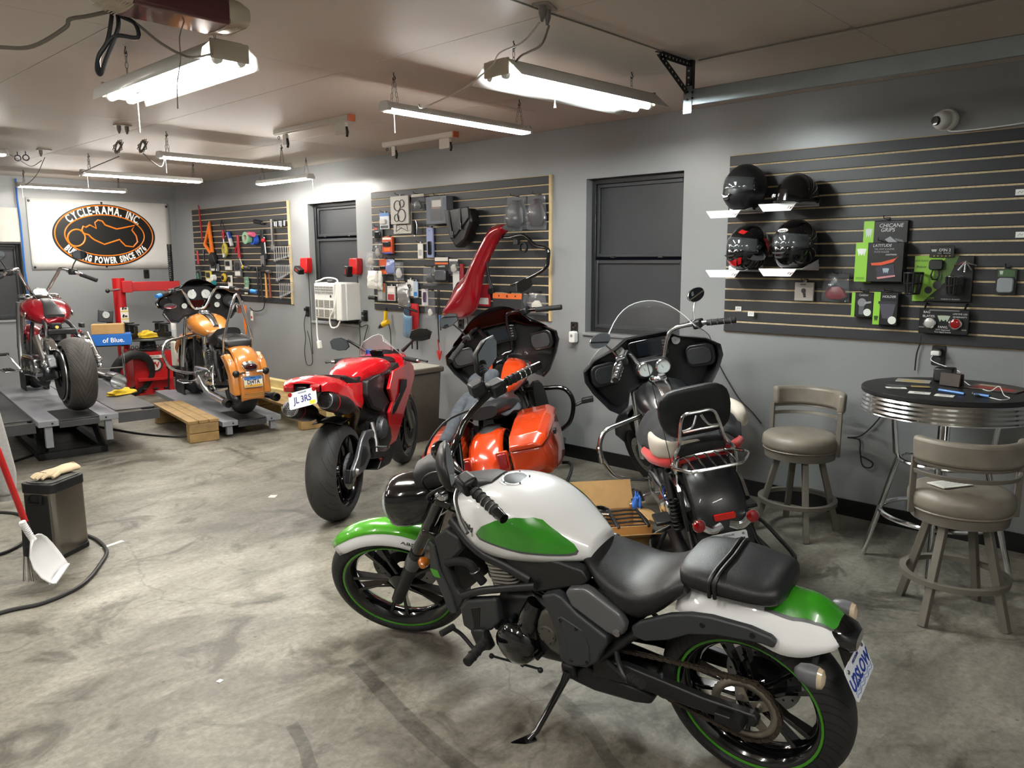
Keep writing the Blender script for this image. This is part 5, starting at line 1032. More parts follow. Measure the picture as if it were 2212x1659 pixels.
        G().tube([(.05, .14*s, .60), (-.10, .16*s, .60), (-.22, .15*s, .56)], .012, 8, 2).obj('fender_rail', CHROME, r)
    G().tube([(.22, .15, .62), (.16, .17, .50), (.15, .165, .40)], .03, 10, 2).obj('canister', BLK, r)
    G().tube([(.06, .13, .60), (-.03, .16, .61)], .018, 8).obj('rail_clamp', BLK, r)
    G().lathe([(.0, .03), (.05, .028), (.06, 0)], (.33, .15, .42), (0, 1, 0), 18).obj('gearbox_cover', CHROME, r)
    return r
tan_bagger()

def softail():
    RD = mat('candy_red_paint', '8e0a1e', .2, .35, coat=1); r = thing('motorcycle', 'candy red softail motorcycle with fat bare rear tyre on the raised lift', 'motorcycle', (2.345, 7.31, .405), 85)
    ST = steer((1.25, 0, .82), 30, 0)
    wheel(r, 'rear_wheel', T(0, 0, .318), .318, .21, .225, tyre_mat('fat_tyre', 26, 7.5, .225, .02, .44, '35322f', .15), ALU, ('solid', 0), (), hubw=.06, flat=.30)
    wheel(r, 'front_wheel', ST @ T(1.66, 0, .31), .31, .13, .22, tyre_mat('cruiser_tyre', 20, 5, .17, .1, .47), ALU, ('solid', 0), (.08,), discr=.14)
    G().torus((0, .118, .318), .215, .010, (0, 1, 0), 40, 8).obj('drive_pulley', STEEL, r); G().lathe([(.10, -.01), (.20, -.012), (.20, .012), (.10, .01)], (0, .120, .318), (0, 1, 0), 36, loop=True).obj('pulley_plate', SATIN, r)
    hd_frame(r); vtwin(r, .72, .32); hd_forks(r, ST, CHROME, .31, 1.66, .90); t = hd_tank(r, RD, -.005, 1.18, None)
    primary(r, mat('polished_primary', 'b4b5b8', .16, 1), .42, .84, .34, .20)
    bpy.context.view_layer.update()
    c = G().body([(1.16, 0, .92, .06, .03, .04), (1.08, 0, .945, .085, .03, .05), (.98, 0, .945, .075, .022, .05), (.90, 0, .925, .065, .016, .05)], 18, 3, sm=2).obj('dash_console', GLOSS, r)
    q = G().body([(.90, 0, .925, .05, .014, .05), (.80, 0, .905, .05, .012, .05), (.68, 0, .855, .065, .012, .05), (.58, 0, .795, .085, .008, .03)], 14, 4, sm=2).obj('tank_strap', SATIN, r)
    gauge(r, T(1.06, 0, .985) @ Matrix.Rotation(rad(-90), 4, 'Z') @ Matrix.Rotation(rad(-50), 4, 'X'), .062)
    for s in (-1, 1):
        G().lathe([(.035, 0), (.04, .006), (.034, .014), (0, .016)], (.97, .115*s, .935), (0, .35*s, 1), 20).obj('filler_cap', CHROME, r)
        G().lathe([(.055, .0), (.055, .02), (.04, .03), (0, .032)], (1.16, .12*s, .94), (0, 0, 1), 20).obj('fork_cover', CHROME, r)
        G().lathe([(0, .01), (.025, .008), (.03, 0)], (.80, .19*s, .80), (0, s, .2), 14).obj('tank_badge', CHROME, r)
        G().tube([(.38, .195*s, .62), (.05, .20*s, .385)], .034, 16).obj('strut_tube', CHROME, r)
        G().lathe([(.036, 0), (.042, .015), (.042, .05), (.036, .06)], (.12, .199*s, .435), (-.81, .01, -.58), 16).obj('strut_collar', CHROME, r)
        G().ell((.03, .20*s, .37), .024, 12).obj('strut_end', CHROME, r)
        G().prism([(.42, .64), (.20, .61), (.06, .555), (.04, .53), (.10, .54), (.30, .575), (.42, .58)], 'y', .10*s, .175*s).obj('fender_strut', CHROME, r, bev=.02, seg=3)
        floorboard(r, .95, .34*s, .29)
        G().tube([(1.02, .22*s, .25), (1.06, .28*s, .36), (1.10, .32*s, .42)], .009, 8, 2).obj('foot_lever', CHROME, r); G().tube([(1.10, .30*s, .42), (1.10, .38*s, .42)], .014, 8).obj('lever_peg', BLK, r)
    hd_bars(r, ST, [(1.14, 0, .97), (1.13, .06, .98), (1.05, .15, 1.15), (.98, .20, 1.21), (.82, .43, 1.10)], .52, mirrors=BLK, mz=.13)
    G().prism([(.12, .42), (.10, .46), (.02, .50), (-.06, .47), (-.09, .40), (-.05, .39), (-.03, .43), (.02, .455), (.07, .43), (.08, .40)], 'y', .15, .215).obj('belt_guard', ALU, r, bev=.012)
    G().prism([(.40, .42), (-.03, .36), (-.05, .30), (.40, .22)], 'y', .14, .165).obj('swingarm_side', SATIN, r, bev=.008)
    G().box((.42, 0, .66), (.16, .22, .05)).obj('battery_tray', SATIN, r, bev=.01); G().box((.44, .03, .71), (.10, .08, .05)).obj('fuse_box', BLK, r, bev=.008); G().lathe([(0, .004), (.014, .003), (.015, 0)], (.388, .03, .70), (-1, 0, .3), 14).obj('yellow_sticker', pl('d9b84a'), r)
    G().box((.48, -.19, .70), (.10, .03, .04)).obj('side_bracket', BLK, r, bev=.004); G().box((.55, -.17, .60), (.12, .05, .12)).obj('oil_tank', RD, r, bev=.02)
    G().tube([(.75, -.13, .45), (.62, -.20, .28), (.3, -.26, .24), (.10, -.28, .24)], .04, 14, 3).obj('exhaust_pipe', CHROME, r)
    a = V3((.12, -.28, .24)); d = V3((-1, -.06, -.02)).normalized()
    G().lathe([(.045, 0), (.066, .06), (.072, .26), (.067, .26), (.064, .08), (0, .08)], a, d, 26).obj('silencer', CHROME, r)
    G().tube([(1.12, .17, .90), (1.14, .19, .55), (1.10, .20, .30)], .028, 12, 2).obj('down_tube_cover', STEEL, r)
    G().lathe([(.0, .06), (.05, .058), (.085, .03), (.095, -.02), (.09, -.06)], (1.42, 0, .78), (1, 0, 0), 22).obj('headlamp', CHROME, r)
    R0 = .345; G(ST).sheet([[(1.66+(R0-.03*t*t)*cos(rad(a_)), .08*t, .31+(R0-.03*t*t)*sin(rad(a_))) for t in [j/4-1 for j in range(9)]] for a_ in range(15, 150, 10)]).obj('front_fender', RD, r, thick=.004, ang=60)
    return r
softail()
# ================================================================ lifts, timber, tyre changer
LGREY = mat('lift_grey_paint', '83858a', .38, var=.12, vs=4); LDARK = mat('lift_worn_steel', '4b4c4e', .42, .5, var=.25, vs=5); PINE = mat('pallet_pine', '94784c', .65, var=.25, vs=9, bump=.2, bs=60)
PINE2 = mat('fresh_pine', 'd8c48a', .6, var=.12, vs=7)
def lift(label, loc, rz, z, ext, L=2.35, w=.60):
    r = thing('motorcycle_lift', label, 'lift', loc, rz)
    for s in (-1, 1):
        G().box((L/2, s*(w/2-.075), z-.025), (L, .15, .05)).obj('deck_rail', LGREY, r, bev=.004)
        G().box((.05, s*(w/2-.075), z-.09-.0), (.05, .055, .18 if ext else z-.05), ).obj('leg', LGREY, r, bev=.004).location = (0, 0, -.05 if ext else (.09-z/2+.0))
        o = G().cyl((-.003, s*(w/2-.1), z-.025), (-.006, s*(w/2-.1), z-.025), .008, n=10).obj('deck_bolt', BLK, r)
        if ext:
            G().box((L/2+.05, s*(w/2+.18), z-.01), (L-.25, .34, .012)).obj('side_extension', LDARK, r, bev=.003)
            G().box((-.06+.0+.12, s*(w/2+.18), z-.055), (.012, .34, .09)).obj('extension_apron', LDARK, r, bev=.003)
            G().box((L/2+.05, s*(w/2+.345), z-.055), (L-.25, .012, .09)).obj('extension_side', LDARK, r, bev=.003)
    G().box((.27, 0, z-.02), (.52, w-.30, .028)).obj('drop_panel', mat('drop_panel_steel', '3a3b3c', .45, .6, var=.3, vs=6), r, bev=.003)
    G().box((L/2+.27, 0, z-.02), (L-.56, w-.30, .03)).obj('deck_plate', LGREY, r, bev=.003)
    G().box((.004, 0, z-.045), (.012, w-.30, .05)).obj('front_lip', LDARK, r, bev=.002)
    if ext:
        for s in (-1, 1):
            G().box((1.0, s*.24, .03), (1.3, .06, .06)).obj('base_rail', BLK, r, bev=.004)
            G().box((.95, s*.20, z/2), (1.05, .05, .06), T(ry=-15*s)).obj('scissor_arm', BLK, r, bev=.004)
            G().tube([(.38, s*.24, .05), (.62, s*.20, z-.06)], .03, 4).obj('brace', BLK, r)
        G().box((.38, 0, .03), (.06, .54, .06)).obj('base_crossbar', BLK, r, bev=.004); G().box((1.62, 0, .03), (.06, .54, .06)).obj('base_crossbar', BLK, r, bev=.004)
    else:
        for x in (.9, 1.9): G().box((x, 0, (z-.05)/2), (.08, w-.1, z-.05)).obj('cross_member', LDARK, r, bev=.004)
    # wheel clamp at the far end
    for s in (-1, 1): G().box((1.98, s*.10, z+.11), (.30, .012, .22)).obj('chock_plate', BLK, r, bev=.006)
    G().box((2.02, 0, z+.09), (.05, .19, .12)).obj('chock_stop', BLK, r, bev=.01)
    return r
lift('raised grey motorcycle lift with side extensions under the red softail', (2.235, 6.99, 0), 83, .40, True)
lift('low grey motorcycle lift between two wooden platforms', (3.765, 6.95, 0), 81.5, .163, False, w=.58)
def platform(label, loc, rz, L=1.25):
    r = thing('wooden_platform', label, 'platform', loc, rz)
    for k in range(3): G().box((L/2, -.095+.095*k, .195), (L, .09, .03)).obj('board', PINE, r, bev=.004)
    for x in (.05, L-.06):
        for k in range(2): G().box((x, 0, .045+.09*k), (.10, .27, .086)).obj('block', PINE, r, bev=.005)
platform('wooden platform of pallet boards beside the tan motorcycle, nearer the red lift', (3.30, 7.0, 0), 81); platform('wooden platform of pallet boards beside the tan motorcycle, nearer the sport bike', (4.31, 6.72, 0), 82)
for k, (x, y, z, L, a) in enumerate(((4.885, 6.75, .0445, 2.5, 90), (4.98, 6.85, .0445, 2.6, 90), (4.79, 6.95, .0445, 2.3, 90), (4.94, 6.95, .132, 2.4, 90), (4.845, 7.1, .132, 2.3, 90), (4.92, 7.2, .219, 2.2, 90))):
    M = T(x, y, z, rz=a); o = G().box((L/2, 0, 0), (L, .085, .085)).obj('timber', PINE2, bev=.004); o.matrix_world = M
    tag(o, ('pale pine timber at the bottom of the pile against the wall', 'pale pine timber lowest and closest to the wall', 'pale pine timber lowest and furthest from the wall', 'pale pine timber in the middle layer by the wall', 'pale pine timber in the middle layer, room side', 'pale pine timber lying on top of the pile')[k], 'timber', 'pine timbers stacked by the wall')
def changer():
    RD = mat('machine_red', 'b3171b', .35, var=.1, vs=4); r = thing('tyre_changer', 'red tyre changing machine with swing arm under the banner', 'machine', (4.20, 10.35, 0), -12)
    b = G().box((0, 0, .28), (.46, .55, .52)).obj('cabinet', RD, r, bev=.006); G().box((0, 0, .012), (.56, .62, .024)).obj('foot_plate', RD, r, bev=.003)
    G().prism([(-.20, .18), (.20, .18), (.20, .20), (-.20, .22)], 'y', -.36, -.27).obj('pedal_guard', RD, b, bev=.003)
    for x in (-.13, 0, .13): G().box((x, -.31, .07), (.05, .10, .02), T(rx=-15)).obj('pedal', BLK, b, bev=.004)
    o = G().lathe([(0, .006), (.085, .005), (.095, 0)], (.02, -.276, .37), (0, -1, 0), 28).obj('round_badge', mat('badge_dark', '3a3533', .4), b)
    G().lathe([(0, .008), (.07, .007)], (.02, -.276, .37), (0, -1, 0), 28).obj('badge_face', pl('d9d4cc'), o); text('W', .10, pl('a81c1c'), o, T(.02, -.287, .37), bold=.003); text('WEAVER', .03, pl('3a3533'), o, T(.02, -.282, .475)); G().prism([(-.10, .455), (.14, .455), (.15, .495), (-.11, .495)], 'y', -.279, -.2765).obj('badge_ribbon', pl('e5e0d8'), o)
    c = G().cyl((-.22, .40, 0), (-.22, .40, 1.46), .075, n=24).obj('column', RD, r)
    st = G().box((-.19, .325, .93), (.095, .012, .30)).obj('warning_label', pl('e8e4da'), c, bev=.001)
    for k in range(3): G().box((-.19, .318, .83+.1*k), (.09, .003, .012)).obj('label_band', pl(('181818', 'd9b62c', 'd9b62c')[k]), st); G().box((-.205, .318, .87+.1*k), (.022, .003, .04), T(ry=15)).obj('label_figure', pl('181818'), st); G().box((-.175, .318, .865+.1*k), (.03, .003, .022)).obj('label_machine', pl('181818'), st)
    G().box((-.14, .33, 1.35), (.12, .15, .15)).obj('arm_pivot', RD, c, bev=.006); G().box((.20, .33, 1.35), (.62, .09, .12)).obj('swing_arm', RD, r, bev=.006)
    G().cyl((-.36, .30, 1.30), (-.22, .33, 1.32), .012, n=8).obj('lock_lever', STEEL, r); G().ell((-.37, .30, 1.30), .028, 10).obj('lever_knob', BLK, r)
    G().cyl((.42, .33, 1.20), (.42, .33, 1.82), .026, n=14).obj('vertical_shaft', DARKM, r)
    for k in range(13): G().torus((.42, .33, 1.45+.028*k), .027, .007, (0, 0, 1), 14, 6).obj('shaft_spring', BLK, r)
    G().prism([(.30, 1.31), (.50, 1.31), (.46, 1.24), (.38, 1.24)], 'y', .28, .38).obj('shaft_housing', RD, r, bev=.006); G().cyl((.42, .33, 1.82), (.42, .33, 1.90), .03, n=12).obj('shaft_cap', BLK, r)
    G().cyl((0, -.02, .54), (0, -.02, .66), .11, .09, 20).obj('spindle', DARKM, r)
    t = G().lathe([(0, .012), (.31, .01), (.33, 0), (.33, -.02), (0, -.03)], (0, -.02, .70), (0, 0, 1), 8).obj('turntable', mat('worn_grey_steel', '5b5d5a', .45, .6, var=.2), r, bev=.006)
    for k in range(4): a = rad(45+90*k); M = T(.27*cos(a), -.02+.27*sin(a), .72) @ Matrix.Rotation(a, 4, 'Z'); G(M).prism([(-.09, 0), (.06, 0), (.06, .06), (.02, .06), (.02, .15), (-.05, .15), (-.05, .06), (-.09, .05)], 'y', -.035, .035).obj('clamp_jaw', BLK, t, bev=.006); G(M).box((-.015, 0, .165), (.11, .10, .014)).obj('clamp_cap', DARKM, t, bev=.004)
    G().tube([(.05+.045*k*.18+.03*cos(k*1.05), -.30+.0, .60+.03*sin(k*1.05)) for k in range(-40, 40)], .005, 5).obj('coiled_hose', CABLE, r)
    G().box((-.42, .30, .98), (.17, .10, .16), T(ry=6)).obj('gauge_box', mat('gauge_box_grey', '3d4042', .5), r, bev=.012); gauge(r, T(-.42, .243, 1.0), .045); G().tube([(-.40, .33, .90), (-.30, .36, .85), (-.22, .38, .80)], .02, 8, 2).obj('gauge_arm', DARKM, r)
    G().box((.36, -.05, .25), (.05, .34, .30)).obj('bead_breaker_pad', RUB, r, bev=.01)
    G().tube([(.33, .36, .25), (.40, .1, .32), (.42, -.2, .38)], .03, 8).obj('bead_breaker_arm', RD, r)
changer()
# things on and around it
YEL = mat('yellow_rag', 'd4b016', .85, sheen=.3, var=.12, vs=14)
def cloth_lump(name, label, cat, loc, dims, m, seed=0, rz=0, n=22, amp=.45, sub=1, flat=.0):
    g = G(); rng = random.Random(seed); h = n//2; vs = []
    for i in range(h+1):
        for k in range(n):
            th = pi/2*i/h; a = 2*pi*k/n; d = V3((sin(th)*cos(a), sin(th)*sin(a), cos(th)))
            q = 1+amp*(noise.noise(d*2.3+V3((seed*3.1, 0, 0)))+.5*noise.noise(d*5+V3((0, seed*2, 0))))
            ridge = .12*sin(a*5+3*noise.noise(d*3+V3((seed, 0, 0))))*sin(th)
            q += ridge; vs.append((d.x*dims[0]/2*q, d.y*dims[1]/2*q, max(0.001, d.z*dims[2]*q) if i < h else .001))
    fs = []
    for i in range(h): fs += [(i*n+k, (i+1)*n+k, (i+1)*n+(k+1) % n, i*n+(k+1) % n) for k in range(n)]
    fs.append(tuple(h*n+k for k in range(n-1, -1, -1)))
    o = g.add(vs, fs).obj(name, m, sub=sub, ang=180); o.matrix_world = T(*loc, rz=rz); return tag(o, label, cat)
cloth_lump('rag', 'yellow rag heaped on the turntable of the tyre changer', 'rag', (4.13, 10.15, .714), (.26, .16, .09), YEL, 2)
cloth_lump('rag', 'yellow rag lying on the side extension of the raised lift', 'rag', (2.93, 7.92, .397), (.34, .14, .06), YEL, 5, 20)
def bottle(name, label, loc, prof, m, cap=None, cm=None, cat='bottle', band=None):
    r = thing(name, label, cat, loc); G().lathe(prof, n=20).obj('body', m, r)
    if cap: G().lathe(cap, n=18).obj('cap', cm, r)
    if band: G().lathe([(prof[1][0]+.0008, band[0]), (prof[1][0]+.0008, band[1])], n=20).obj('print_band', band[2], r)
    return r
bottle('spray_can', 'white and blue spray can standing on the tyre changer', (4.50, 10.22, .69), [(.03, 0), (.033, .004), (.033, .19), (.022, .21)], WHITE, [(.028, .205), (.03, .21), (.028, .25), (.012, .258), (0, .258)], pl('1d62b8'), 'can', (.02, .10, pl('c9ccd0')))
def leaning_tyre():
    r = thing('tyre', 'bare motorcycle tyre leaning against the red tyre changer', 'tyre', (3.86, 10.12, .0), 12, lean=-12)
    wr = .30; P = []
    for k in range(-8, 9): t = rad(k*11.5); P.append((wr-.05+.05*cos(t), .06*sin(t)))
    P += [(.20, .045), (.205, .035), (wr-.06, .05), (wr-.012, 0), (wr-.06, -.05), (.205, -.035), (.20, -.045)]
    G().lathe(P, (0, 0, wr), (0, 1, 0), 48, loop=True).obj('tyre_carcass', tyre_mat('cruiser_tyre'), r)
leaning_tyre()
def wire_stand():
    r = thing('roll_stand', 'bent chrome tube stand behind the softail', 'stand', (3.50, 9.72, 0), -20)
    for x in (-.14, .14): G().tube([(x, -.12, 0), (x, -.12, .62), (x, -.06, .70), (x, .12, .70), (x, .12, 0)], .012, 8, 3).obj('frame_tube', CHROME, r)
    G().box((0, .03, .705), (.40, .30, .012)).obj('shelf', BLK, r, bev=.003)
    for z in (.15, .45): G().tube([(-.14, -.12, z), (.14, -.12, z)], .008, 8).obj('cross_tube', CHROME, r)
wire_stand()
bx = thing('paper_towel_box', 'blue box of shop towels on the chrome stand', 'box', (3.52, 9.68, .712), -20); G().box((0, 0, .065), (.42, .24, .13)).obj('carton', pl('1f66b8'), bx, bev=.004); text('of Blue.', .075, pl('f2f4f6'), bx, T(.02, -.1215, .06), bold=.001); text('of Blue.', .075, pl('f2f4f6'), bx, T(.2115, .0, .06, rz=90), bold=.001)
CARD = mat('cardboard', 'b08a58', .8, var=.08, vs=12)
bx = thing('cardboard_box', 'small closed cardboard box on top of the blue towel box', 'box', (3.50, 9.70, .844), -24); G().box((0, 0, .055), (.34, .22, .11)).obj('carton', CARD, bx, bev=.003); G().box((0, 0, .1112), (.34, .045, .001)).obj('tape', pl('c9b07a'), bx)
# dark tool chest and odds at the picture edge behind the softail
def chest():
    r = thing('tool_chest', 'black wheeled tool chest behind the softail', 'tool chest', (1.75, 9.7, 0), 0)
    b = G().box((0, 0, .42), (.95, .5, .72)).obj('body', BLK, r, bev=.008); G().box((0, 0, .80), (1.0, .54, .04)).obj('top', RUB, r, bev=.008)
    for k in range(4): d = G().box((0, -.255, .16+.17*k), (.88, .012, .155)).obj('drawer', mat('drawer_black', '1a1b1d', .35), b, bev=.003); G().box((0, -.268, .21+.17*k), (.80, .014, .014)).obj('drawer_handle', STEEL, d, bev=.003)
    for x in (-.4, .4):
        for y in (-.18, .18): G().lathe([(.03, -.012), (.035, -.01), (.035, .01), (.03, .012)], (x, y, .035), (1, 0, 0), 14).obj('caster', RUB, r)
chest()
cloth_lump('rag', 'yellow rag with a dark pipe on the black tool chest', 'rag', (2.03, 9.55, .822), (.20, .17, .16), YEL, 9)
bp = thing('hoist_arm', 'red steel support arm over the black tool chest', 'arm', (1.62, 9.5, .822)); G().tube([(-.45, .05, .26), (0, .05, .20), (.36, .05, .10), (.40, .05, .0)], .022, 8, 2).obj('tube', mat('arm_red', 'b01524', .35), bp); G().prism([(-.2, .2), (.05, .17), (-.05, .05), (-.15, 0), (-.2, 0)], 'y', .02, .08).obj('bracket', BLK, bp, bev=.01)
bottle('jug', 'white plastic jug standing on the low black case', (1.66, 7.9, .48), [(.06, 0), (.065, .02), (.065, .10), (.02, .14), (.02, .15)], mat('milky_plastic', 'c9c9c4', .4))
bx = thing('plastic_case', 'black plastic case on the raised lift left of the softail', 'case', (1.68, 7.92, .397), 83); G().box((0, 0, .04), (.5, .26, .08)).obj('body', BLK, bx, bev=.01); G().box((0, 0, .078), (.52, .28, .012)).obj('lid_rim', GREYP, bx, bev=.003); G().box((-.2, -.14, .05), (.05, .012, .03)).obj('latch', DARKM, bx, bev=.003)
# ================================================================ stainless bin, broom, hoses
def pedal_bin():
    r = thing('waste_bin', 'stainless steel pedal bin with black lid', 'bin', (1.405, 4.93, 0), 33)
    W, D, H = .27, .20, .45; SS = mat('brushed_stainless', '8f8a84', .28, 1, var=.06, vs=3)
    b = G().prism(rrect(W, D, .035, 5), 'z', .03, H-.05).obj('body', SS, r, ang=30)
    G().prism(rrect(W+.008, D+.008, .037, 5), 'z', 0, .03).obj('plinth', BLK, r, bev=.004); G().prism(rrect(W+.010, D+.010, .04, 5), 'z', H-.055, H).obj('lid_rim', BLK, r, bev=.005)
    G().prism(rrect(W-.03, D-.03, .03, 5), 'z', H, H+.006).obj('lid', mat('dull_grey_lid', '5c5c5a', .45), r, bev=.003)
    G().box((-W/2-.001, 0, H/2-.02), (.006, D-.05, H-.09)).obj('side_panel', BLK, r, bev=.002); o = G().box((-W/2-.006, 0, H-.09), (.012, .085, .055)).obj('handle_recess', pl('060606'), r, bev=.003)
    G().tube([(-W/2-.012, -.035, H-.065), (-W/2-.022, -.04, H-.108), (-W/2-.022, .04, H-.108), (-W/2-.012, .035, H-.065)], .004, 6).obj('handle', DARKM, o)
pedal_bin()
def glove(label, loc, rz):
    LT = mat('cream_work_leather', 'c6b596', .8, var=.15, vs=18, bump=.3); r = thing('work_glove', label, 'glove', loc, rz)
    G().body([(.14, 0, .022, .060, .022, .02), (.10, 0, .024, .056, .022, .022), (.04, .0, .022, .046, .02, .02), (-.02, 0, .022, .048, .022, .02), (-.06, 0, .02, .044, .02, .018)], 16, 2.4, sm=2).obj('palm_and_cuff', LT, r, ang=80)
    for k, (y, L) in enumerate(((-.032, .055), (-.011, .07), (.011, .072), (.031, .06))): G().tube([(-.05, y, .022), (-.05-L*.5, y*1.15, .026), (-.05-L, y*1.2, .014)], [.013, .0125, .009], 8, 3).obj('finger', LT, r)
    G().tube([(.0, -.04, .022), (-.03, -.065, .024), (-.065, -.072, .016)], [.016, .014, .010], 8, 3).obj('thumb', LT, r); G().tube([(.143, -.058, .022), (.145, 0, .047), (.143, .058, .022)], .003, 6, 3).obj('cuff_binding', LT, r)
glove('cream leather work glove draped over the bin lid', (1.41, 4.94, .457), 25)
def dustpan():
    WP = mat('white_dustpan', 'dcdcdc', .35); r = thing('dustpan', 'white upright dustpan hung on the red broom handle', 'dustpan', (1.235, 4.44, .04), 42, scale=.8)
    M = T(0, 0, 0, rx=-12) @ Matrix.Rotation(rad(-18), 4, 'Y')
    F = [(0, .03), (.05, .10), (.105, .13), (.12, .20), (.10, .28), (.05, .33), (.02, .35)]
    rows = []
    for z, w_, c in ((.01, .10, 0), (.04, .115, .012), (.10, .13, .028), (.18, .13, .035), (.25, .11, .03), (.30, .07, .015), (.33, .03, .004)): rows.append([(u*w_, -.045*(abs(u)**2.5)*(1-z)+c, z) for u in [k/6-1 for k in range(13)]])
    G(M).sheet(rows).obj('pan', WP, r, thick=.006, ang=60); G(M).box((0, -.03, .015), (.20, .05, .012)).obj('lip', WP, r, bev=.003)
    h = G(M).tube([(0, .0, .31), (0, .005, .38), (0, 0, .46)], [.022, .018, .02], 10, 2).obj('grip', WP, r)
    for k in range(8): G(M).torus((0, .003, .36+.013*k), .0195, .0025, (0, 0, 1), 12, 5).obj('grip_rib', WP, h)
dustpan()
def broom():
    r = thing('broom', 'red-handled broom leaning behind the white dustpan', 'broom', (1.13, 4.60, 0))
    a = V3((.02, -.04, .34)); top = V3((-.20, -.27, 1.15)); G().tube([a, top], .0155, 12).obj('handle', mat('broom_red', 'b8181c', .35), r)
    G().tube([(0.03, -.02, .15), a], [.03, .018], 8).obj('head', BLK, r)
    rng = random.Random(3); g = G()
    for k in range(60): x = rng.uniform(-.05, .08); y = rng.uniform(-.03, .03); g.tube([(.03+x*.5, -.02+y*.5, .16), (.04+x, -.02+y, .005)], .0012, 3, cap=False)
    g.obj('bristles', mat('grey_bristle', '55524c', .7), r)['kind'] = 'stuff'
broom()
HOSE = mat('black_air_hose', '1c1b1b', .5)
z = .009
cord('air_hose', 'black air hose curving round the stainless bin', [(.55, 4.15, z), (.92, 4.24, z), (1.11, 4.21, z), (1.32, 4.31, z), (1.51, 4.57, z), (1.59, 4.73, z), (1.62, 4.95, z), (1.60, 5.15, z)], .011, HOSE, cat='hose', n=8)
cord('air_hose', 'black air hose looped behind the bin at the picture edge', [(.95, 6.35, z), (1.20, 6.15, z), (1.40, 5.98, z), (1.46, 5.75, z), (1.40, 5.45, z), (1.28, 5.22, z), (1.10, 5.12, z), (.8, 5.2, z)], .011, HOSE, cat='hose', n=8)
cord('air_hose', 'black air hose running along the floor between the two lifts', [(2.75, 8.9, z), (2.87, 8.45, z), (3.0, 7.85, z), (3.16, 7.45, z), (3.3, 7.33, z), (3.55, 7.3, z), (3.72, 7.28, z)], .011, HOSE, cat='hose', n=8)
cord('air_hose', 'black air hose coming out from under the raised lift', [(1.5, 7.2, z), (1.85, 7.48, z), (2.09, 7.69, z), (2.32, 8.2, z), (2.4, 8.6, z)], .010, HOSE, cat='hose', n=8)
def garment():
    m = mat('heather_grey_fleece', '8d8c8a', .9, sheen=.4, var=.12, vs=60); r = thing('sweatshirt', 'heather grey sweatshirt with hanging sleeve at the picture edge', 'clothing', (1.165, 4.95, 0))
    G().body([(.40, 0, .0, .045, .04, .04), (.42, 0, .0, .055, .05, .05), (.52, 0, 0, .065, .06, .055), (.65, -.02, 0, .07, .065, .06), (.80, -.05, 0, .08, .07, .06), (1.0, -.10, .0, .10, .08, .07), (1.1, -.16, 0, .14, .09, .07)], 18, 2.2, sm=3, axis='z').obj('sleeve', m, r, ang=80)
    G().body([(.37, 0, 0, .04, .035, .035), (.395, 0, 0, .045, .04, .04), (.41, 0, 0, .046, .041, .041)], 16, 2.2, axis='z').obj('cuff', m, r); G().body([(.55, -.30, .02, .12, .10, .06), (.8, -.31, .02, .15, .12, .07), (1.1, -.30, .02, .16, .13, .08), (1.22, -.28, .02, .08, .08, .06)], 18, 2.6, sm=2, axis='z').obj('torso', m, r, ang=80)
    G().tube([(-.3, .02, 0), (-.3, .02, .62)], .012, 8).obj('stand_post', BLK, r); G().lathe([(.0, .02), (.10, .015), (.12, 0)], (-.3, .02, 0), (0, 0, 1), 16).obj('stand_base', BLK, r)
garment()
# brown rubbish bin behind the sport bike
r = thing('rubbish_bin', 'tall brown plastic rubbish bin between sport bike and orange bike', 'bin', (4.72, 5.62, 0), 0, scale=.93); BRN = mat('brown_plastic', '4a443c', .5)
G().loft([[(x*s_, y*s_, z_) for x, y in rrect(.44, .36, .05, 4)] for s_, z_ in ((.82, 0), (.98, .70))]).obj('body', BRN, r); G().prism(rrect(.48, .40, .05, 4), 'z', .69, .74).obj('rim', BRN, r, bev=.012); G().prism(rrect(.42, .34, .05, 4), 'z', .735, .748).obj('liner', mat('bin_liner', 'b6b2a6', .4), r, bev=.004)
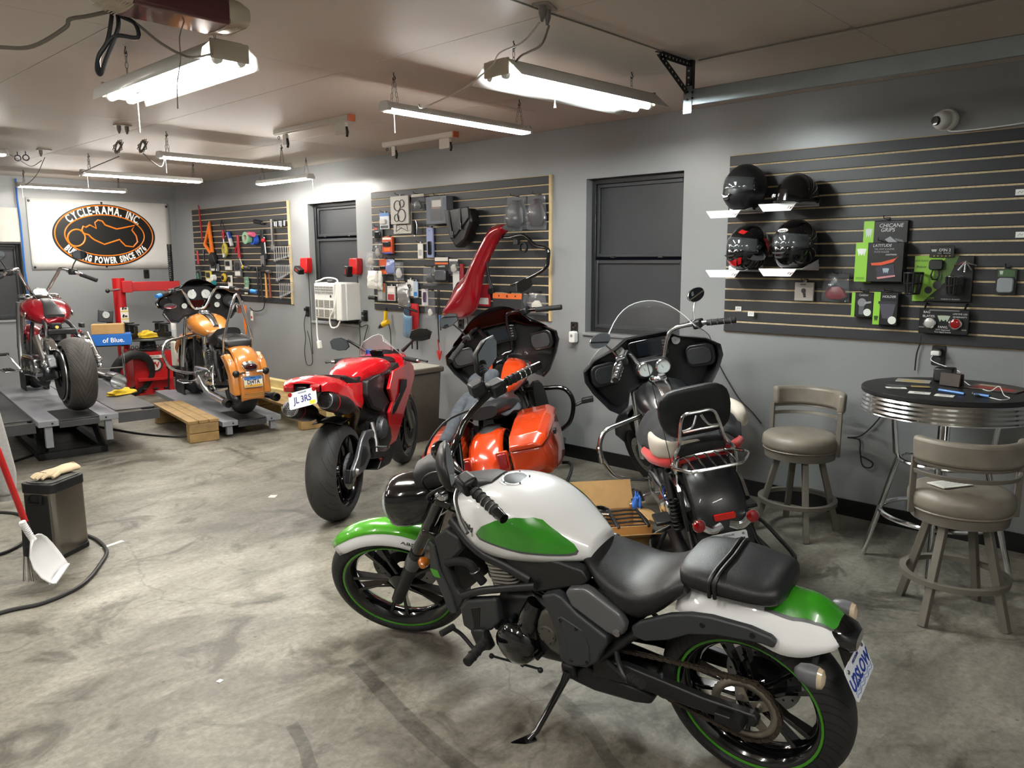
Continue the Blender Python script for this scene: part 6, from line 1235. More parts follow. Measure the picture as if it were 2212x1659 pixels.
# cardboard box of parts in front of the black bike
def parts_box():
    r = thing('cardboard_box', 'open flattened cardboard box full of loose motorcycle parts', 'box', (3.66, 2.64, 0), -38); w, d, h = .46, .34, .16
    G().box((0, 0, .004), (w, d, .006)).obj('bottom', CARD, r)
    for s in (-1, 1): G().box((s*w/2, 0, h/2), (.006, d, h)).obj('side', CARD, r); G().box((0, s*d/2, h/2), (w, .006, h)).obj('side', CARD, r)
    G().box((0, d/2+.045, h+.075), (w, .006, .18), T(rx=-30)).obj('flap', CARD, r); G().box((0, -d/2-.08, h-.03), (w, .006, .18), T(rx=65)).obj('flap', CARD, r); G().box((w/2+.05, 0, h+.0), (.15, d, .006), T(ry=25)).obj('flap', CARD, r)
    M = T(3.66, 2.64, 0, rz=-38)
    def put(o, *a, **k): o.matrix_world = M @ T(*a, **k); return o
    g = thing('tail_rack', 'black plastic luggage tray lying in the cardboard box', 'rack'); put(g, .03, -.06, .17, rx=8)
    for k in range(5): G().tube([(-.20+.0, -.10+.05*k, 0), (-.1, -.10+.05*k, .006), (.0, -.095+.05*k, -.004), (.10, -.10+.05*k, .004), (.18, -.10+.05*k, 0)], .006, 6, 2).obj('slat', BLK, g)
    for x in (-.2, 0, .18): G().box((x, 0, 0), (.02, .23, .018)).obj('rail', BLK, g, bev=.004)
    g = thing('chrome_cover', 'chrome engine cover lying in the cardboard box', 'cover'); put(g, -.04, .09, .165, rx=20, rz=8); G().body([(-.11, 0, 0, .03, .02, .015), (-.07, 0, 0, .055, .035, .02), (.05, 0, 0, .05, .035, .02), (.10, 0, 0, .03, .02, .015)], 18, 2.6, sm=2).obj('shell', CHROME, g); G().prism(rrect(.10, .03, .014, 4), 'z', .028, .037).obj('slot_panel', GLOSS, g)
    for k in range(3): G().box((-.035+.035*k, 0, .038), (.018, .014, .004)).obj('slot', CHROME, g)
    g = thing('hardware_bundle', 'tangle of chrome fittings and purple wire in the cardboard box', 'fittings'); put(g, -.12, -.03, .185)
    G().tube([(-.08, .02, .0), (-.03, .03, .02), (.02, 0, .015), (.05, -.03, .01), (.0, -.05, .02), (-.06, -.02, .025)], .004, 6, 4).obj('wire', pl('6b3f72'), g); G().tube([(.0, .02, .015), (.12, -.04, .02)], .006, 8).obj('rod', CHROME, g); G().lathe([(.03, 0), (.035, .01), (.02, .03), (0, .03)], (-.03, 0, .005), (.2, .1, 1), 16).obj('clamp', STEEL, g)
    cloth_lump('rag', 'blue paper towel on the corner of the cardboard box', 'rag', (3.90, 2.58, .17), (.10, .06, .10), pl('2f62b4', .8), 12, 40)
parts_box()
# ================================================================ jackets on the bikes
def drape(name, label, grid, m, M, thick=.012, sub=1, amp=.012, seed=0, parts=None):
    r = thing(name, label, 'clothing'); r.matrix_world = M
    rows = len(grid); P = [catmull(row, 5) for row in grid]; cols = list(zip(*P)); C2 = [catmull(list(c), 4) for c in cols]
    G0 = [[p+V3((0, 0, amp*1.0)).lerp(V3((0, 0, 0)), .2)*(noise.noise(p*9+V3((seed, 0, 0)))*1.2+.6*noise.noise(p*23)) for p in c] for c in C2]
    o = G().sheet(G0).obj('shell', m, r, thick=thick, sub=sub, ang=180)
    for f in parts or (): f(r)
    return r
HOOD = mat('faded_charcoal_fleece', '363a40', .95, var=.3, vs=30, bump=.3, bs=300)
MO = T(3.585, 3.335, 0) @ Matrix.Rotation(rad(34.6), 4, 'Z') @ Matrix.Rotation(rad(-13.3), 4, 'X')
drape('hoodie', 'faded charcoal hoodie draped over the seat of the orange motorcycle', [[(.70, .20, .74), (.68, .18, .88), (.64, .13, .92), (.60, .09, .92), (.56, .05, .90)], [(.55, .20, .66), (.53, .18, .82), (.49, .11, .88), (.44, .04, .86), (.40, -.03, .80)], [(.36, .20, .64), (.34, .18, .78), (.30, .07, .85), (.28, -.06, .80), (.28, -.19, .68)], [(.12, .19, .67), (.10, .15, .77), (.10, .05, .81), (.12, -.08, .77), (.16, -.17, .68)], [(-.06, .18, .66), (-.08, .14, .73), (-.06, .06, .76), (-.02, -.04, .74), (.04, -.12, .69)]], HOOD, MO, amp=.05, seed=4,
      parts=[lambda r: G().body([(.25, .14, .82, .04, .04, .035), (.08, .18, .78, .042, .036, .036), (-.10, .21, .70, .04, .034, .034), (-.24, .23, .66, .038, .03, .03), (-.29, .235, .65, .03, .025, .025)], 16, 2.2, sm=3).obj('sleeve', HOOD, r, ang=80), lambda r: G().body([(.55, .02, .90, .06, .03, .04), (.48, .04, .91, .10, .05, .05), (.40, .06, .89, .10, .05, .05), (.33, .08, .86, .05, .03, .04)], 16, 2.4, sm=2).obj('hood', HOOD, r, ang=80)])
MBk = T(3.625, 1.85, 0) @ Matrix.Rotation(rad(42.2), 4, 'Z') @ Matrix.Rotation(rad(-11.6), 4, 'X')
JB = mat('black_textile', '191a1d', .85, var=.15, vs=20); JW = mat('bone_textile', 'b8b0a4', .85, var=.06); JR = mat('red_fleece', 'a81f1c', .9, sheen=.3)
drape('riding_jacket', 'black and bone riding jacket with red lining on the seat of the black motorcycle', [[(.52, .26, .72), (.50, .16, .86), (.48, 0, .90), (.48, -.18, .88), (.48, -.30, .78)], [(.34, .25, .70), (.32, .18, .84), (.30, 0, .88), (.30, -.18, .86), (.30, -.30, .76)], [(.16, .22, .72), (.14, .17, .80), (.12, 0, .84), (.12, -.16, .82), (.14, -.26, .74)], [(.04, .19, .72), (.03, .14, .77), (.02, 0, .80), (.02, -.14, .79), (.03, -.22, .73)]], JB, MBk, amp=.04, seed=8,
      parts=[lambda r: G().body([(.14, .215, .77, .02, .07, .06), (.05, .205, .77, .025, .06, .055), (-.03, .15, .765, .03, .045, .045), (-.04, .02, .76, .03, .04, .04)], 14, 2.4, sm=2).obj('bone_panel', JW, r, ang=80), lambda r: G().tube([(.28, .24, .70), (.10, .22, .695), (-.03, .15, .70), (-.05, .0, .705), (-.03, -.15, .715), (.06, -.22, .72)], .028, 10, 4).obj('red_lining', JR, r), lambda r: G().body([(.42, -.27, .84, .03, .04, .05), (.33, -.30, .82, .04, .035, .06), (.24, -.30, .79, .03, .03, .05)], 14, 2.4, sm=2).obj('bone_sleeve', JW, r, ang=80)])
# ================================================================ bar table, stools
def table():
    r = thing('bar_table', 'round black bar table with ribbed chrome edge', 'table', (4.58, 1.09, 0)); R = .42; h = .995
    G().lathe([(0, 0), (R-.004, 0), (R, .004), (R, .020), (R-.005, .024), (0, .024)], (0, 0, h-.024), (0, 0, 1), 64).obj('top', mat('black_laminate', '1b1b1d', .4, var=.1, vs=9), r)
    P = [(R-.004, -.10)]+[(R-.004+(.004 if k % 2 else -.002), -.095+.0115*k) for k in range(9)]+[(R-.004, -.001)]; G().lathe([(R-.02, 0)]+P[::-1]+[(R-.02, -.10)], (0, 0, h-.025), (0, 0, 1), 64, loop=True).obj('chrome_edge', CHROME, r)
    for k in range(4):
        a = rad(100+90*k); c, s = cos(a), sin(a); G().tube([(.26*c, .26*s, h-.05), (.225*c, .225*s, .62), (.21*c, .21*s, .60), (.36*c, .36*s, 0)], .016, 10).obj('leg', CHROME, r)
    G().torus((0, 0, .60), .205, .012, (0, 0, 1), 48, 8).obj('upper_ring', CHROME, r); G().torus((0, 0, .30), .285, .014, (0, 0, 1), 48, 8).obj('foot_ring', CHROME, r)
table()
def stool(label, loc, rz):
    r = thing('bar_stool', label, 'stool', loc, rz, 'grey swivel bar stools'); FM = mat('taupe_metal', '736e65', .4, .2); UP = mat('taupe_vinyl', '7d766b', .42, var=.16, vs=9, bump=.15); h = .63
    G().lathe([(0, 0), (.20, .0), (.216, .01), (.224, .03), (.224, .06), (.218, .08), (.20, .095), (.17, .102), (0, .105)], (0, 0, h-.105), (0, 0, 1), 48).obj('seat', UP, r, ang=60); G().torus((0, 0, h-.10), .213, .006, (0, 0, 1), 40, 6).obj('seat_piping', UP, r)
    G().lathe([(.0, -.05), (.15, -.05), (.205, -.045), (.21, 0), (0, 0)], (0, 0, h-.108), (0, 0, 1), 40).obj('seat_pan', FM, r)
    for k in range(4):
        a = rad(45+90*k); c, s = cos(a), sin(a); L = G().tube([(.125*c, .125*s, h-.15), (.25*c, .25*s, .0)], .0245, 4).obj('leg', FM, r, bev=.003)
    G().prism(ellipse(.245, .245, 48), 'z', .19, .215); g = G().lathe([(.205, -.012), (.235, -.012), (.235, .012), (.205, .012)], (0, 0, .20), (0, 0, 1), 48, loop=True); g.obj('foot_ring', FM, r, ang=30)
    A = [rad(a) for a in range(-78, 79, 6)]
    def arc(R0, R1, z0, z1, nm, m, bev): G().loft([[(R0*cos(a), R0*sin(a), z0), (R1*cos(a), R1*sin(a), z0), (R1*1.02*cos(a), R1*1.02*sin(a), z1), (R0*1.02*cos(a), R0*1.02*sin(a), z1)] for a in A]).obj(nm, m, r, bev=bev, seg=3)
    arc(.200, .248, h+.135, h+.25, 'backrest', UP, .018); arc(.218, .232, h+.07, h+.09, 'back_rail', FM, .002); arc(.218, .232, h+.12, h+.135, 'back_rail', FM, .002)
    for s in (-1, 1): a = rad(80*s); G().box((.228*cos(a), .228*sin(a), h+.01), (.028, .016, .27), Matrix.Rotation(a+pi/2*0, 4, 'Z')).obj('back_post', FM, r, bev=.003)
stool('taupe vinyl bar stool against the wall between black motorcycle and bar table', (4.66, 1.90, 0), -8); stool('taupe vinyl bar stool with paper on its seat in front of the bar table', (4.02, .865, 0), 212)
def flat(name, label, cat, loc, w, d, rz, m, t=.0006, marks=()):
    o = thing(name, label, cat, loc, rz); G().box((0, 0, t/2), (w, d, t)).obj('sheet', m, o)
    for x, y, a, b, c in marks: G().box((x, y, t+.0002), (a, b, .0002)).obj('printing', c, o)
    return o
DK = pl('55565a'); LN = [(0, y, .05, .003, DK) for y in (-.018, -.008, .002, .012)]
flat('paper', 'folded white paper lying on the near bar stool', 'paper', (4.0, .91, .633), .17, .10, 150, PAPER, .004, [(0, y, .13, .003, DK) for y in (-.03, -.015, 0, .015, .03)])
flat('receipt', 'small printed receipt at the left of the bar table', 'paper', (4.42, 1.30, .997), .10, .055, 115, PAPER, .0008, LN); flat('receipt', 'crumpled square receipt in the middle of the bar table', 'paper', (4.33, 1.16, .997), .10, .075, 100, PAPER, .0008, LN); flat('receipt', 'folded receipt at the front edge of the bar table', 'paper', (4.32, 1.04, .997), .085, .06, 95, PAPER, .003, LN)
flat('flyer', 'dark flyer with yellow band on the bar table', 'paper', (4.52, 1.27, .997), .22, .07, 112, pl('2a2b2d'), .001, [(-.06, 0, .09, .05, pl('b39a52')), (.06, 0, .08, .05, pl('4a4c50'))]); flat('magazine', 'magazine with white cover at the back of the bar table', 'magazine', (4.72, 1.30, .997), .17, .11, 100, pl('a8a49a'), .004, [(0, .02, .10, .04, pl('c9a63a'))])
flat('magazine', 'red patterned magazine at the back of the bar table', 'magazine', (4.74, .90, .997), .26, .19, 80, pl('5a4a44'), .004, [(0, .03, .2, .08, pl('a8322a')), (.05, -.05, .1, .05, pl('b8a890')), (-.07, -.05, .08, .05, pl('30302f'))])
BLP = mat('blue_plastic', '3f78c0', .35)
for nm, lb, a, b in (('pen', 'long blue pen on the bar table', (4.45, 1.10, 1.005), (4.40, .97, 1.005)), ('pen', 'short blue pen beside the cable on the bar table', (4.42, .93, 1.005), (4.40, .86, 1.005))): o = thing(nm, lb, 'pen'); G().tube([a, b], .007, 8).obj('barrel', BLP, o); G().tube([b, V3(b)+(V3(b)-V3(a))*.06], [.006, .001], 8).obj('tip', BLK, o)
o = thing('key_ring', 'black key fob with steel ring on the bar table', 'keys', (4.40, .93, .997)); G().torus((0, 0, .014), .013, .0012, (.2, 1, 0), 20, 6).obj('ring', CHROME, o); G().box((.02, -.03, .006), (.03, .05, .012)).obj('fob', BLK, o, bev=.004)
cord('charging_cable', 'white charging cable looping across the bar table', [(4.78, 1.08, 1.03), (4.74, 1.02, 1.0), (4.66, .95, .9995), (4.62, .90, .9995), (4.60, .86, 1.03), (4.52, .82, 1.0), (4.44, .78, .9995), (4.36, .80, .9995), (4.40, .86, .9995)], .0022, WHITE)
o = thing('speaker_box', 'small black box standing on the bar table below the outlet', 'speaker', (4.83, 1.17, .996), -90); G().box((0, 0, .04), (.10, .09, .08)).obj('body', BLK, o, bev=.01); G().prism(rrect(.08, .05, .008, 3, 0, .04), 'y', -.047, -.0445).obj('grille', GREYP, o)
o = thing('wallet', 'dark leather wallet standing open on the bar table', 'wallet', (4.66, 1.10, .997), -105); G().box((0, 0, .035), (.11, .012, .07), T(rx=-8)).obj('front_cover', mat('dark_brown_leather', '2a1c16', .5, var=.2), o, bev=.003); G().box((0, .03, .035), (.11, .012, .07), T(rx=8)).obj('back_cover', _mats['dark_brown_leather'], o, bev=.003)
o = thing('step_stool', 'black folding frame standing by the wall behind the near bar stool', 'frame', (4.92, .42, 0), -90)
for s in (-1, 1): G().tube([(-.10*s, -.05, .0), (-.10*s, -.05, .42), (.10*s, -.05+.06, .46)], .012, 8).obj('leg', BLK, o)
G().tube([(-.1, -.05, .2), (.1, -.05, .2)], .009, 8).obj('rung', BLK, o)

for nm, lb, x, y, w_, d_, a in (('paper_strip', 'torn white paper strip on the floor by the stainless bin', 1.66, 4.83, .14, .03, 15), ('paper_scrap', 'small white paper scrap on the floor near the sport bike', 2.82, 4.98, .06, .05, 40), ('paper_scrap', 'tiny white scrap in the middle of the open floor', 1.35, 2.88, .022, .02, 20)): flat(nm, lb, 'paper', (x, y, .0008), w_, d_, a, PAPER, .001)

d_ = pray(384, 760); k_ = 9.3/d_.y; o = thing('fuel_jug', 'white jug with red lettering beside the tyre changer', 'jug', (k_*d_.x, 9.3, CAMZ+k_*d_.z-.17), 10); G().box((0, 0, .15), (.13, .09, .30)).obj('body', mat('jug_white', 'cfcabc', .5), o, bev=.015); text('HO', .06, pl('b02a22'), o, T(0, -.047, .07), bold=.001); G().cyl((0, 0, .30), (0, 0, .33), .025, n=14).obj('cap', BLK, o)
q = thing('steel_stand', 'black steel stand under the white jug', 'stand', (k_*d_.x, 9.3, 0), 10); zt = CAMZ+k_*d_.z-.172; G().box((0, 0, zt-.01), (.22, .18, .02)).obj('top', BLK, q, bev=.003)
for a_ in (-1, 1):
    for b_ in (-1, 1): G().tube([(.09*a_, .07*b_, zt-.02), (.11*a_, .09*b_, 0)], .011, 6).obj('leg', BLK, q)
# ================================================================ ceiling gear
GALV = mat('galvanised_steel', '9aa3a6', .32, .85, var=.1, vs=5)
def track():
    r = thing('door_track', 'galvanised horizontal overhead door track with black perforated hanger', 'track', (3.89, 2.30, 0), -90)
    G().prism([(-.004, 2.50), (.004, 2.50), (.02, 2.51), (.02, 2.575), (.05, 2.58), (.05, 2.584), (.0, 2.584), (-.004, 2.58)], 'x', 0, 3.25, T(0, 0, 0)).obj('rail', GALV, r, bev=.001)
    G().tube([(-.02, .012, 2.507), (3.25, .012, 2.507)], .008, 8).obj('rolled_edge', GALV, r)
    def angle(a, b, nm):
        a, b = V3(a), V3(b); d = (b-a); L = d.length; M = Matrix.Translation(a) @ d.to_track_quat('X', 'Z').to_matrix().to_4x4()
        o = G(M).box((L/2, 0, 0), (L, .004, .034)).obj(nm, BLK, r); G(M).box((L/2, .015, .017), (L, .03, .004)).obj('angle_flange', BLK, o)
        for k in range(int(L/.035)): G(M).cyl((.02+.035*k, -.0028, 0), (.02+.035*k, -.002, 0), .0055, n=8).obj('slot', pl('b8b4a8'), o)
    angle((.0, -.29, ZC-.02), (.0, .0, ZC-.02), 'top_angle'); angle((.0, 0, ZC), (.0, 0, 2.54), 'hanger'); angle((0, -.28, ZC-.03), (0, -.02, 2.57), 'diagonal_brace')
    G().box((.0, -.006, 2.53), (.05, .004, .14)).obj('end_plate', GALV, r)
    for x, z in ((.0, 2.57), (.0, 2.53), (.03, 2.565), (.03, 2.535)): G().cyl((x, -.012, z), (x, -.007, z), .006, n=6).obj('bolt', DARKM, r)
track()
def opener():
    r = thing('door_opener', 'beige and maroon garage door opener hanging from the ceiling', 'door opener', (1.33, 2.84, 2.515), 0, scale=.85)
    G().box((0, 0, .07), (.40, .22, .13)).obj('housing', mat('maroon_cover', '4a2024', .3, coat=.4), r, bev=.015)
    for s in (-1, 1):
        o = G().body([(s*.19, 0, .065, .115, .065, .065), (s*.25, 0, .065, .11, .06, .06), (s*.30, 0, .065, .085, .045, .045), (s*.315, 0, .065, .05, .03, .03)], 18, 3).obj('lens_cover', mat('beige_lens', 'b9ad9a', .4), r)
        for k in range(8): G().tube([(s*(.20+.012*k), -.10+.004*k, .003+.0018*k), (s*(.20+.012*k), .10-.004*k, .003+.0018*k)], .0025, 5).obj('louvre', mat('beige_lens'), o)
    for x in (-.12, .12): G().box((x, 0, .18), (.03, .004, .11)).obj('strap', GALV, r)
    G().box((.0, -1.2, .09), (.04, 2.3, .05)).obj('drive_rail', GALV, r)
opener()
for (x0, y0), y1, lb in (((3.58, 5.95), 4.92, 'white ceiling rail with orange ends, further from the wall'), ((4.64, 5.88), 4.94, 'white ceiling rail with orange ends, close to the wall')):
    r = thing('ceiling_rail', lb, 'rail', (x0, y0, ZC), -90); L = y0-y1
    G().prism([(-.028, 0), (.028, 0), (.028, -.035), (.012, -.045), (-.012, -.045), (-.028, -.035)], 'x', 0, L).obj('rail', mat('rail_white', 'b8b2a8', .4), r, bev=.002)
    G().box((L+.008, 0, -.022), (.018, .06, .048)).obj('end_cap', mat('orange_cap', 'a5532a', .5), r, bev=.003)
    for x, w_ in ((L-.12, .13), (.14, .05)): o = G().prism(rrect(w_, .085, .012, 3, x, -.085), 'y', -.012, .012).obj('trolley', mat('rail_white'), r, bev=.002); G().tube([(x+w_/2, 0, -.08), (x+w_/2+.012, 0, -.12), (x+w_/2, 0, -.15)], .01, 6).obj('trolley_hook', BLK, o)
    G().torus((.04, 0, -.06), .012, .003, (0, 1, 0), 14, 6).obj('eye', DARKM, r)
o = thing('security_camera', 'white dome security camera on the wall above the slatwall', 'camera', (WX, 1.345, 2.465), -90)
G().lathe([(0, .0), (.062, 0), (.064, .02), (.055, .035)], (0, 0, 0), (0, -1, 0), 28).obj('base', WHITE, o); b = G().ell((-.015, -.05, -.005), .052, 24).obj('ball', WHITE, o); G(T(-.035, -.092, -.01, rz=-25)).lathe([(0, .012), (.024, .010), (.027, 0), (.027, -.02)], (0, 0, 0), (0, -1, 0), 20).obj('lens', GLOSS, b)
cord('camera_cable', 'white camera cable along the top of the slatwall', [(WX-.02, 1.345, 2.42), (WX-.025, 1.30, 2.395), (WX-.025, 1.1, 2.395), (WX-.025, .8, 2.41)], .004, WHITE)
def ceil_outlet(label, x, y, a=0, n=2):
    r = thing('ceiling_outlet', label, 'outlet', (x, y, ZC), a); G().prism(rrect(.12, .075, .01), 'z', -.008, 0).obj('plate', mat('grey_outlet', '8d877e', .4), r, bev=.002)
    for k in range(n): G().lathe([(.016, 0), (.016, .03), (.009, .05), (.006, .06)], (-.03+.06*k, 0, -.008), (0, 0, -1), 12).obj('plug', mat('grey_plug', '6a655e', .5), r)
ceil_outlet('ceiling outlet with two plugs near the wide reflector light', 2.66, 2.27, 20); ceil_outlet('ceiling outlet with two plugs above the sport bike bay', 2.60, 6.55); ceil_outlet('ceiling outlet with one plug over the raised lift', 2.63, 8.5, 0, 1)
GC = mat('grey_cord', '6b655c', .5); WC = mat('white_cord', 'b5afa4', .5); zc = ZC-.008
cord('lamp_cord', 'brown cord from ceiling outlet to the wide reflector light', [(2.69, 2.27, ZC-.07), (2.70, 2.32, 2.60), (2.76, 2.45, 2.60), (2.85, 2.58, 2.62), (2.90, 2.68, 2.60)], .005, GC)
cord('lamp_cord', 'white cord from ceiling outlet to the slim LED above the rails', [(2.63, 2.27, ZC-.07), (2.62, 2.36, 2.60), (2.68, 2.55, 2.60), (2.75, 2.68, 2.57), (2.82, 2.95, 2.52), (2.92, 3.35, 2.50), (3.1, 3.6, 2.57)], .004, WC)
cord('ceiling_wire', 'thin wire stapled across the ceiling to the track bracket', [(2.0, 2.35, zc), (2.4, 2.30, zc), (2.735, 2.298, zc), (3.1, 2.29, zc), (3.6, 2.288, zc)], .004, GC, 4)
cord('ceiling_wire', 'thin wire stapled along the ceiling beside the door track', [(3.9, 2.25, zc), (3.88, 1.8, zc), (3.87, 1.2, zc), (3.84, .75, zc), (3.84, .2, zc)], .004, GC, 4)
def near(P, k=.86): return [(x*k, y*k, 1.69+(z-1.69)*k) for x, y, z in P]
cord('extension_cord', 'grey cord running from the door opener to the picture edge', near([(1.378, 3.517, 2.695), (1.318, 3.578, 2.677), (1.265, 3.632, 2.664), (1.248, 3.643, 2.63), (1.149, 3.732, 2.556), (1.058, 3.829, 2.553), (.9, 3.9, 2.55)]), .007, GC)
TH = mat('thick_black_cable', '1d2023', .4)
P = near([(1.391, 3.509, 2.72), (1.38, 3.507, 2.657), (1.359, 3.509, 2.573), (1.329, 3.528, 2.517), (1.317, 3.528, 2.461), (1.325, 3.514, 2.443), (1.349, 3.505, 2.508), (1.396, 3.483, 2.629), (1.402, 3.496, 2.70), (1.41, 3.478, 2.676), (1.443, 3.436, 2.648), (1.45, 3.417, 2.601), (1.438, 3.427, 2.588), (1.385, 3.486, 2.596), (1.347, 3.516, 2.545), (1.324, 3.529, 2.499), (1.323, 3.517, 2.443)])
cord('cable_bundle', 'bundle of thick black cable hanging below the door opener', P, .0075, TH, 5, n=8)
cord('lamp_cord', 'grey cord drooping from the door opener to the bright reflector light', near([(1.405, 3.491, 2.70), (1.455, 3.421, 2.638), (1.51, 3.344, 2.563), (1.60, 3.30, 2.52)])+[(1.60, 3.12, 2.50), (1.68, 3.2, 2.54)], .005, GC)
cord('antenna_wire', 'thin wire dangling from the door opener', near([(1.587, 3.285, 2.665), (1.562, 3.294, 2.591), (1.553, 3.281, 2.497), (1.533, 3.281, 2.404), (1.522, 3.269, 2.301)]), .0022, GC)
def hank(label, x, y): 
    r = thing('cord_hank', label, 'cord', (x, y, ZC-.16)); P = []
    for k in range(24): a = k*2.3; P.append((.028*cos(a)*(1+.2*sin(k))+.02*sin(a), .02*sin(a*1.3), .055*sin(a)+.005*cos(3*k)))
    G().tube(P, .0035, 5, 3).obj('coil', GC, r)
hank('coiled grey lamp cord hanging by the plugs, closer to the banner', 2.58, 6.62); hank('coiled grey lamp cord hanging by the plugs, closer to the white and green cruiser', 2.70, 6.45)
cord('lamp_cord', 'grey cord sagging to the LED above the tan motorcycle', [(2.70, 6.45, 2.52), (2.80, 6.50, 2.46), (2.88, 6.55, 2.44), (2.93, 6.60, 2.50), (2.95, 6.62, 2.55)], .004, GC)
cord('lamp_cord', 'grey cord sagging towards the LED over the tyre changer', [(2.58, 6.62, 2.50), (2.62, 7.2, 2.48), (2.70, 7.8, 2.47), (2.85, 8.3, 2.49), (2.97, 8.45, 2.56)], .004, GC)
cord('lamp_cord', 'grey cord from the far outlet to the LED in front of the banner', [(2.63, 8.5, 2.66), (2.70, 9.0, 2.55), (2.78, 9.6, 2.50), (2.88, 10.2, 2.52), (2.95, 10.5, 2.57)], .004, GC)
cord('lamp_cord', 'grey cord from the edge light to the far ceiling outlet', [(2.05, 7.55, 2.57), (2.25, 7.9, 2.55), (2.45, 8.3, 2.55), (2.60, 8.5, 2.63)], .004, GC)
for k, (x, y) in enumerate(((2.50, 8.85), (2.545, 8.76))):
    o = thing('eye_hook', ('steel eye hook in the ceiling, nearer the raised lift', 'steel eye hook in the ceiling, nearer the far outlet')[k], 'hook', (x, y, ZC)); G().cyl((0, 0, 0), (0, 0, -.035), .004, n=8).obj('shank', DARKM, o); G().torus((0, 0, -.06), .026, .005, (.3, 1, 0), 20, 6).obj('eye', DARKM, o)
# ================================================================ goods and gear on the long wall
def wrect(b, off):
    x0, y0, x1, y1 = b; cx, cy = (x0+x1)/2, (y0+y1)/2
    a = on_wall(x0, cy, off); c = on_wall(x1, cy, off); t = on_wall(cx, y0, off); d = on_wall(cx, y1, off); m = on_wall(cx, cy, off)
    return m, a[0]-c[0], t[1]-d[1]
def hook(label, y, z, L=.10):
    o = thing('slatwall_hook', label, 'hook', (WX-.02, y, z), -90, 'wire hooks on the slatwalls')
    G().tube([(0, .006, 0), (0, -.02, 0), (0, -L, .004), (0, -L-.012, .022)], .0028, 6, 2).obj('wire', BLK, o); G().box((0, -.003, .002), (.03, .004, .022)).obj('hook_plate', BLK, o)
def pk(name, label, cat, b, dep, col, marks=(), out=.03, tilt=0, rough=.35, hk=True, group=None):
    """a carded or boxed product: front face in 0..1 coordinates (u right, v up)"""
    (y, z), w, h = wrect(b, out+dep); o = thing(name, label, cat, (WX-out-dep, y, z), -90, group)
    if tilt: o.matrix_world = o.matrix_world @ Matrix.Rotation(rad(tilt), 4, 'Y')
    G().box((0, dep/2, 0), (w, dep, h)).obj('package', mat('pack_'+col, col, rough), o, bev=min(.003, dep*.3), seg=1)
    for k, q in enumerate(marks):
        e = -.0006-.0003*k
        if q[0] == 'b': u0, v0, u1, v1, c = q[1:]; G().box(((u0+u1-1)/2*w, e, (v0+v1-1)/2*h), ((u1-u0)*w, .0012, (v1-v0)*h)).obj('print_panel', pl(c) if isinstance(c, str) else c, o)
        elif q[0] == 't': u, v, s, t, c = q[1:6]; text(t, s*h, pl(c), o, T((u-.5)*w, e, (v-.5)*h), ext=.0004, **(q[6] if len(q) > 6 else {}))
        elif q[0] == 'l': u0, v0, u1, v1, d, c = q[1:]; G().prism(rrect((u1-u0)*w, (v1-v0)*h, min((u1-u0)*w, (v1-v0)*h)*.2, 3, (u0+u1-1)/2*w, (v0+v1-1)/2*h), 'y', -d, 0).obj('blister', pl(c, .15) if isinstance(c, str) else c, o, bev=d*.4)
        elif q[0] == 'd': u, v, r_, c = q[1:5]; G().lathe([(0, .0012), (r_*h, .001), (r_*h, 0)], ((u-.5)*w, e+.0006, (v-.5)*h), (0, -1, 0), 20).obj('print_disc', pl(c) if isinstance(c, str) else c, o)
        elif q[0] == 'p': P, c = q[1:]; G().prism([((u-.5)*w, (v-.5)*h) for u, v in P], 'y', e-.0006, e+.0006).obj('print_shape', pl(c) if isinstance(c, str) else c, o)
    if hk: G().prism([(-.012, h/2-.004), (.012, h/2-.004), (.010, h/2+.016), (-.010, h/2+.016)], 'y', dep*.5, dep*.5+.001).obj('hang_tab', _mats['pack_'+col], o); hook('black wire hook for '+label, y, z+h/2+.008, min(.12, out+dep+.02))
    return o, w, h
def bag(name, label, cat, b, m=None, inner='2a2a2c', seed=0, dep=.05, out=.035, header=None, tilt=0, lump=(.5, .4, .6, .5), hk=True):
    (y, z), w, h = wrect(b, out+dep/2); o = thing(name, label, cat, (WX-out-dep/2, y, z), -90)
    if tilt: o.matrix_world = o.matrix_world @ Matrix.Rotation(rad(tilt), 4, 'Y')
    n, r_ = 10, 12; rings = []
    for j in range(r_+1):
        v = j/r_; t = dep/2*(sin(pi*min(1, v*1.05))**.6)*(1-.55*v)+.001; ring = []
        for k in range(2*n):
            a = 2*pi*k/(2*n); p = V3((w/2*math.copysign(abs(cos(a))**.5, cos(a))*(1-.12*v*v), t*sin(a), -h/2+h*v)); q = noise.noise(V3((p.x*40+seed, p.y*30, p.z*40)))
            ring.append(p+V3((0, q*.012, q*.006)))
        rings.append(ring)
    u, v, lw, lh = lump
    if inner: G().body([(-.5*lh*h, 0, 0, .3*lw*w, dep*.2, dep*.2), (-.25*lh*h, .03*w, 0, .5*lw*w, dep*.3, dep*.3), (.2*lh*h, -.02*w, 0, .42*lw*w, dep*.28, dep*.28), (.5*lh*h, 0, 0, .2*lw*w, dep*.15, dep*.15)], 10, 2.6, axis='z').obj('contents', pl(inner) if isinstance(inner, str) else inner, o).location = ((u-.5)*w, 0, (v-.5)*h)
    G().loft(rings).obj('bag', m or CLEARBAG, o, ang=25)
    if header: G().box((0, -.002, h/2-h*.06), (w*.92, .004, h*.16)).obj('header_card', pl(header), o, bev=.001)
    if hk: hook('black wire hook for '+label, y, z+h/2+.004, .09)
    return o
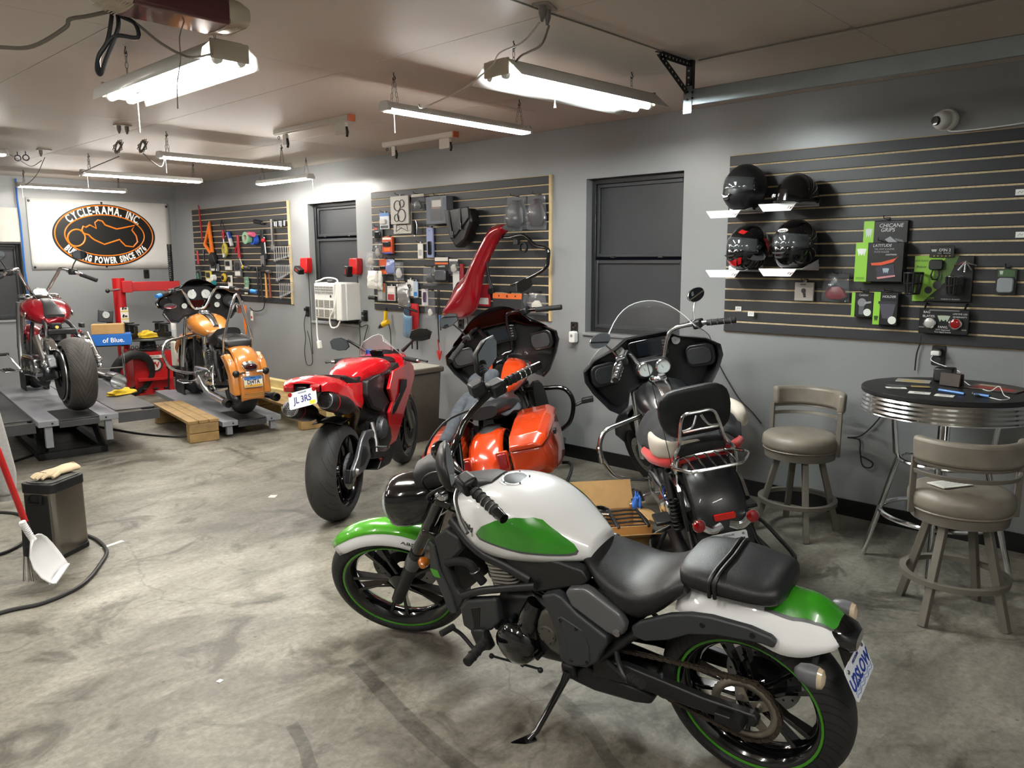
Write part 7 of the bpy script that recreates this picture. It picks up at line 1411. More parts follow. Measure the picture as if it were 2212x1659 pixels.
# ---------------------------------------------------------------- right panel: helmets
SHW = mat('white_acrylic', 'e8e9ea', .3)
def shelf(label, px, py):
    o = wall_thing('helmet_shelf', label, 'shelf', px, py, 'white helmet shelves', .17); w, d = .25, .27
    G().loft([[(-w/2-.03*t+.0, y_, -.003), (w/2-.03*t, y_, -.003), (w/2-.03*t, y_, .003), (-w/2-.03*t, y_, .003)] for t, y_ in ((0, d/2), (1, -d/2))]).obj('top', SHW, o, bev=.001)
    G().prism([(-w/2-.03, 0), (w/2-.03, 0), (w/2-.065, -.045), (-w/2+.005, -.045)], 'y', -d/2-.002, -d/2+.002).obj('front_lip', SHW, o); G().prism([(d/2, 0), (-d/2, 0), (d/2, .06)], 'x', w/2-.004, w/2).obj('side_wing', SHW, o); G().box((0, d/2+.006, .01), (w, .012, .04)).obj('back_lip', SHW, o)
    G().tube([(.04, -d/2-.0035, -.03), (.05, -d/2-.0035, -.018), (.062, -d/2-.0035, -.022), (.055, -d/2-.0035, -.034), (.075, -d/2-.0035, -.018)], .0012, 5).obj('shelf_logo', pl('8a4a4a'), o)
    return o
SHZ = [shelf('white angled shelf under the '+a, x, y).location.z for a, x, y in (('plain matte black helmet', 1592, 457), ('half helmet', 1708, 442), ('red striped helmet', 1590, 584), ('glossy black helmet', 1708, 581))]
def helmet(label, px, py, turn, shell, visor, kind, s=1):
    o = wall_thing('helmet', label, 'helmet', px, py, None, .188); o.location.z = SHZ[(py > 480)*2+(px > 1660)]+.004+(.029 if kind == 'half' else .144)*s; bpy.context.view_layer.update(); o.matrix_world = o.matrix_world @ Matrix.Rotation(rad(turn), 4, 'Z') @ Matrix.Scale(s, 4)
    A, B, C = .124, .150, .155
    def P(az, el, f=1, chin=1):
        c = V3((sin(az)*cos(el), -cos(az)*cos(el), sin(el))); k = f
        if el < .12 and chin: fr = max(0, cos(az)); k *= 1+.13*fr*min(1, (.12-el)/.5)
        z = c.z*C*k
        return (c.x*A*k*(1-.10*max(0, -c.z)), c.y*B*k, max(z, -.136) if kind != 'half' else max(z, -.02))
    E_ = [rad(e) for e in (range(-62, 91, 8) if kind != 'half' else [-8]+list(range(0, 91, 9)))]
    G().loft([[P(2*pi*k/32, e) for k in range(32)] for e in E_]).obj('shell', shell, o, ang=50)
    if kind == 'half':
        G().tube([P(2*pi*k/32, rad(-8), 1.0) for k in range(32)], .006, 6, closed=True).obj('rim_trim', BLK, o); G().tube([(.10, .05, -.01), (.135, .04, -.005), (.15, .02, -.022), (.155, .015, -.03)], .006, 6).obj('strap', BLK, o)
        text('I \u2665 BOOBIES', .024, pl('e8e8e8'), o, T(-.075, -.118, .018, rz=-32, rx=-12), bold=.0008, sx=.75); return o
    az = [rad(a) for a in range(-80, 81, 8)]
    G().sheet([[P(a, e*(1-.25*abs(a)/1.4)+.02, 1.03, 0) for a in az] for e in [rad(q) for q in (-14, -6, 2, 10, 18, 26)]]).obj('visor', visor, o, thick=.003, ang=60)
    G().tube([P(a, rad(-15)*(1-.25*abs(a)/1.4), 1.045, 0) for a in az], .004, 6).obj('visor_seal', BLK, o)
    for s_ in (-1, 1): G().lathe([(0, .01), (.014, .008), (.018, 0)], P(s_*1.42, .02, 1.02, 0), (s_, -.15, 0), 14).obj('visor_pivot', BLK, o)
    for k in range(2): G().prism([(-.05+.02*k, 0), (.05-.02*k, 0), (.03-.01*k, -.012), (-.03+.01*k, -.012)], 'y', -.006, .006, T(0, -.158+.003*k, -.045-.025*k)).obj('chin_vent', BLK, o, bev=.002)
    G().tube([P(2*pi*k/32, rad(-62), 1.0) for k in range(32)], .008, 6, closed=True).obj('neck_roll', RUB, o)
    return o
VIS = mat('dark_visor', '4c5053', .06, .3, coat=1); MBH = mat('helmet_matte_black', '1a1b1d', .38)
h = helmet('plain matte black full-face helmet on the upper shelf', 1611, 403, -24, MBH, VIS, 'full'); G().prism([(-.045, .012), (0, .0), (.045, .012), (.02, -.012), (-.02, -.012)], 'y', -.004, .004, T(0, -.160, -.052)).obj('chrome_chin_trim', CHROME, h, bev=.002); G().prism([(-.03, 0), (0, .012), (.03, 0), (0, .005)], 'y', -.003, .003, T(0, -.105, .098, rx=-42)).obj('brow_badge', CHROME, h)
helmet('glossy black half helmet with white slogan', 1722, 424, -10, GLOSS, VIS, 'half', 1.02)
h = helmet('black and red striped full-face helmet on the lower shelf', 1617, 534, -22, GLOSS, VIS, 'full'); bpy.context.view_layer.update(); sh_ = [c for c in h.children if c.name.startswith('shell')][0]; RH = mat('helmet_red', 'b51a1c', .2, coat=1)
for P_ in ([(-.02, -.115), (.03, -.115), (.05, -.07), (.00, -.085), (-.04, -.075)], [(.04, -.11), (.06, -.10), (.075, -.06), (.055, -.065)], [(.02, .10), (.06, .085), (.07, .105), (.03, .118)], [(-.07, -.11), (-.03, -.115), (-.05, -.08), (-.08, -.075)]):
    bm = bmesh.new(); bm.faces.new([bm.verts.new((x, 0, z_)) for x, z_ in P_]); _drape(bm, sh_, 'red_stripe', RH, h, 'y', -1, .003, 3)
bm = bmesh.new(); bm.faces.new([bm.verts.new((0, y_, z_)) for y_, z_ in ((.02, .06), (.09, .06), (.12, .0), (.11, -.05), (.06, -.02), (.08, .02))]); _drape(bm, sh_, 'red_stripe', RH, h, 'x', 1, .003, 3)
h = helmet('glossy black full-face helmet with white oval badge', 1718, 530, -12, GLOSS, VIS, 'full', 1.04); q = G().prism(ellipse(.036, .013, 24), 'y', -.004, .002, T(0, -.128, .083, rx=-32)).obj('oval_badge', WHITE, h); text('GMAX', .015, pl('151515'), q, T(0, -.1325, .082, rx=-32), bold=.0006, sx=1.2)
# boxed accessories
LG = '8cc63a'
def fang(u, v, s, c='c8d0c8'): return ('p', [(u-s, v+s*.9), (u-s*.3, v+s), (u+s*.3, v+s), (u+s, v+s*.9), (u+s*.8, v), (u+s*.55, v-s), (u+s*.35, v-.2*s), (u+.1*s, v-.7*s), (u-.1*s, v-.7*s), (u-.35*s, v-.2*s), (u-.55*s, v-s), (u-.8*s, v)], c)
pk('grip_box', 'black and lime boxed handlebar grips behind the tail light box', 'box', (1862, 477, 1957, 612), .03, '17181a', [('b', 0, 0, .24, 1, LG), fang(.12, .80, .08), ('t', .62, .92, .085, 'CHICANE', 'c9cbcd', {'shear': .2}), ('t', .55, .85, .085, 'GRIPS', 'c9cbcd', {'shear': .2}), ('p', [(.5, .70), (.62, .75), (.88, .60), (.78, .55)], '8f9194'), ('p', [(.72, .72), (.9, .69), (.93, .65), (.75, .68)], '5d5f62')], out=.02)
pk('tail_light_box', 'black and lime boxed tail light and plate holder', 'box', (1846, 524, 1950, 609), .055, '17181a', [('b', 0, 0, .26, 1, LG), fang(.13, .75, .10, 'e6ece6'), ('t', .55, .92, .10, 'LATITUDE', 'c9cbcd', {'shear': .2}), ('t', .60, .83, .065, 'TAIL LIGHT & LICENSE', 'a0a2a4', {'sx': .75}), ('t', .55, .76, .065, 'PLATE HOLDER', 'a0a2a4', {'sx': .8}), ('t', .75, .69, .05, 'LIGHTNING', 'e8e8e8'), ('p', [(.34, .48), (.55, .50), (.85, .60), (.90, .66), (.80, .50), (.55, .42), (.36, .42)], 'd2502c'), ('p', [(.45, .38), (.82, .45), (.86, .15), (.5, .08)], '2d2b3a'), fang(.66, .28, .07, '9ab0b8'), ('p', [(.48, .12), (.86, .18), (.86, .14), (.5, .07)], 'c88a8a'), ('b', .04, .06, .22, .12, '6fa52c')], out=.055)
pk('clamp_box', 'small black and lime box with phone clamp picture', 'box', (1839, 632, 1886, 685), .05, '18191b', [('b', 0, 0, .16, 1, LG), ('t', .55, .9, .13, 'Carabiner', 'c0c2c4', {'sx': .7}), ('d', .48, .6, .17, '84868a'), ('p', [(.36, .45), (.6, .45), (.55, .1), (.36, .12)], '5a5c60'), ('p', [(.6, .62), (.9, .66), (.9, .58), (.62, .54)], '9a9ca0'), ('d', .75, .2, .15, 'dfe6dc')], out=.03)
pk('cup_holder_box', 'black and lime boxed cup holder beside the clamp box', 'box', (1886, 631, 1939, 702), .06, '18191b', [('b', 0, 0, .27, 1, LG), ('t', .62, .86, .10, 'HOLDER', 'e2e4e6', {'shear': .15}), ('p', [(.22, .70), (.92, .70), (.80, .20), (.40, .20)], '4a4854'), ('b', .2, .64, .94, .72, '2c2a34'), ('d', .80, .15, .12, 'dfe6dc'), fang(.14, .18, .09, '2f4a1a')], out=.03)
o, w_, h_ = pk('display_board', 'black and lime display board for motorcycle cup holders', 'display', (1972, 553, 2100, 652), .012, '15171a', [('p', [(0, 1), (.55, 1), (.35, .6), (.45, .3), (.2, 0), (0, 0)], '7fae35'), ('p', [(.55, 1), (.75, 1), (.6, .5), (.45, .3), (.35, .6)], '3f5a22'), ('t', .10, .90, .08, 'Restrictor', '15171a', {'shear': .2}), ('t', .12, .76, .08, 'Bekon', '15171a', {'shear': .2}), ('d', .27, .25, .08, '202224'), ('d', .42, .36, .09, '3c3a40'), ('d', .55, .22, .08, '2b2a2f'), ('t', .20, .07, .07, 'CIRO3D.COM', '8cc63a'), ('t', .66, .06, .04, 'Available for all models', 'c8c8c8')], out=.03)
for k in range(5): a = rad(200+35*k); G().tube([(.38*w_-.0, -.02, .38*h_), (.38*w_+.06*cos(a), -.03, .36*h_+.055*sin(a))], .006, 6).obj('finger_bracket', CHROME, o)
def cup(label, px, py, top, s=1):
    o = wall_thing('cup_holder', label, 'cup holder', px, py, None, .11); R, H = .048*s, .115*s
    G().torus((0, 0, H/2), R, .006, (0, 0, 1), 28, 8).obj('top_ring', top, o); G().torus((0, 0, -H/2), R*.72, .005, (0, 0, 1), 24, 8).obj('bottom_ring', BLK, o); G().lathe([(0, 0), (R*.7, 0), (R*.7, .004), (0, .004)], (0, 0, -H/2), n=20).obj('floor_disc', BLK, o)
    for k in range(10): a = 2*pi*k/10; G().tube([(R*cos(a), R*sin(a), H/2), (R*.92*cos(a), R*.92*sin(a), 0), (R*.72*cos(a), R*.72*sin(a), -H/2)], .0065, 6).obj('rib', BLK, o)
    G().torus((0, 0, .0), R*.93, .005, (0, 0, 1), 24, 6).obj('mid_ring', BLK, o); G().tube([(0, R, .02), (0, .085, .02)], .012, 8).obj('arm', BLK, o)
cup('black slotted cup holder left of the display board', 1972, 612, BLK, 1.05); cup('black cup holder with chrome ring on the display board', 2060, 617, CHROME, .88)
o = wall_thing('phone_holder', 'black phone holder clipped on the display board', 'holder', 2022, 572, None, .055); G().prism(rrect(.075, .06, .015, 4), 'y', -.01, .01).obj('pad', BLK, o, bev=.005)
for s_ in (-1, 1): G().tube([(.015*s_, 0, -.03), (.022*s_, -.005, -.06), (.014*s_, -.005, -.085)], .004, 6).obj('leg', BLK, o)
G().tube([(-.016, -.005, -.085), (.016, -.005, -.085)], .004, 6).obj('foot', BLK, o)
pk('sign_card', 'small black product card above the display board', 'card', (2008, 531, 2061, 556), .004, '16181a', [fang(.18, .58, .12, 'aab4aa'), ('t', .62, .62, .34, 'GEN 2', 'd8d8d4'), ('t', .6, .36, .12, 'PHONE & CUP HOLDER', 'b8b8b4', {'sx': .8})]+[('d', .2+.16*k, .12, .05, 'c9b04a') for k in range(5)], out=.05, hk=False)
o, w_, h_ = pk('light_display', 'black display plaque with chrome and red turn signal inserts', 'display', (1984, 668, 2092, 722), .015, '121315', [('t', .15, .86, .13, 'BAG', 'd8d8d8'), ('t', .20, .70, .13, 'BLADES.', 'd8d8d8'), fang(.5, .62, .13, 'a8b4a0'), ('t', .82, .82, .09, 'LIFETIME LED', 'd8d8d8'), ('t', .82, .70, .09, 'WARRANTY', 'd8d8d8'), ('t', .5, .28, .13, 'FANG.', 'e4e4e4'), ('t', .5, .17, .08, 'DOT Approved', 'd0d0d0'), ('t', .5, .08, .08, 'Turn Signal Inserts', 'd0d0d0'), ('t', .07, .25, .07, 'FRONT', 'd0d0d0'), ('t', .92, .2, .07, 'REAR', 'd0d0d0'), ('b', .2, .92, .8, .98, '6a6a66')], out=.05, hk=False)
for u, m_ in ((-.27, mat('clear_led', 'c4c2be', .2, .3)), (.25, REDL)): q = G().lathe([(.034, 0), (.036, .008), (.031, .012), (.030, .009)], (u*w_, -.006, -.06*h_), (0, -1, 0), 26).obj('insert_bezel', CHROME, o); G().lathe([(0, .014), (.02, .012), (.03, .008)], (u*w_, -.006, -.06*h_), (0, -1, 0), 24).obj('insert_lens', m_, q)
for s_ in (-1, 1): G().tube([(.40*w_*s_, .0, h_/2), (.40*w_*s_, .03, h_/2+.03), (.40*w_*s_, .05, h_/2+.03)], .006, 6).obj('bracket', BLK, o)
pk('earbud_box', 'white flat box with small black gadget picture', 'box', (1716, 610, 1757, 650), .02, 'b9b5ae', [('d', .48, .55, .13, '1b1c1e'), ('p', [(.42, .5), (.58, .52), (.62, .2), (.5, .18)], '1b1c1e'), ('b', .3, .86, .6, .92, '55555a')], out=.03)
bag('wire_kit_bag', 'black header bag of red wiring', 'bag', (1775, 592, 1836, 652), inner='7a1c24', seed=3, header='131315', lump=(.5, .32, .8, .45)); pk('blister_card', 'grey blister card with chrome fittings near the picture edge', 'package', (2150, 581, 2196, 637), .006, '24282a', [('b', .1, .7, .9, .98, '3f5a3a'), fang(.25, .84, .09, 'b8c0b8'), ('l', .1, .08, .9, .66, .018, mat('blister_clear', '8e9498', .12, coat=1))])
def tagcard(label, px, py, off=.026): o = wall_thing('price_tag', label, 'tag', px, py, 'white logo tags on the slatwall', off); G().box((0, 0, 0), (.045, .002, .032)).obj('card', WHITE, o); G().tube([(-.012, -.002, -.006), (-.002, -.002, .007), (.006, -.002, -.004), (.014, -.002, .006)], .001, 4).obj('tag_logo', pl('4a4a4c'), o)
tagcard('white logo tag low on the helmet slatwall', 1595, 667); tagcard('white logo tag on a prong low on the helmet slatwall', 1622, 678, .06); tagcard('white logo tag high at the picture edge', 2204, 415); tagcard('white logo tag halfway down the picture edge', 2204, 507)
# ---------------------------------------------------------------- middle panel
bag('glove_pack', 'clear bag with pair of gloves hung askew', 'bag', (1090, 425, 1132, 500), inner='1d1d20', seed=1, tilt=10, lump=(.5, .5, .95, .8), dep=.07); bag('glove_pack', 'clear bag with pair of gloves behind the askew one', 'bag', (1105, 425, 1140, 497), inner='1d1d20', seed=6, tilt=-4, lump=(.5, .5, .95, .8), out=.02, hk=False); bag('glove_pack', 'clear bag with black and red gloves nearest the edge strip', 'bag', (1138, 422, 1180, 496), inner='241a1c', seed=2, lump=(.5, .5, .95, .8), dep=.07)
GSK = mat('gasket_print', 'a9a69e', .5, var=.35, vs=55)
o, w_, h_ = pk('gasket_set', 'shrink-wrapped printed gasket set, front one', 'package', (843, 423, 882, 484), .02, 'a9a69e', out=.05); o.children[0].data.materials[0] = GSK
for u, v, R in ((-.1, .15, .05), (.12, -.2, .06), (-.15, -.28, .035), (.15, .22, .035)): G().torus((u*w_, -.003, v*h_), R, .004, (0, 1, 0), 24, 6).obj('gasket', BLK, o)
o, w_, h_ = pk('gasket_set', 'shrink-wrapped printed gasket set, hanging lower behind', 'package', (849, 440, 888, 505), .015, 'a9a69e', out=.02, hk=False); o.children[0].data.materials[0] = GSK; G().tube([(-.35*w_, -.002, -.42*h_), (-.05*w_, -.002, -.3*h_), (.3*w_, -.002, -.42*h_), (.25*w_, -.002, -.2*h_), (-.3*w_, -.002, -.2*h_)], .003, 5, closed=True).obj('gasket', BLK, o)
bag('parts_bag', 'crumpled paper-headed parts bag beside the gasket sets', 'bag', (888, 420, 917, 458), inner='3a3a38', seed=5, header='b8b2a2', dep=.06)
o, w_, h_ = pk('clear_case', 'clear plastic case with black product and leaflet', 'package', (920, 424, 964, 484), .09, '5a5d63', [('b', .04, .04, .96, .96, mat('clear_shell', '7b828c', .08, coat=1)), ('b', .2, .1, .85, .92, '3c3e44'), ('b', .3, .62, .75, .86, 'b8b4ae'), ('b', .28, .15, .75, .5, '33343a'), ('b', .3, .55, .72, .60, '8a6a52')])
BAGL = mat('glossy_black_leather', '0b0b0c', .35)
def side_bag():
    o = wall_thing('leather_saddlebag', 'black leather solo saddlebag with two buckled straps', 'bag', 998, 492, None, .10); P = [(-.17, .15), (.15, .17), (.19, .05), (.10, -.12), (-.03, -.19), (-.10, -.10)]
    G().prism(P, 'y', -.06, .06).obj('pouch', BAGL, o, bev=.025, seg=3); G().prism([(-.175, .16), (.155, .18), (.16, .08), (.0, -.06), (-.09, -.10), (-.13, .02)], 'y', -.072, -.058).obj('flap', BAGL, o, bev=.008)
    for a, b in (((-.10, .16), (-.05, -.09)), ((.05, .17), (.06, -.02))):
        q = G().tube([(a[0], -.074, a[1]), ((a[0]+b[0])/2, -.082, (a[1]+b[1])/2), (b[0], -.078, b[1])], .011, 4).obj('strap', LEATHER, o); G().tube([(b[0]-.016, -.088, b[1]+.055), (b[0]+.016, -.088, b[1]+.055), (b[0]+.016, -.088, b[1]+.02), (b[0]-.016, -.088, b[1]+.02)], .003, 6, closed=True).obj('buckle', CHROME, q)
side_bag()
def fender():
    m = mat('candy_fender_red', '8a0a1a', .18, .3, coat=1); o = wall_thing('front_fender', 'candy red motorcycle fender hung on the slatwall', 'fender', 1038, 590, None, .14)
    S_ = [((1096, 492), .03, .03), ((1070, 506), .075, .05), ((1048, 545), .085, .06), ((1030, 585), .10, .065), ((1020, 615), .13, .07), ((1008, 640), .17, .07), ((990, 660), .14, .06), ((968, 676), .06, .04)]
    c = V3((o.location.y, o.location.z, 0)); rows = []
    pts = [(-(on_wall(*p, .14)[0]-c.x), on_wall(*p, .14)[1]-c.y, w_, d_) for p, w_, d_ in S_]; Q = catmull([p[:3] for p in pts], 3)
    for k, q in enumerate(Q):
        a, b = Q[max(0, k-1)], Q[min(len(Q)-1, k+1)]; t = V3((b.x-a.x, 0, b.y-a.y)).normalized(); nrm = V3((t.z, 0, -t.x))
        rows.append([V3((q.x, 0, q.y))+nrm*(q.z*u)+V3((0, .07*abs(u)**2-.07, 0)) for u in (-1, -.8, -.5, -.2, 0, .2, .5, .8, 1)])
    G().sheet(rows).obj('shell', m, o, thick=.006, ang=60); G().tube([(.11, -.03, .10), (.125, -.02, -.02), (.16, -.01, -.13)], .009, 6, 2).obj('stay', DARKM, o)
fender()
o = wall_thing('crash_bar', 'black bent engine guard bar hung on the slatwall', 'bar', 1150, 560, None, .12); c = o.location.copy()
P_ = [(1080, 512), (1100, 514), (1130, 508), (1150, 525), (1160, 532), (1183, 538), (1184, 560), (1178, 580), (1140, 602), (1105, 617)]; G().tube([(-(on_wall(*p, .12)[0]-c.y), 0, on_wall(*p, .12)[1]-c.z) for p in P_], .016, 10, 4).obj('tube', GLOSS, o); G().box((-.18, 0, .145), (.05, .04, .05)).obj('clamp', BLK, o, bev=.006); G().lathe([(.035, -.01), (.045, -.01), (.045, .01), (.035, .01)], (-.10, 0, .10), (0, 1, 0), 20, loop=True).obj('mount_ring', DARKM, o)
pk('orange_header_pack', 'black pack with orange header card', 'package', (1064, 634, 1127, 680), .03, '2b2d2f', [('b', 0, .75, 1, 1, 'd2682c'), ('d', .5, .87, .07, '5a2a12'), ('b', .2, .84, .24, .92, '3a1a0a'), ('b', .76, .84, .80, .92, '3a1a0a'), ('b', .2, .05, .85, .15, '8a8c90')]); bag('parts_bag', 'clear bag of white parts beside the orange header pack', 'bag', (1140, 633, 1180, 680), inner='c4c0b4', seed=9, dep=.07); bag('chain_bag', 'narrow bag of black links below the crash bar', 'bag', (1127, 635, 1141, 672), inner='161616', seed=4)
pk('red_pack', 'red carded pack behind the fender tip', 'package', (1030, 615, 1058, 662), .012, '8e1b22', [('b', .1, .1, .9, .4, 'b9b4b0')], hk=False); o = wall_thing('clip_tool', 'black pry bar with clip hanging by the fender', 'tool', 1055, 605, None, .05); G().tube([(-.02, 0, .14), (.0, 0, .0), (.035, 0, -.08)], .011, 6).obj('bar', DARKM, o); G().box((.035, 0, -.10), (.07, .03, .05)).obj('jaw', BLK, o, bev=.006)
pk('gasket_pack', 'blister pack with orange banded gaskets card', 'package', (940, 556, 968, 610), .03, '1b1b1d', [('b', 0, .72, 1, .80, 'c8612c'), ('t', .5, .64, .10, 'GASKETS', 'd8d4cc'), ('l', .05, .08, .9, .5, .03, mat('blister_smoke', '55585c', .1, coat=1)), ('b', 0, .85, 1, 1, 'c9c4ba')])
bag('parts_bag', 'clear bag with black bracket at the left of the gasket pack', 'bag', (914, 577, 942, 617), inner='1a1a1b', seed=11); bag('parts_bag', 'white headed bag right of the gasket pack', 'bag', (970, 560, 990, 592), inner='b0aca2', seed=12, header='d4d0c8'); pk('white_strip', 'white perforated strip hanging under the headed bag', 'strip', (978, 585, 992, 633), .006, 'c9c9c6', [('d', .35, .12, .04, '202020'), ('d', .65, .12, .04, '202020'), ('d', .35, .2, .04, '202020'), ('d', .65, .2, .04, '202020')], hk=False)
pk('red_tube_pack', 'narrow red pack next to the fender', 'package', (993, 570, 1000, 618), .02, '8a1f26', hk=False); pk('blue_strip_pack', 'long narrow blue carded tool', 'package', (921, 492, 935, 557), .02, '8891b4', [('l', .3, .1, .8, .55, .012, '1a1b20'), ('t', .5, .9, .06, 'FS', '3a4a8a')])
pk('white_tube_pack', 'narrow white carded part beside the blue one', 'package', (902, 526, 913, 559), .012, 'd2d0ca', [('b', .2, .2, .8, .6, 'a4a29c')]); o = wall_thing('grip_set', 'black handlebar grip with lever hanging on a hook', 'grip', 899, 494, None, .06); G().cyl((-.03, 0, .06), (-.03, 0, -.06), .018, n=14).obj('grip', RUB, o); G().tube([(.0, 0, .08), (.03, -.01, .02), (.02, -.01, -.05)], .009, 6, 2).obj('lever', ALU, o); G().cyl((-.03, 0, -.06), (-.03, 0, -.075), .02, n=14).obj('grip_end', CHROME, o)
pk('sensor_pack', 'blue and white carded part high at the left edge', 'package', (820, 460, 840, 495), .015, 'c9cfd4', [('b', 0, .8, 1, 1, '3b76b4'), ('l', .1, .3, .75, .62, .02, 'c4c2bc'), ('b', .1, .05, .9, .22, '33363a')]); pk('bulb_pack', 'small black carded part under the blue and white one', 'package', (808, 492, 826, 518), .012, '3c3d40', [('l', .15, .1, .8, .7, .015, '17181a'), ('b', 0, .84, .4, 1, 'b8463c')])
pk('brake_pad_pack', 'orange carded brake pads', 'package', (825, 512, 847, 548), .03, 'c2502c', [('l', .15, .42, .85, .72, .012, '26262a'), ('b', .2, .15, .8, .35, 'd9662c'), ('b', 0, 0, 1, .08, '4a56a0'), ('b', .1, .84, .9, .96, 'd8cfc6')]); pk('brake_pad_pack', 'orange carded brake pads lower down with blue bag beside', 'package', (819, 560, 838, 592), .03, 'c05432', [('l', .15, .3, .8, .55, .012, '26262a'), ('b', .2, .06, .75, .22, 'd2642c')]); bag('blue_bag', 'blue printed bag overlapping the lower brake pads', 'bag', (834, 560, 853, 592), inner='56699c', seed=13, m=mat('blue_bag', '8a98c8', .2, alpha=.6)); bag('parts_bag', 'bag of white tubes beside the blue bag', 'bag', (851, 565, 872, 606), inner='b8b4ac', seed=14)
bag('parts_bag', 'clear bag hung far out at the left edge', 'bag', (790, 545, 812, 577), inner='9a9488', seed=15, out=.12); bag('parts_bag', 'clear bag of gaskets in front of the left edge', 'bag', (808, 524, 824, 560), inner='8a867c', seed=16, out=.08); bag('ring_bag', 'white bag with two steel rings', 'bag', (794, 585, 816, 623), inner='bdb9ae', seed=17, out=.08, m=mat('milky_bag', 'd8d6cf', .3, alpha=.75)); bag('ring_bag', 'white narrow bag with printed label', 'bag', (815, 585, 826, 626), inner='c6c2b8', seed=18, out=.06, m=_mats['milky_bag'])
pk('grey_box_pack', 'grey carded box with orange corner', 'package', (815, 612, 832, 650), .03, '7b7b79', [('b', .75, .5, 1, 1, 'c06a34'), ('b', .15, .1, .65, .8, '9a9a98')]); o = wall_thing('rubber_elbow', 'black rubber hose stub at the bottom left', 'hose', 806, 643, None, .06); G().tube([(-.05, -.01, 0), (-.015, 0, 0), (.03, .01, -.004)], .02, 12, 2).obj('hose', RUB, o); G().torus((-.05, -.01, 0), .018, .005, (1, .2, 0), 16, 6).obj('hose_lip', RUB, o)
pk('red_label_pack', 'white bag with red label at the bottom', 'package', (836, 618, 853, 650), .02, 'c2beb6', [('b', .1, .05, .9, .45, '8c2a2e'), ('b', .1, .6, .9, .85, 'd9d6d0')]); pk('blister_pack', 'blue and clear blister pack near the scissors', 'package', (893, 608, 902, 643), .015, '9fb0be', [('b', .1, .1, .9, .35, '2c6db0')]); pk('white_pack', 'plain white carded pack beside the scissors', 'package', (880, 604, 893, 640), .01, 'd4d2cc', [('b', .2, .3, .8, .5, 'a8a6a0')])
bag('foil_bag', 'crumpled silver foil bag above the face shield', 'bag', (858, 612, 884, 664), inner=None, seed=20, m=mat('silver_foil', 'b9b9b9', .25, .8), dep=.06, tilt=-8)
o = wall_thing('scissors', 'black-handled scissors hanging on the slatwall', 'scissors', 882, 628, None, .06)
for s_ in (-1, 1): G().torus((.018*s_, 0, .045), .017, .005, (0, 1, 0), 18, 6).obj('finger_loop', BLK, o); G().prism([(-.004*s_, .02), (.010*s_, .02), (.002*s_, -.10)], 'y', -.002, .002).obj('blade', STEEL, o)
o = wall_thing('sunglasses_card', 'purple carded goggles on the slatwall', 'goggles', 918, 642, None, .05); G().box((0, 0, 0), (.09, .008, .16)).obj('card', pl('b8b4b8'), o); G().body([(-.05, 0, 0, .025, .01, .01), (0, 0, 0, .03, .014, .014), (.05, 0, 0, .025, .01, .01)], 12, 2.4, axis='z').obj('frame', pl('3a2040'), o); bag('parts_bag', 'long clear bag with white leaflet by the goggles', 'bag', (918, 628, 940, 686), inner='c4c2ba', seed=21, lump=(.5, .2, .4, .25))
o = wall_thing('test_leads', 'black test leads with red clamp hanging below the slatwall', 'tool', 946, 640, None, .05); G().tube([(0, 0, .06), (.008, -.01, -.1), (-.006, 0, -.25), (.002, 0, -.45)], .006, 6, 3).obj('lead', BLK, o); G().tube([(.02, 0, .06), (.022, 0, -.20), (.03, 0, -.33)], .006, 6, 2).obj('lead', BLK, o); G().tube([(.02, 0, -.18), (.026, 0, -.24)], .012, 8).obj('probe', pl('4a6a9a'), o); G().tube([(-.015, 0, -.42), (.0, 0, -.52), (.003, 0, -.60)], .006, 6).obj('red_lead', pl('a81c1c'), o)
for s_ in (-1, 1): G().tube([(.003, 0, -.62), (.003+.03*s_, 0, -.53)], .008, 6).obj('red_clamp', pl('b81c1c'), o)
o = wall_thing('heat_gun', 'yellow heat gun hanging by its cord', 'tool', 830, 690, None, .08); YG = mat('tool_yellow', 'c9a012', .4); G().tube([(.03, 0, .09), (.02, 0, .0), (-.01, 0, -.05)], [.02, .018, .026], 12, 2).obj('handle', YG, o); G().tube([(.07, 0, -.02), (-.02, 0, -.055)], [.024, .03], 14).obj('motor_body', YG, o); G().tube([(-.02, 0, -.055), (-.08, 0, -.085)], [.03, .016], 14).obj('nozzle', BLK, o); G().tube([(-.08, 0, -.085), (-.10, 0, -.095)], .014, 12).obj('nozzle_tip', STEEL, o); G().tube([(.03, 0, .08), (.028, 0, .12)], .015, 10).obj('boot', BLK, o); G().tube([(.07, 0, -.03), (.06, .03, -.14), (.05, .04, -.30), (.06, .04, -.5)], .005, 6, 3).obj('power_cord', CABLE, o)
o = wall_thing('face_shield', 'curved clear blue face shield on a red apron', 'shield', 880, 690, None, .13); g = G(); g.sheet([[(.13*sin(a), -.10*cos(a)+.06, z_-.04*cos(a)) for a in [rad(q) for q in range(-75, 76, 15)]] for z_ in (-.13, -.06, 0, .07, .12)]); g.obj('visor', mat('blue_film', '6f93b0', .1, alpha=.7, spec=.8), o, thick=.003, ang=60).matrix_local = T(rz=-35, ry=25); G().tube([(-.10, .02, .12), (-.05, -.06, .14), (.05, -.05, .12), (.12, .03, .08)], .012, 8, 3).obj('headband', BLK, o)
o = wall_thing('apron', 'red folded apron behind the face shield', 'apron', 893, 690, None, .045); G().sheet([[(-.07+.02*k+.006*sin(j), .012*sin(k*1.9+j*.4), .16-.05*j) for k in range(8)] for j in range(8)]).obj('cloth', mat('apron_red', 'a8191c', .8), o, thick=.006, ang=60)
for x in (-.03, .05): G().box((x, .0, -.25), (.02, .004, .10)).obj('tie', BLK, o)
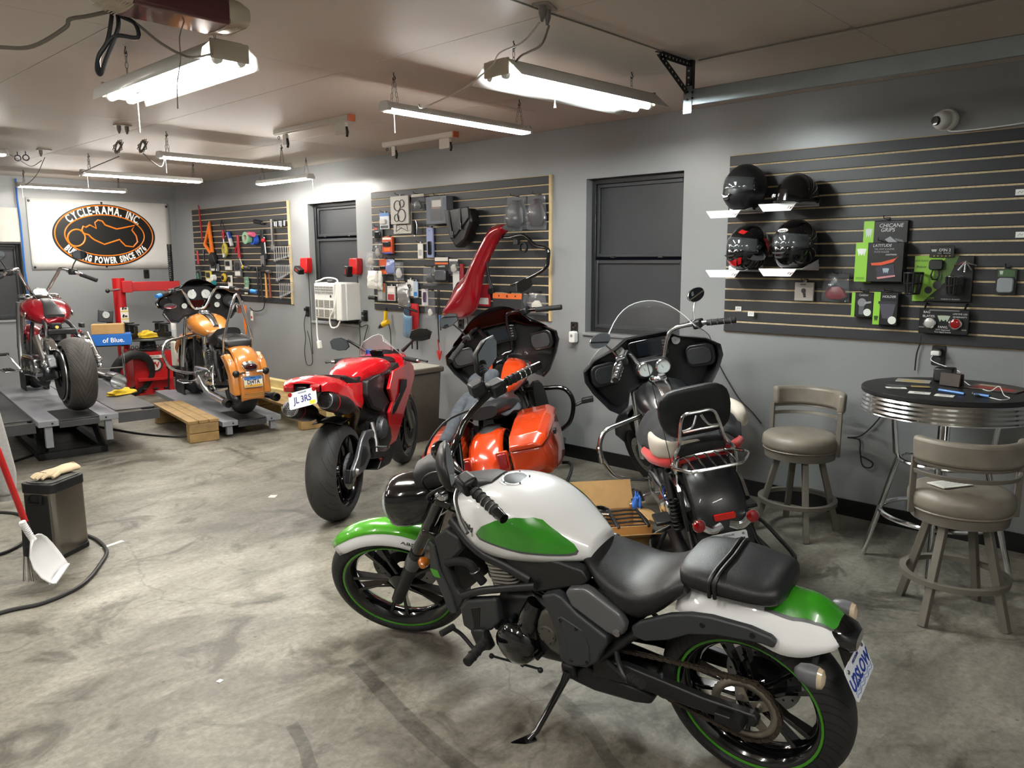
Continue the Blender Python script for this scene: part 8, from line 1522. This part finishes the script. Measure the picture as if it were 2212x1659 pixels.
# ---------------------------------------------------------------- left panel: hand tools
WR = mat('polished_wrench', 'c0c2c4', .3, .7)
def wrench(L):
    g = G(); s = L/.2; g.prism([(-.006*s, -.07*s), (.006*s, -.07*s), (.0055*s, .07*s), (-.0055*s, .07*s)], 'y', -.003, .003); g.lathe([(.007*s, -.004), (.0135*s, -.004), (.0135*s, .004), (.007*s, .004)], (0, 0, .078*s), (0, 1, 0), 14, loop=True); g.prism([(-.007*s, -.068*s), (.007*s, -.068*s), (.021*s, -.083*s), (.018*s, -.106*s), (.010*s, -.107*s), (.008*s, -.09*s), (-.008*s, -.09*s), (-.012*s, -.104*s), (-.019*s, -.10*s), (-.021*s, -.083*s)], 'y', -.004, .004); return g.mesh('wrench')
ordn = ['first', 'second', 'third', 'fourth', 'fifth', 'sixth', 'seventh', 'eighth', 'ninth']
for row, (x0, y0, x1, dx, n, L0, L1) in enumerate(((592, 533, 626, 0, 8, .19, .12), (597, 573, 627, 0, 9, .21, .09), (604, 613, 631, 0, 8, .19, .10))):
    for k in range(n):
        px = x0+(x1-x0)*k/(n-1); L = L0+(L1-L0)*k/(n-1); y, z = on_wall(px, y0+1.2*k*.0, .05)
        o = bpy.data.objects.new('wrench', wrench(L)); COL.objects.link(o); o.data.materials.append(WR); o.matrix_world = T(WX-.05, y, z-L*.42, rz=-90, ry=random.uniform(-3, 3)); tag(o, 'chrome spanner, %s from the left in the %s row of the tool wall' % (ordn[k], ('top', 'middle', 'bottom')[row]), 'wrench', 'spanners on the tool slatwall')
    y, z = on_wall(x0-2, y0-1, .04); y2, z2 = on_wall(x1+2, y0-1, .04); o = thing('spanner_rail', 'wire rail holding the %s row of spanners' % ('top', 'middle', 'bottom')[row], 'rail'); G().tube([(WX-.045, y, z+.012), (WX-.045, y2, z2+.012)], .003, 6).obj('wire', BLK, o)
def tool(name, label, px, py, *parts, off=.05, cat='tool', tilt=0):
    o = wall_thing(name, label, cat, px, py, None, off, tilt)
    for nm, g, m in parts: g.obj(nm, m, o, bev=.0)
    return o
OT = mat('orange_plastic', 'e2731c', .45); RT = mat('tool_red', 'b3192a', .4)
o = tool('warning_triangle', 'orange triangular layout square hanging on the tool wall', 449, 522)
A_ = [(-.12, -.04), (.08, .27), (.16, -.26)]; B_ = [(.015+(x-.04)*.5, z_*.5-.01) for x, z_ in A_]; n3 = 3
g = G(); g.add([(x, y_, z_) for y_ in (-.012, .012) for x, z_ in A_+B_], [(i, (i+1) % 3, 3+(i+1) % 3, 3+i) for i in range(3)]+[(6+i, 9+i, 9+(i+1) % 3, 6+(i+1) % 3) for i in range(3)]+[(i, 6+i, 6+(i+1) % 3, (i+1) % 3) for i in range(3)]+[(3+i, 3+(i+1) % 3, 9+(i+1) % 3, 9+i) for i in range(3)]); g.obj('frame', OT, o, bev=.003)
tool('red_strap', 'long red blade scraper at the edge of the tool wall', 432, 482, ('blade', G().prism([(-.02, .24), (.0, .22), (.03, .0), (.035, -.24), (.02, -.20), (.005, 0)], 'y', -.006, .006), RT))
tool('black_hanger', 'black wire hanger high on the tool wall', 479, 485, ('wire', G().tube([(-.03, 0, -.02), (0, 0, .06), (.10, 0, -.10), (.12, 0, -.16)], .006, 6), BLK))
tool('funnel_tube', 'red and white grease tool with hook on the tool wall', 483, 520, ('body', G().tube([(0, 0, .14), (0, 0, .02)], .016, 8), RT), ('shaft', G().tube([(0, 0, .02), (.01, 0, -.18)], .008, 8), STEEL), ('collar', G().torus((0, 0, .09), .02, .008, (0, 0, 1), 14, 6), RT))
tool('screwdriver', 'blue and white screwdriver pack on the tool wall', 497, 516, ('handle', G().tube([(-.05, 0, .08), (.0, 0, .0)], .026, 8), pl('2a4fa0')), ('label', G().tube([(0, 0, 0), (.05, 0, -.09)], .026, 8), pl('b8b8b8')), tilt=6)
tool('tape_roll', 'green roll of tape on a peg of the tool wall', 534, 514, ('roll', G().lathe([(.045, -.03), (.075, -.03), (.075, .03), (.045, .03)], (0, 0, 0), (0, 1, 0), 28, loop=True), pl('7fb08a')), ('liner', G().lathe([(.04, -.031), (.048, -.031), (.048, .031), (.04, .031)], (0, 0, 0), (0, 1, 0), 24, loop=True), pl('b8b4a4')), off=.12)
tool('tape_roll', 'blue roll of tape behind the green one', 549, 518, ('roll', G().lathe([(.04, -.03), (.062, -.03), (.062, .03), (.04, .03)], (0, 0, 0), (0, 1, 0), 28, loop=True), pl('2f56b8')), off=.07)
tool('tape_roll', 'pink roll of netting above the blue tape', 545, 507, ('roll', G().tube([(-.06, -.02, .01), (.07, -.02, 0)], .03, 12), pl('c85a78')), off=.10)
tool('caulk_gun', 'red caulking gun hanging on the tool wall', 515, 530, ('frame', G().tube([(-.005, 0, .13), (.0, 0, -.06), (.01, 0, -.16)], [.016, .02, .022], 8), RT), ('trigger', G().tube([(-.01, 0, .0), (-.07, 0, -.04), (-.09, 0, -.09)], .014, 6), RT), ('rod', G().tube([(.01, 0, -.16), (.07, 0, -.26)], .005, 6), pl('c8c4ba')))
tool('bolt_cutter', 'long-handled bolt cutter on the tool wall', 567, 535, ('handle', G().tube([(-.015, 0, .22), (-.01, 0, -.10)], .014, 8), DARKM), ('handle', G().tube([(.015, 0, .22), (.03, 0, -.08)], .012, 8), BLK), ('jaw', G().prism([(-.04, -.10), (.04, -.09), (.05, -.15), (.02, -.23), (.0, -.18), (-.03, -.24), (-.045, -.16)], 'y', -.012, .012), ALU))
tool('pipe_wrench', 'red-handled pipe wrench on the tool wall', 573, 530, ('handle', G().tube([(-.02, 0, .10), (0, 0, -.10)], .012, 8), STEEL), ('knob', G().ell((-.02, -.01, .06), .028, 12), RT), ('jaw', G().prism([(-.02, -.10), (.03, -.10), (.035, -.16), (.0, -.18), (-.02, -.14)], 'y', -.012, .012), DARKM))
tool('adjustable_wrench', 'large chrome adjustable spanner on the tool wall', 588, 510, ('handle', G().prism([(-.02, .20), (.018, .20), (.02, .14), (.014, -.10), (-.014, -.10), (-.02, .14)], 'y', -.006, .006), STEEL), ('jaw', G().prism([(-.025, -.10), (.02, -.10), (.04, -.16), (.01, -.19), (.0, -.15), (-.03, -.18)], 'y', -.009, .009), STEEL))
tool('handlebar_grip', 'black foam handlebar grip lying on the upper hooks', 562, 480, ('grip', G().tube([(-.13, 0, .015), (.02, 0, -.005)], .026, 12), RUB), ('bar', G().tube([(.02, 0, -.005), (.06, 0, -.012)], .012, 8), CHROME), off=.052)
tool('socket_rail', 'rail of chrome keys and sockets high on the tool wall', 605, 482, ('rail', G().tube([(-.13, 0, .03), (.14, 0, .035)], .006, 6), BLK), *[('socket', G().cyl((-.12+.035*k, -.02, .015+.002*k), (-.12+.035*k, -.02, -.03-.006*(k % 3)), .011+.002*(k % 2), n=10), CHROME if k % 3 else DARKM) for k in range(8)], off=.06)
tool('cord_reel', 'coiled yellow cord with plug on the tool wall', 486, 540, ('coil', G().torus((0, 0, 0), .07, .022, (.2, 1, 0), 28, 8), mat('yellow_cord', 'b8a83a', .6, var=.3, vs=60)), ('plug', G().tube([(.03, -.03, -.05), (.05, -.04, -.10)], .022, 8), pl('9a9a94')))
tool('hose_clamp_tool', 'red-handled hook tool at the edge of the tool wall', 428, 558, ('handle', G().tube([(-.01, 0, .10), (.0, 0, -.08)], .014, 8), RT), ('hook', G().tube([(-.08, 0, .105), (.01, 0, .10)], .005, 6), STEEL)); tool('clamp', 'green C-clamp low at the edge of the tool wall', 428, 598, ('frame', G().tube([(-.03, 0, .07), (.03, 0, .09), (.07, 0, .06), (.075, 0, -.14)], .014, 6, 2), mat('clamp_grey', '6f7476', .4, .6)), ('screw', G().tube([(-.01, 0, .05), (.02, 0, -.15)], .022, 8), pl('1f5a48')))
tool('pliers', 'chrome pliers beside the orange triangle', 441, 553, ('handle', G().tube([(-.012, 0, .08), (0, 0, 0), (-.01, 0, -.07)], .008, 6), STEEL), ('handle', G().tube([(.012, 0, .08), (0, 0, 0), (.012, 0, -.07)], .008, 6), DARKM))
tool('black_pouch', 'black cloth pouch below the orange triangle', 460, 560, ('pouch', G().ell((0, 0, 0), (.09, .05, .10), 14), mat('pouch_black', '161617', .8)), ('strap', G().tube([(.06, -.03, .06), (.11, -.02, -.06), (.08, -.02, -.16)], .008, 6, 3), BLK))
for k, (px, py, w_, h_, c, lb) in enumerate(((462, 578, 18, 16, '77797a', 'small grey carded fuse pack below the black pouch'), (492, 573, 14, 22, 'b0aea8', 'white carded part in the middle of the tool wall'), (513, 581, 16, 34, '5a5b5d', 'clear carded tool set in the middle of the tool wall'), (450, 598, 12, 24, 'c8b43a', 'yellow carded part low on the tool wall'), (496, 608, 8, 26, 'd0ccc2', 'white paper tag low on the tool wall'))):
    pk('carded_part', lb, 'package', (px-w_/2, py-h_/2, px+w_/2, py+h_/2), .02, c, [('b', .15, .08, .85, .35, 'd8d6d0'), ('l', .2, .45, .8, .9, .012, '2a2b2d')], hk=False)
tool('tape_roll', 'white roll of tape low on the tool wall', 461, 600, ('roll', G().lathe([(.014, -.025), (.042, -.025), (.042, .025), (.014, .025)], (0, 0, 0), (0, 1, 0), 22, loop=True), WHITE), ('teal_roll', G().lathe([(.0, -.02), (.036, -.02), (.036, .02), (0, .02)], (0, 0, -.075), (0, 1, 0), 20), pl('1f7f86')), off=.08)
tool('tape_measure', 'yellow and black tape measure on the tool wall', 484, 600, ('case', G().torus((0, 0, 0), .038, .022, (0, 1, 0), 24, 8), mat('measure_yellow', 'b89a22', .5)), ('hub', G().lathe([(0, -.03), (.03, -.028), (.03, .02), (0, .02)], (0, 0, 0), (0, 1, 0), 18), BLK))
tool('flashlight', 'yellow and grey torch lying on a hook of the tool wall', 532, 577, ('head', G().tube([(-.05, -.02, 0), (-.02, -.015, 0)], .026, 14), pl('c8a81a')), ('body', G().tube([(-.02, -.015, 0), (.06, 0, -.005)], .024, 12), pl('4a4b4d')), off=.05)
tool('work_gloves', 'green and white striped work gloves on the tool wall', 533, 610, ('cuff', G().body([(-.06, 0, 0, .035, .02, .02), (0, 0, 0, .05, .022, .022), (.07, .0, 0, .04, .018, .018)], 12, 2.6, axis='z'), mat('striped_glove', '6a8a72', .85, var=.5, vs=40)), ('fingers', G().body([(-.15, -.03, 0, .03, .015, .015), (-.06, -.01, 0, .05, .02, .02)], 12, 2.6, axis='z'), pl('b8b6a8', .85)))
tool('pry_bar', 'dark hooked pry bar near the hammers', 556, 607, ('bar', G().tube([(-.05, 0, .13), (-.02, 0, .16), (.01, 0, .13), (.02, 0, -.20)], .012, 8, 2), DARKM)); tool('pry_bar', 'black straight pry bar beside the hooked one', 564, 612, ('bar', G().tube([(-.01, 0, .15), (.0, 0, 0), (.015, 0, -.22)], .012, 8, 2), BLK))
for px, m_, hm, lb in ((574, mat('hickory', 'b5854a', .5, var=.15), DARKM, 'hammer with pale wooden handle on the tool wall'), (582, mat('red_hickory', '6e3526', .5), STEEL, 'hammer with dark red handle and round steel head')):
    tool('hammer', lb, px, 610, ('handle', G().tube([(0, 0, .13), (.004, 0, 0), (.008, 0, -.19)], [.011, .012, .017], 10), m_), ('head', G().tube([(-.06, -.01, .135), (.03, -.01, .135), (.05, -.01, .135)], [.018, .022, .024], 12), hm), cat='hammer')
tool('cable_ties', 'bundle of orange and white cords hanging below the tool wall', 530, 680, ('orange_cord', G().tube([(-.02, 0, .12), (-.03, 0, -.1), (-.01, 0, -.25), (.0, 0, -.1), (.01, 0, .12)], .009, 6, 3), OT), ('grey_cord', G().tube([(-.05, 0, .14), (-.07, .01, -.1), (-.05, 0, -.22), (-.04, 0, .1)], .006, 6, 3), pl('8f8f8c')), off=.06); tool('red_bottle_tag', 'white tag with red print below the tool wall', 544, 682, ('tag', G().box((0, 0, 0), (.05, .006, .12)), pl('d8d4cc')), ('print', G().box((0, -.004, -.02), (.035, .002, .03)), pl('b03a34')))
cord('black_cable', 'black cable looping down from the tool wall', [(WX-.04, *on_wall(572, 648, .04)), (WX-.05, *on_wall(568, 668, .05)), (WX-.05, *on_wall(550, 672, .05)), (WX-.05, *on_wall(540, 665, .05))], .006)
# ---------------------------------------------------------------- on the bare wall
def outlet(label, px, py, n=2, plugs=0):
    o = wall_thing('wall_outlet', label, 'outlet', px, py, None, .008); G().prism(rrect(.075, .12, .008), 'y', 0, .008).obj('cover_plate', BLK, o, bev=.002)
    for s_ in (-1, 1): G().prism(rrect(.034, .03, .012, 4, 0, .026*s_), 'y', -.003, .001).obj('socket', GLOSS, o)
    for k in range(plugs): G().box((0, -.02, .026-.052*k), (.04, .035, .035)).obj('plug', BLK, o, bev=.005)
    return o
outlet('black wall outlet with charger left of the air conditioner', 664, 673, plugs=1); outlet('black wall outlet with plugs right of the air conditioner', 789, 682, plugs=2); outlet('black double outlet below the parts slatwall', 995, 697); outlet('black wall outlet beside the tall window', 1240, 711, plugs=0); outlet('black wall outlet above the bar table', 2027, 768, plugs=1)
y, z = on_back(316, 592); o = thing('wall_outlet', 'black wall outlet under the banner', 'outlet', (y, YB-.008, z)); G().prism(rrect(.075, .12, .008), 'y', 0, .008).obj('cover_plate', BLK, o, bev=.002); G().prism(rrect(.034, .03, .012, 4, 0, .02), 'y', -.003, .001).obj('socket', GLOSS, o)
o = wall_thing('plug_in_freshener', 'white plug-in device in the outlet beside the tall window', 'plug', 1238, 728, None, .045); G().prism(rrect(.06, .095, .014, 4), 'y', -.025, .03).obj('body', WHITE, o, bev=.008); G().lathe([(0, .003), (.012, .002), (.013, 0)], (0, -.025, .012), (0, -1, 0), 16).obj('grille', pl('9a9a98'), o)
o = wall_thing('phone_charger', 'white phone charger in the outlet above the bar table', 'charger', 2022, 763, None, .05); G().box((0, 0, 0), (.05, .045, .03)).obj('body', WHITE, o, bev=.008); cord('charger_cable', 'white cable from the phone charger to the bar table', [(WX-.07, *on_wall(2016, 765, .07)), (WX-.10, *on_wall(2014, 780, .1)), (4.93, 1.13, 1.05), (4.85, 1.10, 1.04), (4.80, 1.08, 1.03)], .0022, WHITE)
def charger(label, px, py, lean):
    o = wall_thing('battery_charger', label, 'charger', px, py, None, .05); G().prism([(-.075, -.05), (-.05, -.09), (.06, -.09), (.075, -.05), (.075, .085), (-.06, .085)], 'y', -.035, .045).obj('body', mat('charger_red', 'b01a1c', .35), o, bev=.01); b = G(T(-.04, -.06, -.055, ry=lean)).box((0, 0, 0), (.115, .08, .065)).obj('battery', BLK, o, bev=.01); G(T(-.04, -.06, -.055, ry=lean)).box((0, -.041, .0), (.06, .003, .02)).obj('battery_label', pl('8a2a2a'), b)
charger('red battery charger with slanted black battery left of the air conditioner', 660, 573, 25); charger('red battery charger with side battery right of the air conditioner', 767, 575, -80)
for lb, P_ in (('black cord hanging from the left battery charger', ((666, 590), (669, 640), (672, 700), (674, 740), (676, 765))), ('black cord looping from the left outlet', ((660, 680), (657, 700), (660, 730), (658, 760), (663, 787), (675, 783), (670, 740), (664, 715))), ('black cord hanging from the right battery charger', ((772, 595), (774, 640), (775, 690), (778, 730), (777, 760))), ('black cord coiled below the right outlet', ((786, 690), (778, 697), (780, 706), (794, 702), (790, 720), (784, 745), (782, 765))), ('thin black cord hanging below the double outlet', ((1003, 668), (1010, 690), (1009, 730), (1006, 765))), ('thin black cord dropping behind the bar table', ((1990, 724), (1988, 740), (1980, 765), (1976, 800))), ('thin black cord looped on the wall by the bar stools', ((1915, 870), (1905, 895), (1880, 925), (1855, 943), (1830, 945), (1856, 950), (1858, 975), (1863, 1005), (1880, 1010), (1885, 1000), (1870, 990), (1858, 985))), ('thin black cord along the wall behind the black motorcycle', ((1545, 770), (1560, 800), (1580, 835), (1600, 865), (1625, 890), (1645, 915)))):
    cord('power_cord', lb, [(WX-.02, *on_wall(a, b, .02)) for a, b in P_], .0042)
def aircon():
    o = wall_thing('air_conditioner', 'white window air conditioner set in the narrow window', 'air conditioner', 727, 650, None, .10); w_, h_ = .60, .40
    W_ = mat('aircon_white', 'cfcfca', .4); G().box((0, .05, 0), (w_, .26, h_)).obj('cabinet', W_, o, bev=.012); G().box((-.08, -.09, 0), (w_-.22, .03, h_-.02)).obj('front_panel', mat('aircon_front', 'd9d9d5', .4), o, bev=.008)
    for k in range(3): G().box((-.08, -.108, .15-.028*k), (w_-.26, .006, .018)).obj('outlet_slot', pl('3a3a38'), o)
    for k in range(14): G().box((-.245+.0265*k, -.112, .122), (.006, .008, .085)).obj('outlet_vane', W_, o)
    for zz in (-.02, -.125):
        for k in range(7): G().box((-.08, -.108, zz+.028-.012*k), (w_-.26, .005, .006)).obj('grille_slot', pl('7a786e'), o)
        for k in range(3): G().box((-.19+.11*k, -.110, zz-.008), (.012, .006, .08)).obj('grille_bar', W_, o)
    G().box((.05, -.11, .055), (.02, .004, .025)).obj('control', BLK, o); G().box((.24, .0, 0), (.10, .28, h_)).obj('side_cover', W_, o, bev=.01); G().tube([(-.05, -.06, .22), (.05, -.06, .22)], .022, 8).obj('cord_grip', mat('grey_foam', '4a4b4d', .7), o)
    G().tube([(-.3, -.06, .21), (-.2, -.07, .225), (-.1, -.07, .25), (.05, -.07, .25), (.15, -.08, .22), (.17, -.12, .10), (.15, -.13, -.05), (.05, -.13, -.18), (.06, -.12, -.28), (.14, -.1, -.27), (.18, -.09, -.21)], .009, 8, 4).obj('power_lead', WHITE, o)
    G().tube([(-.30, -.06, .15), (-.31, -.06, -.1), (-.315, -.06, -.32), (-.31, -.06, -.43), (-.29, -.06, -.47)], .009, 8, 3).obj('plug_lead', WHITE, o); G().box((-.28, -.06, -.50), (.05, .04, .09), T(ry=-10)).obj('plug', WHITE, o, bev=.008)
aircon()
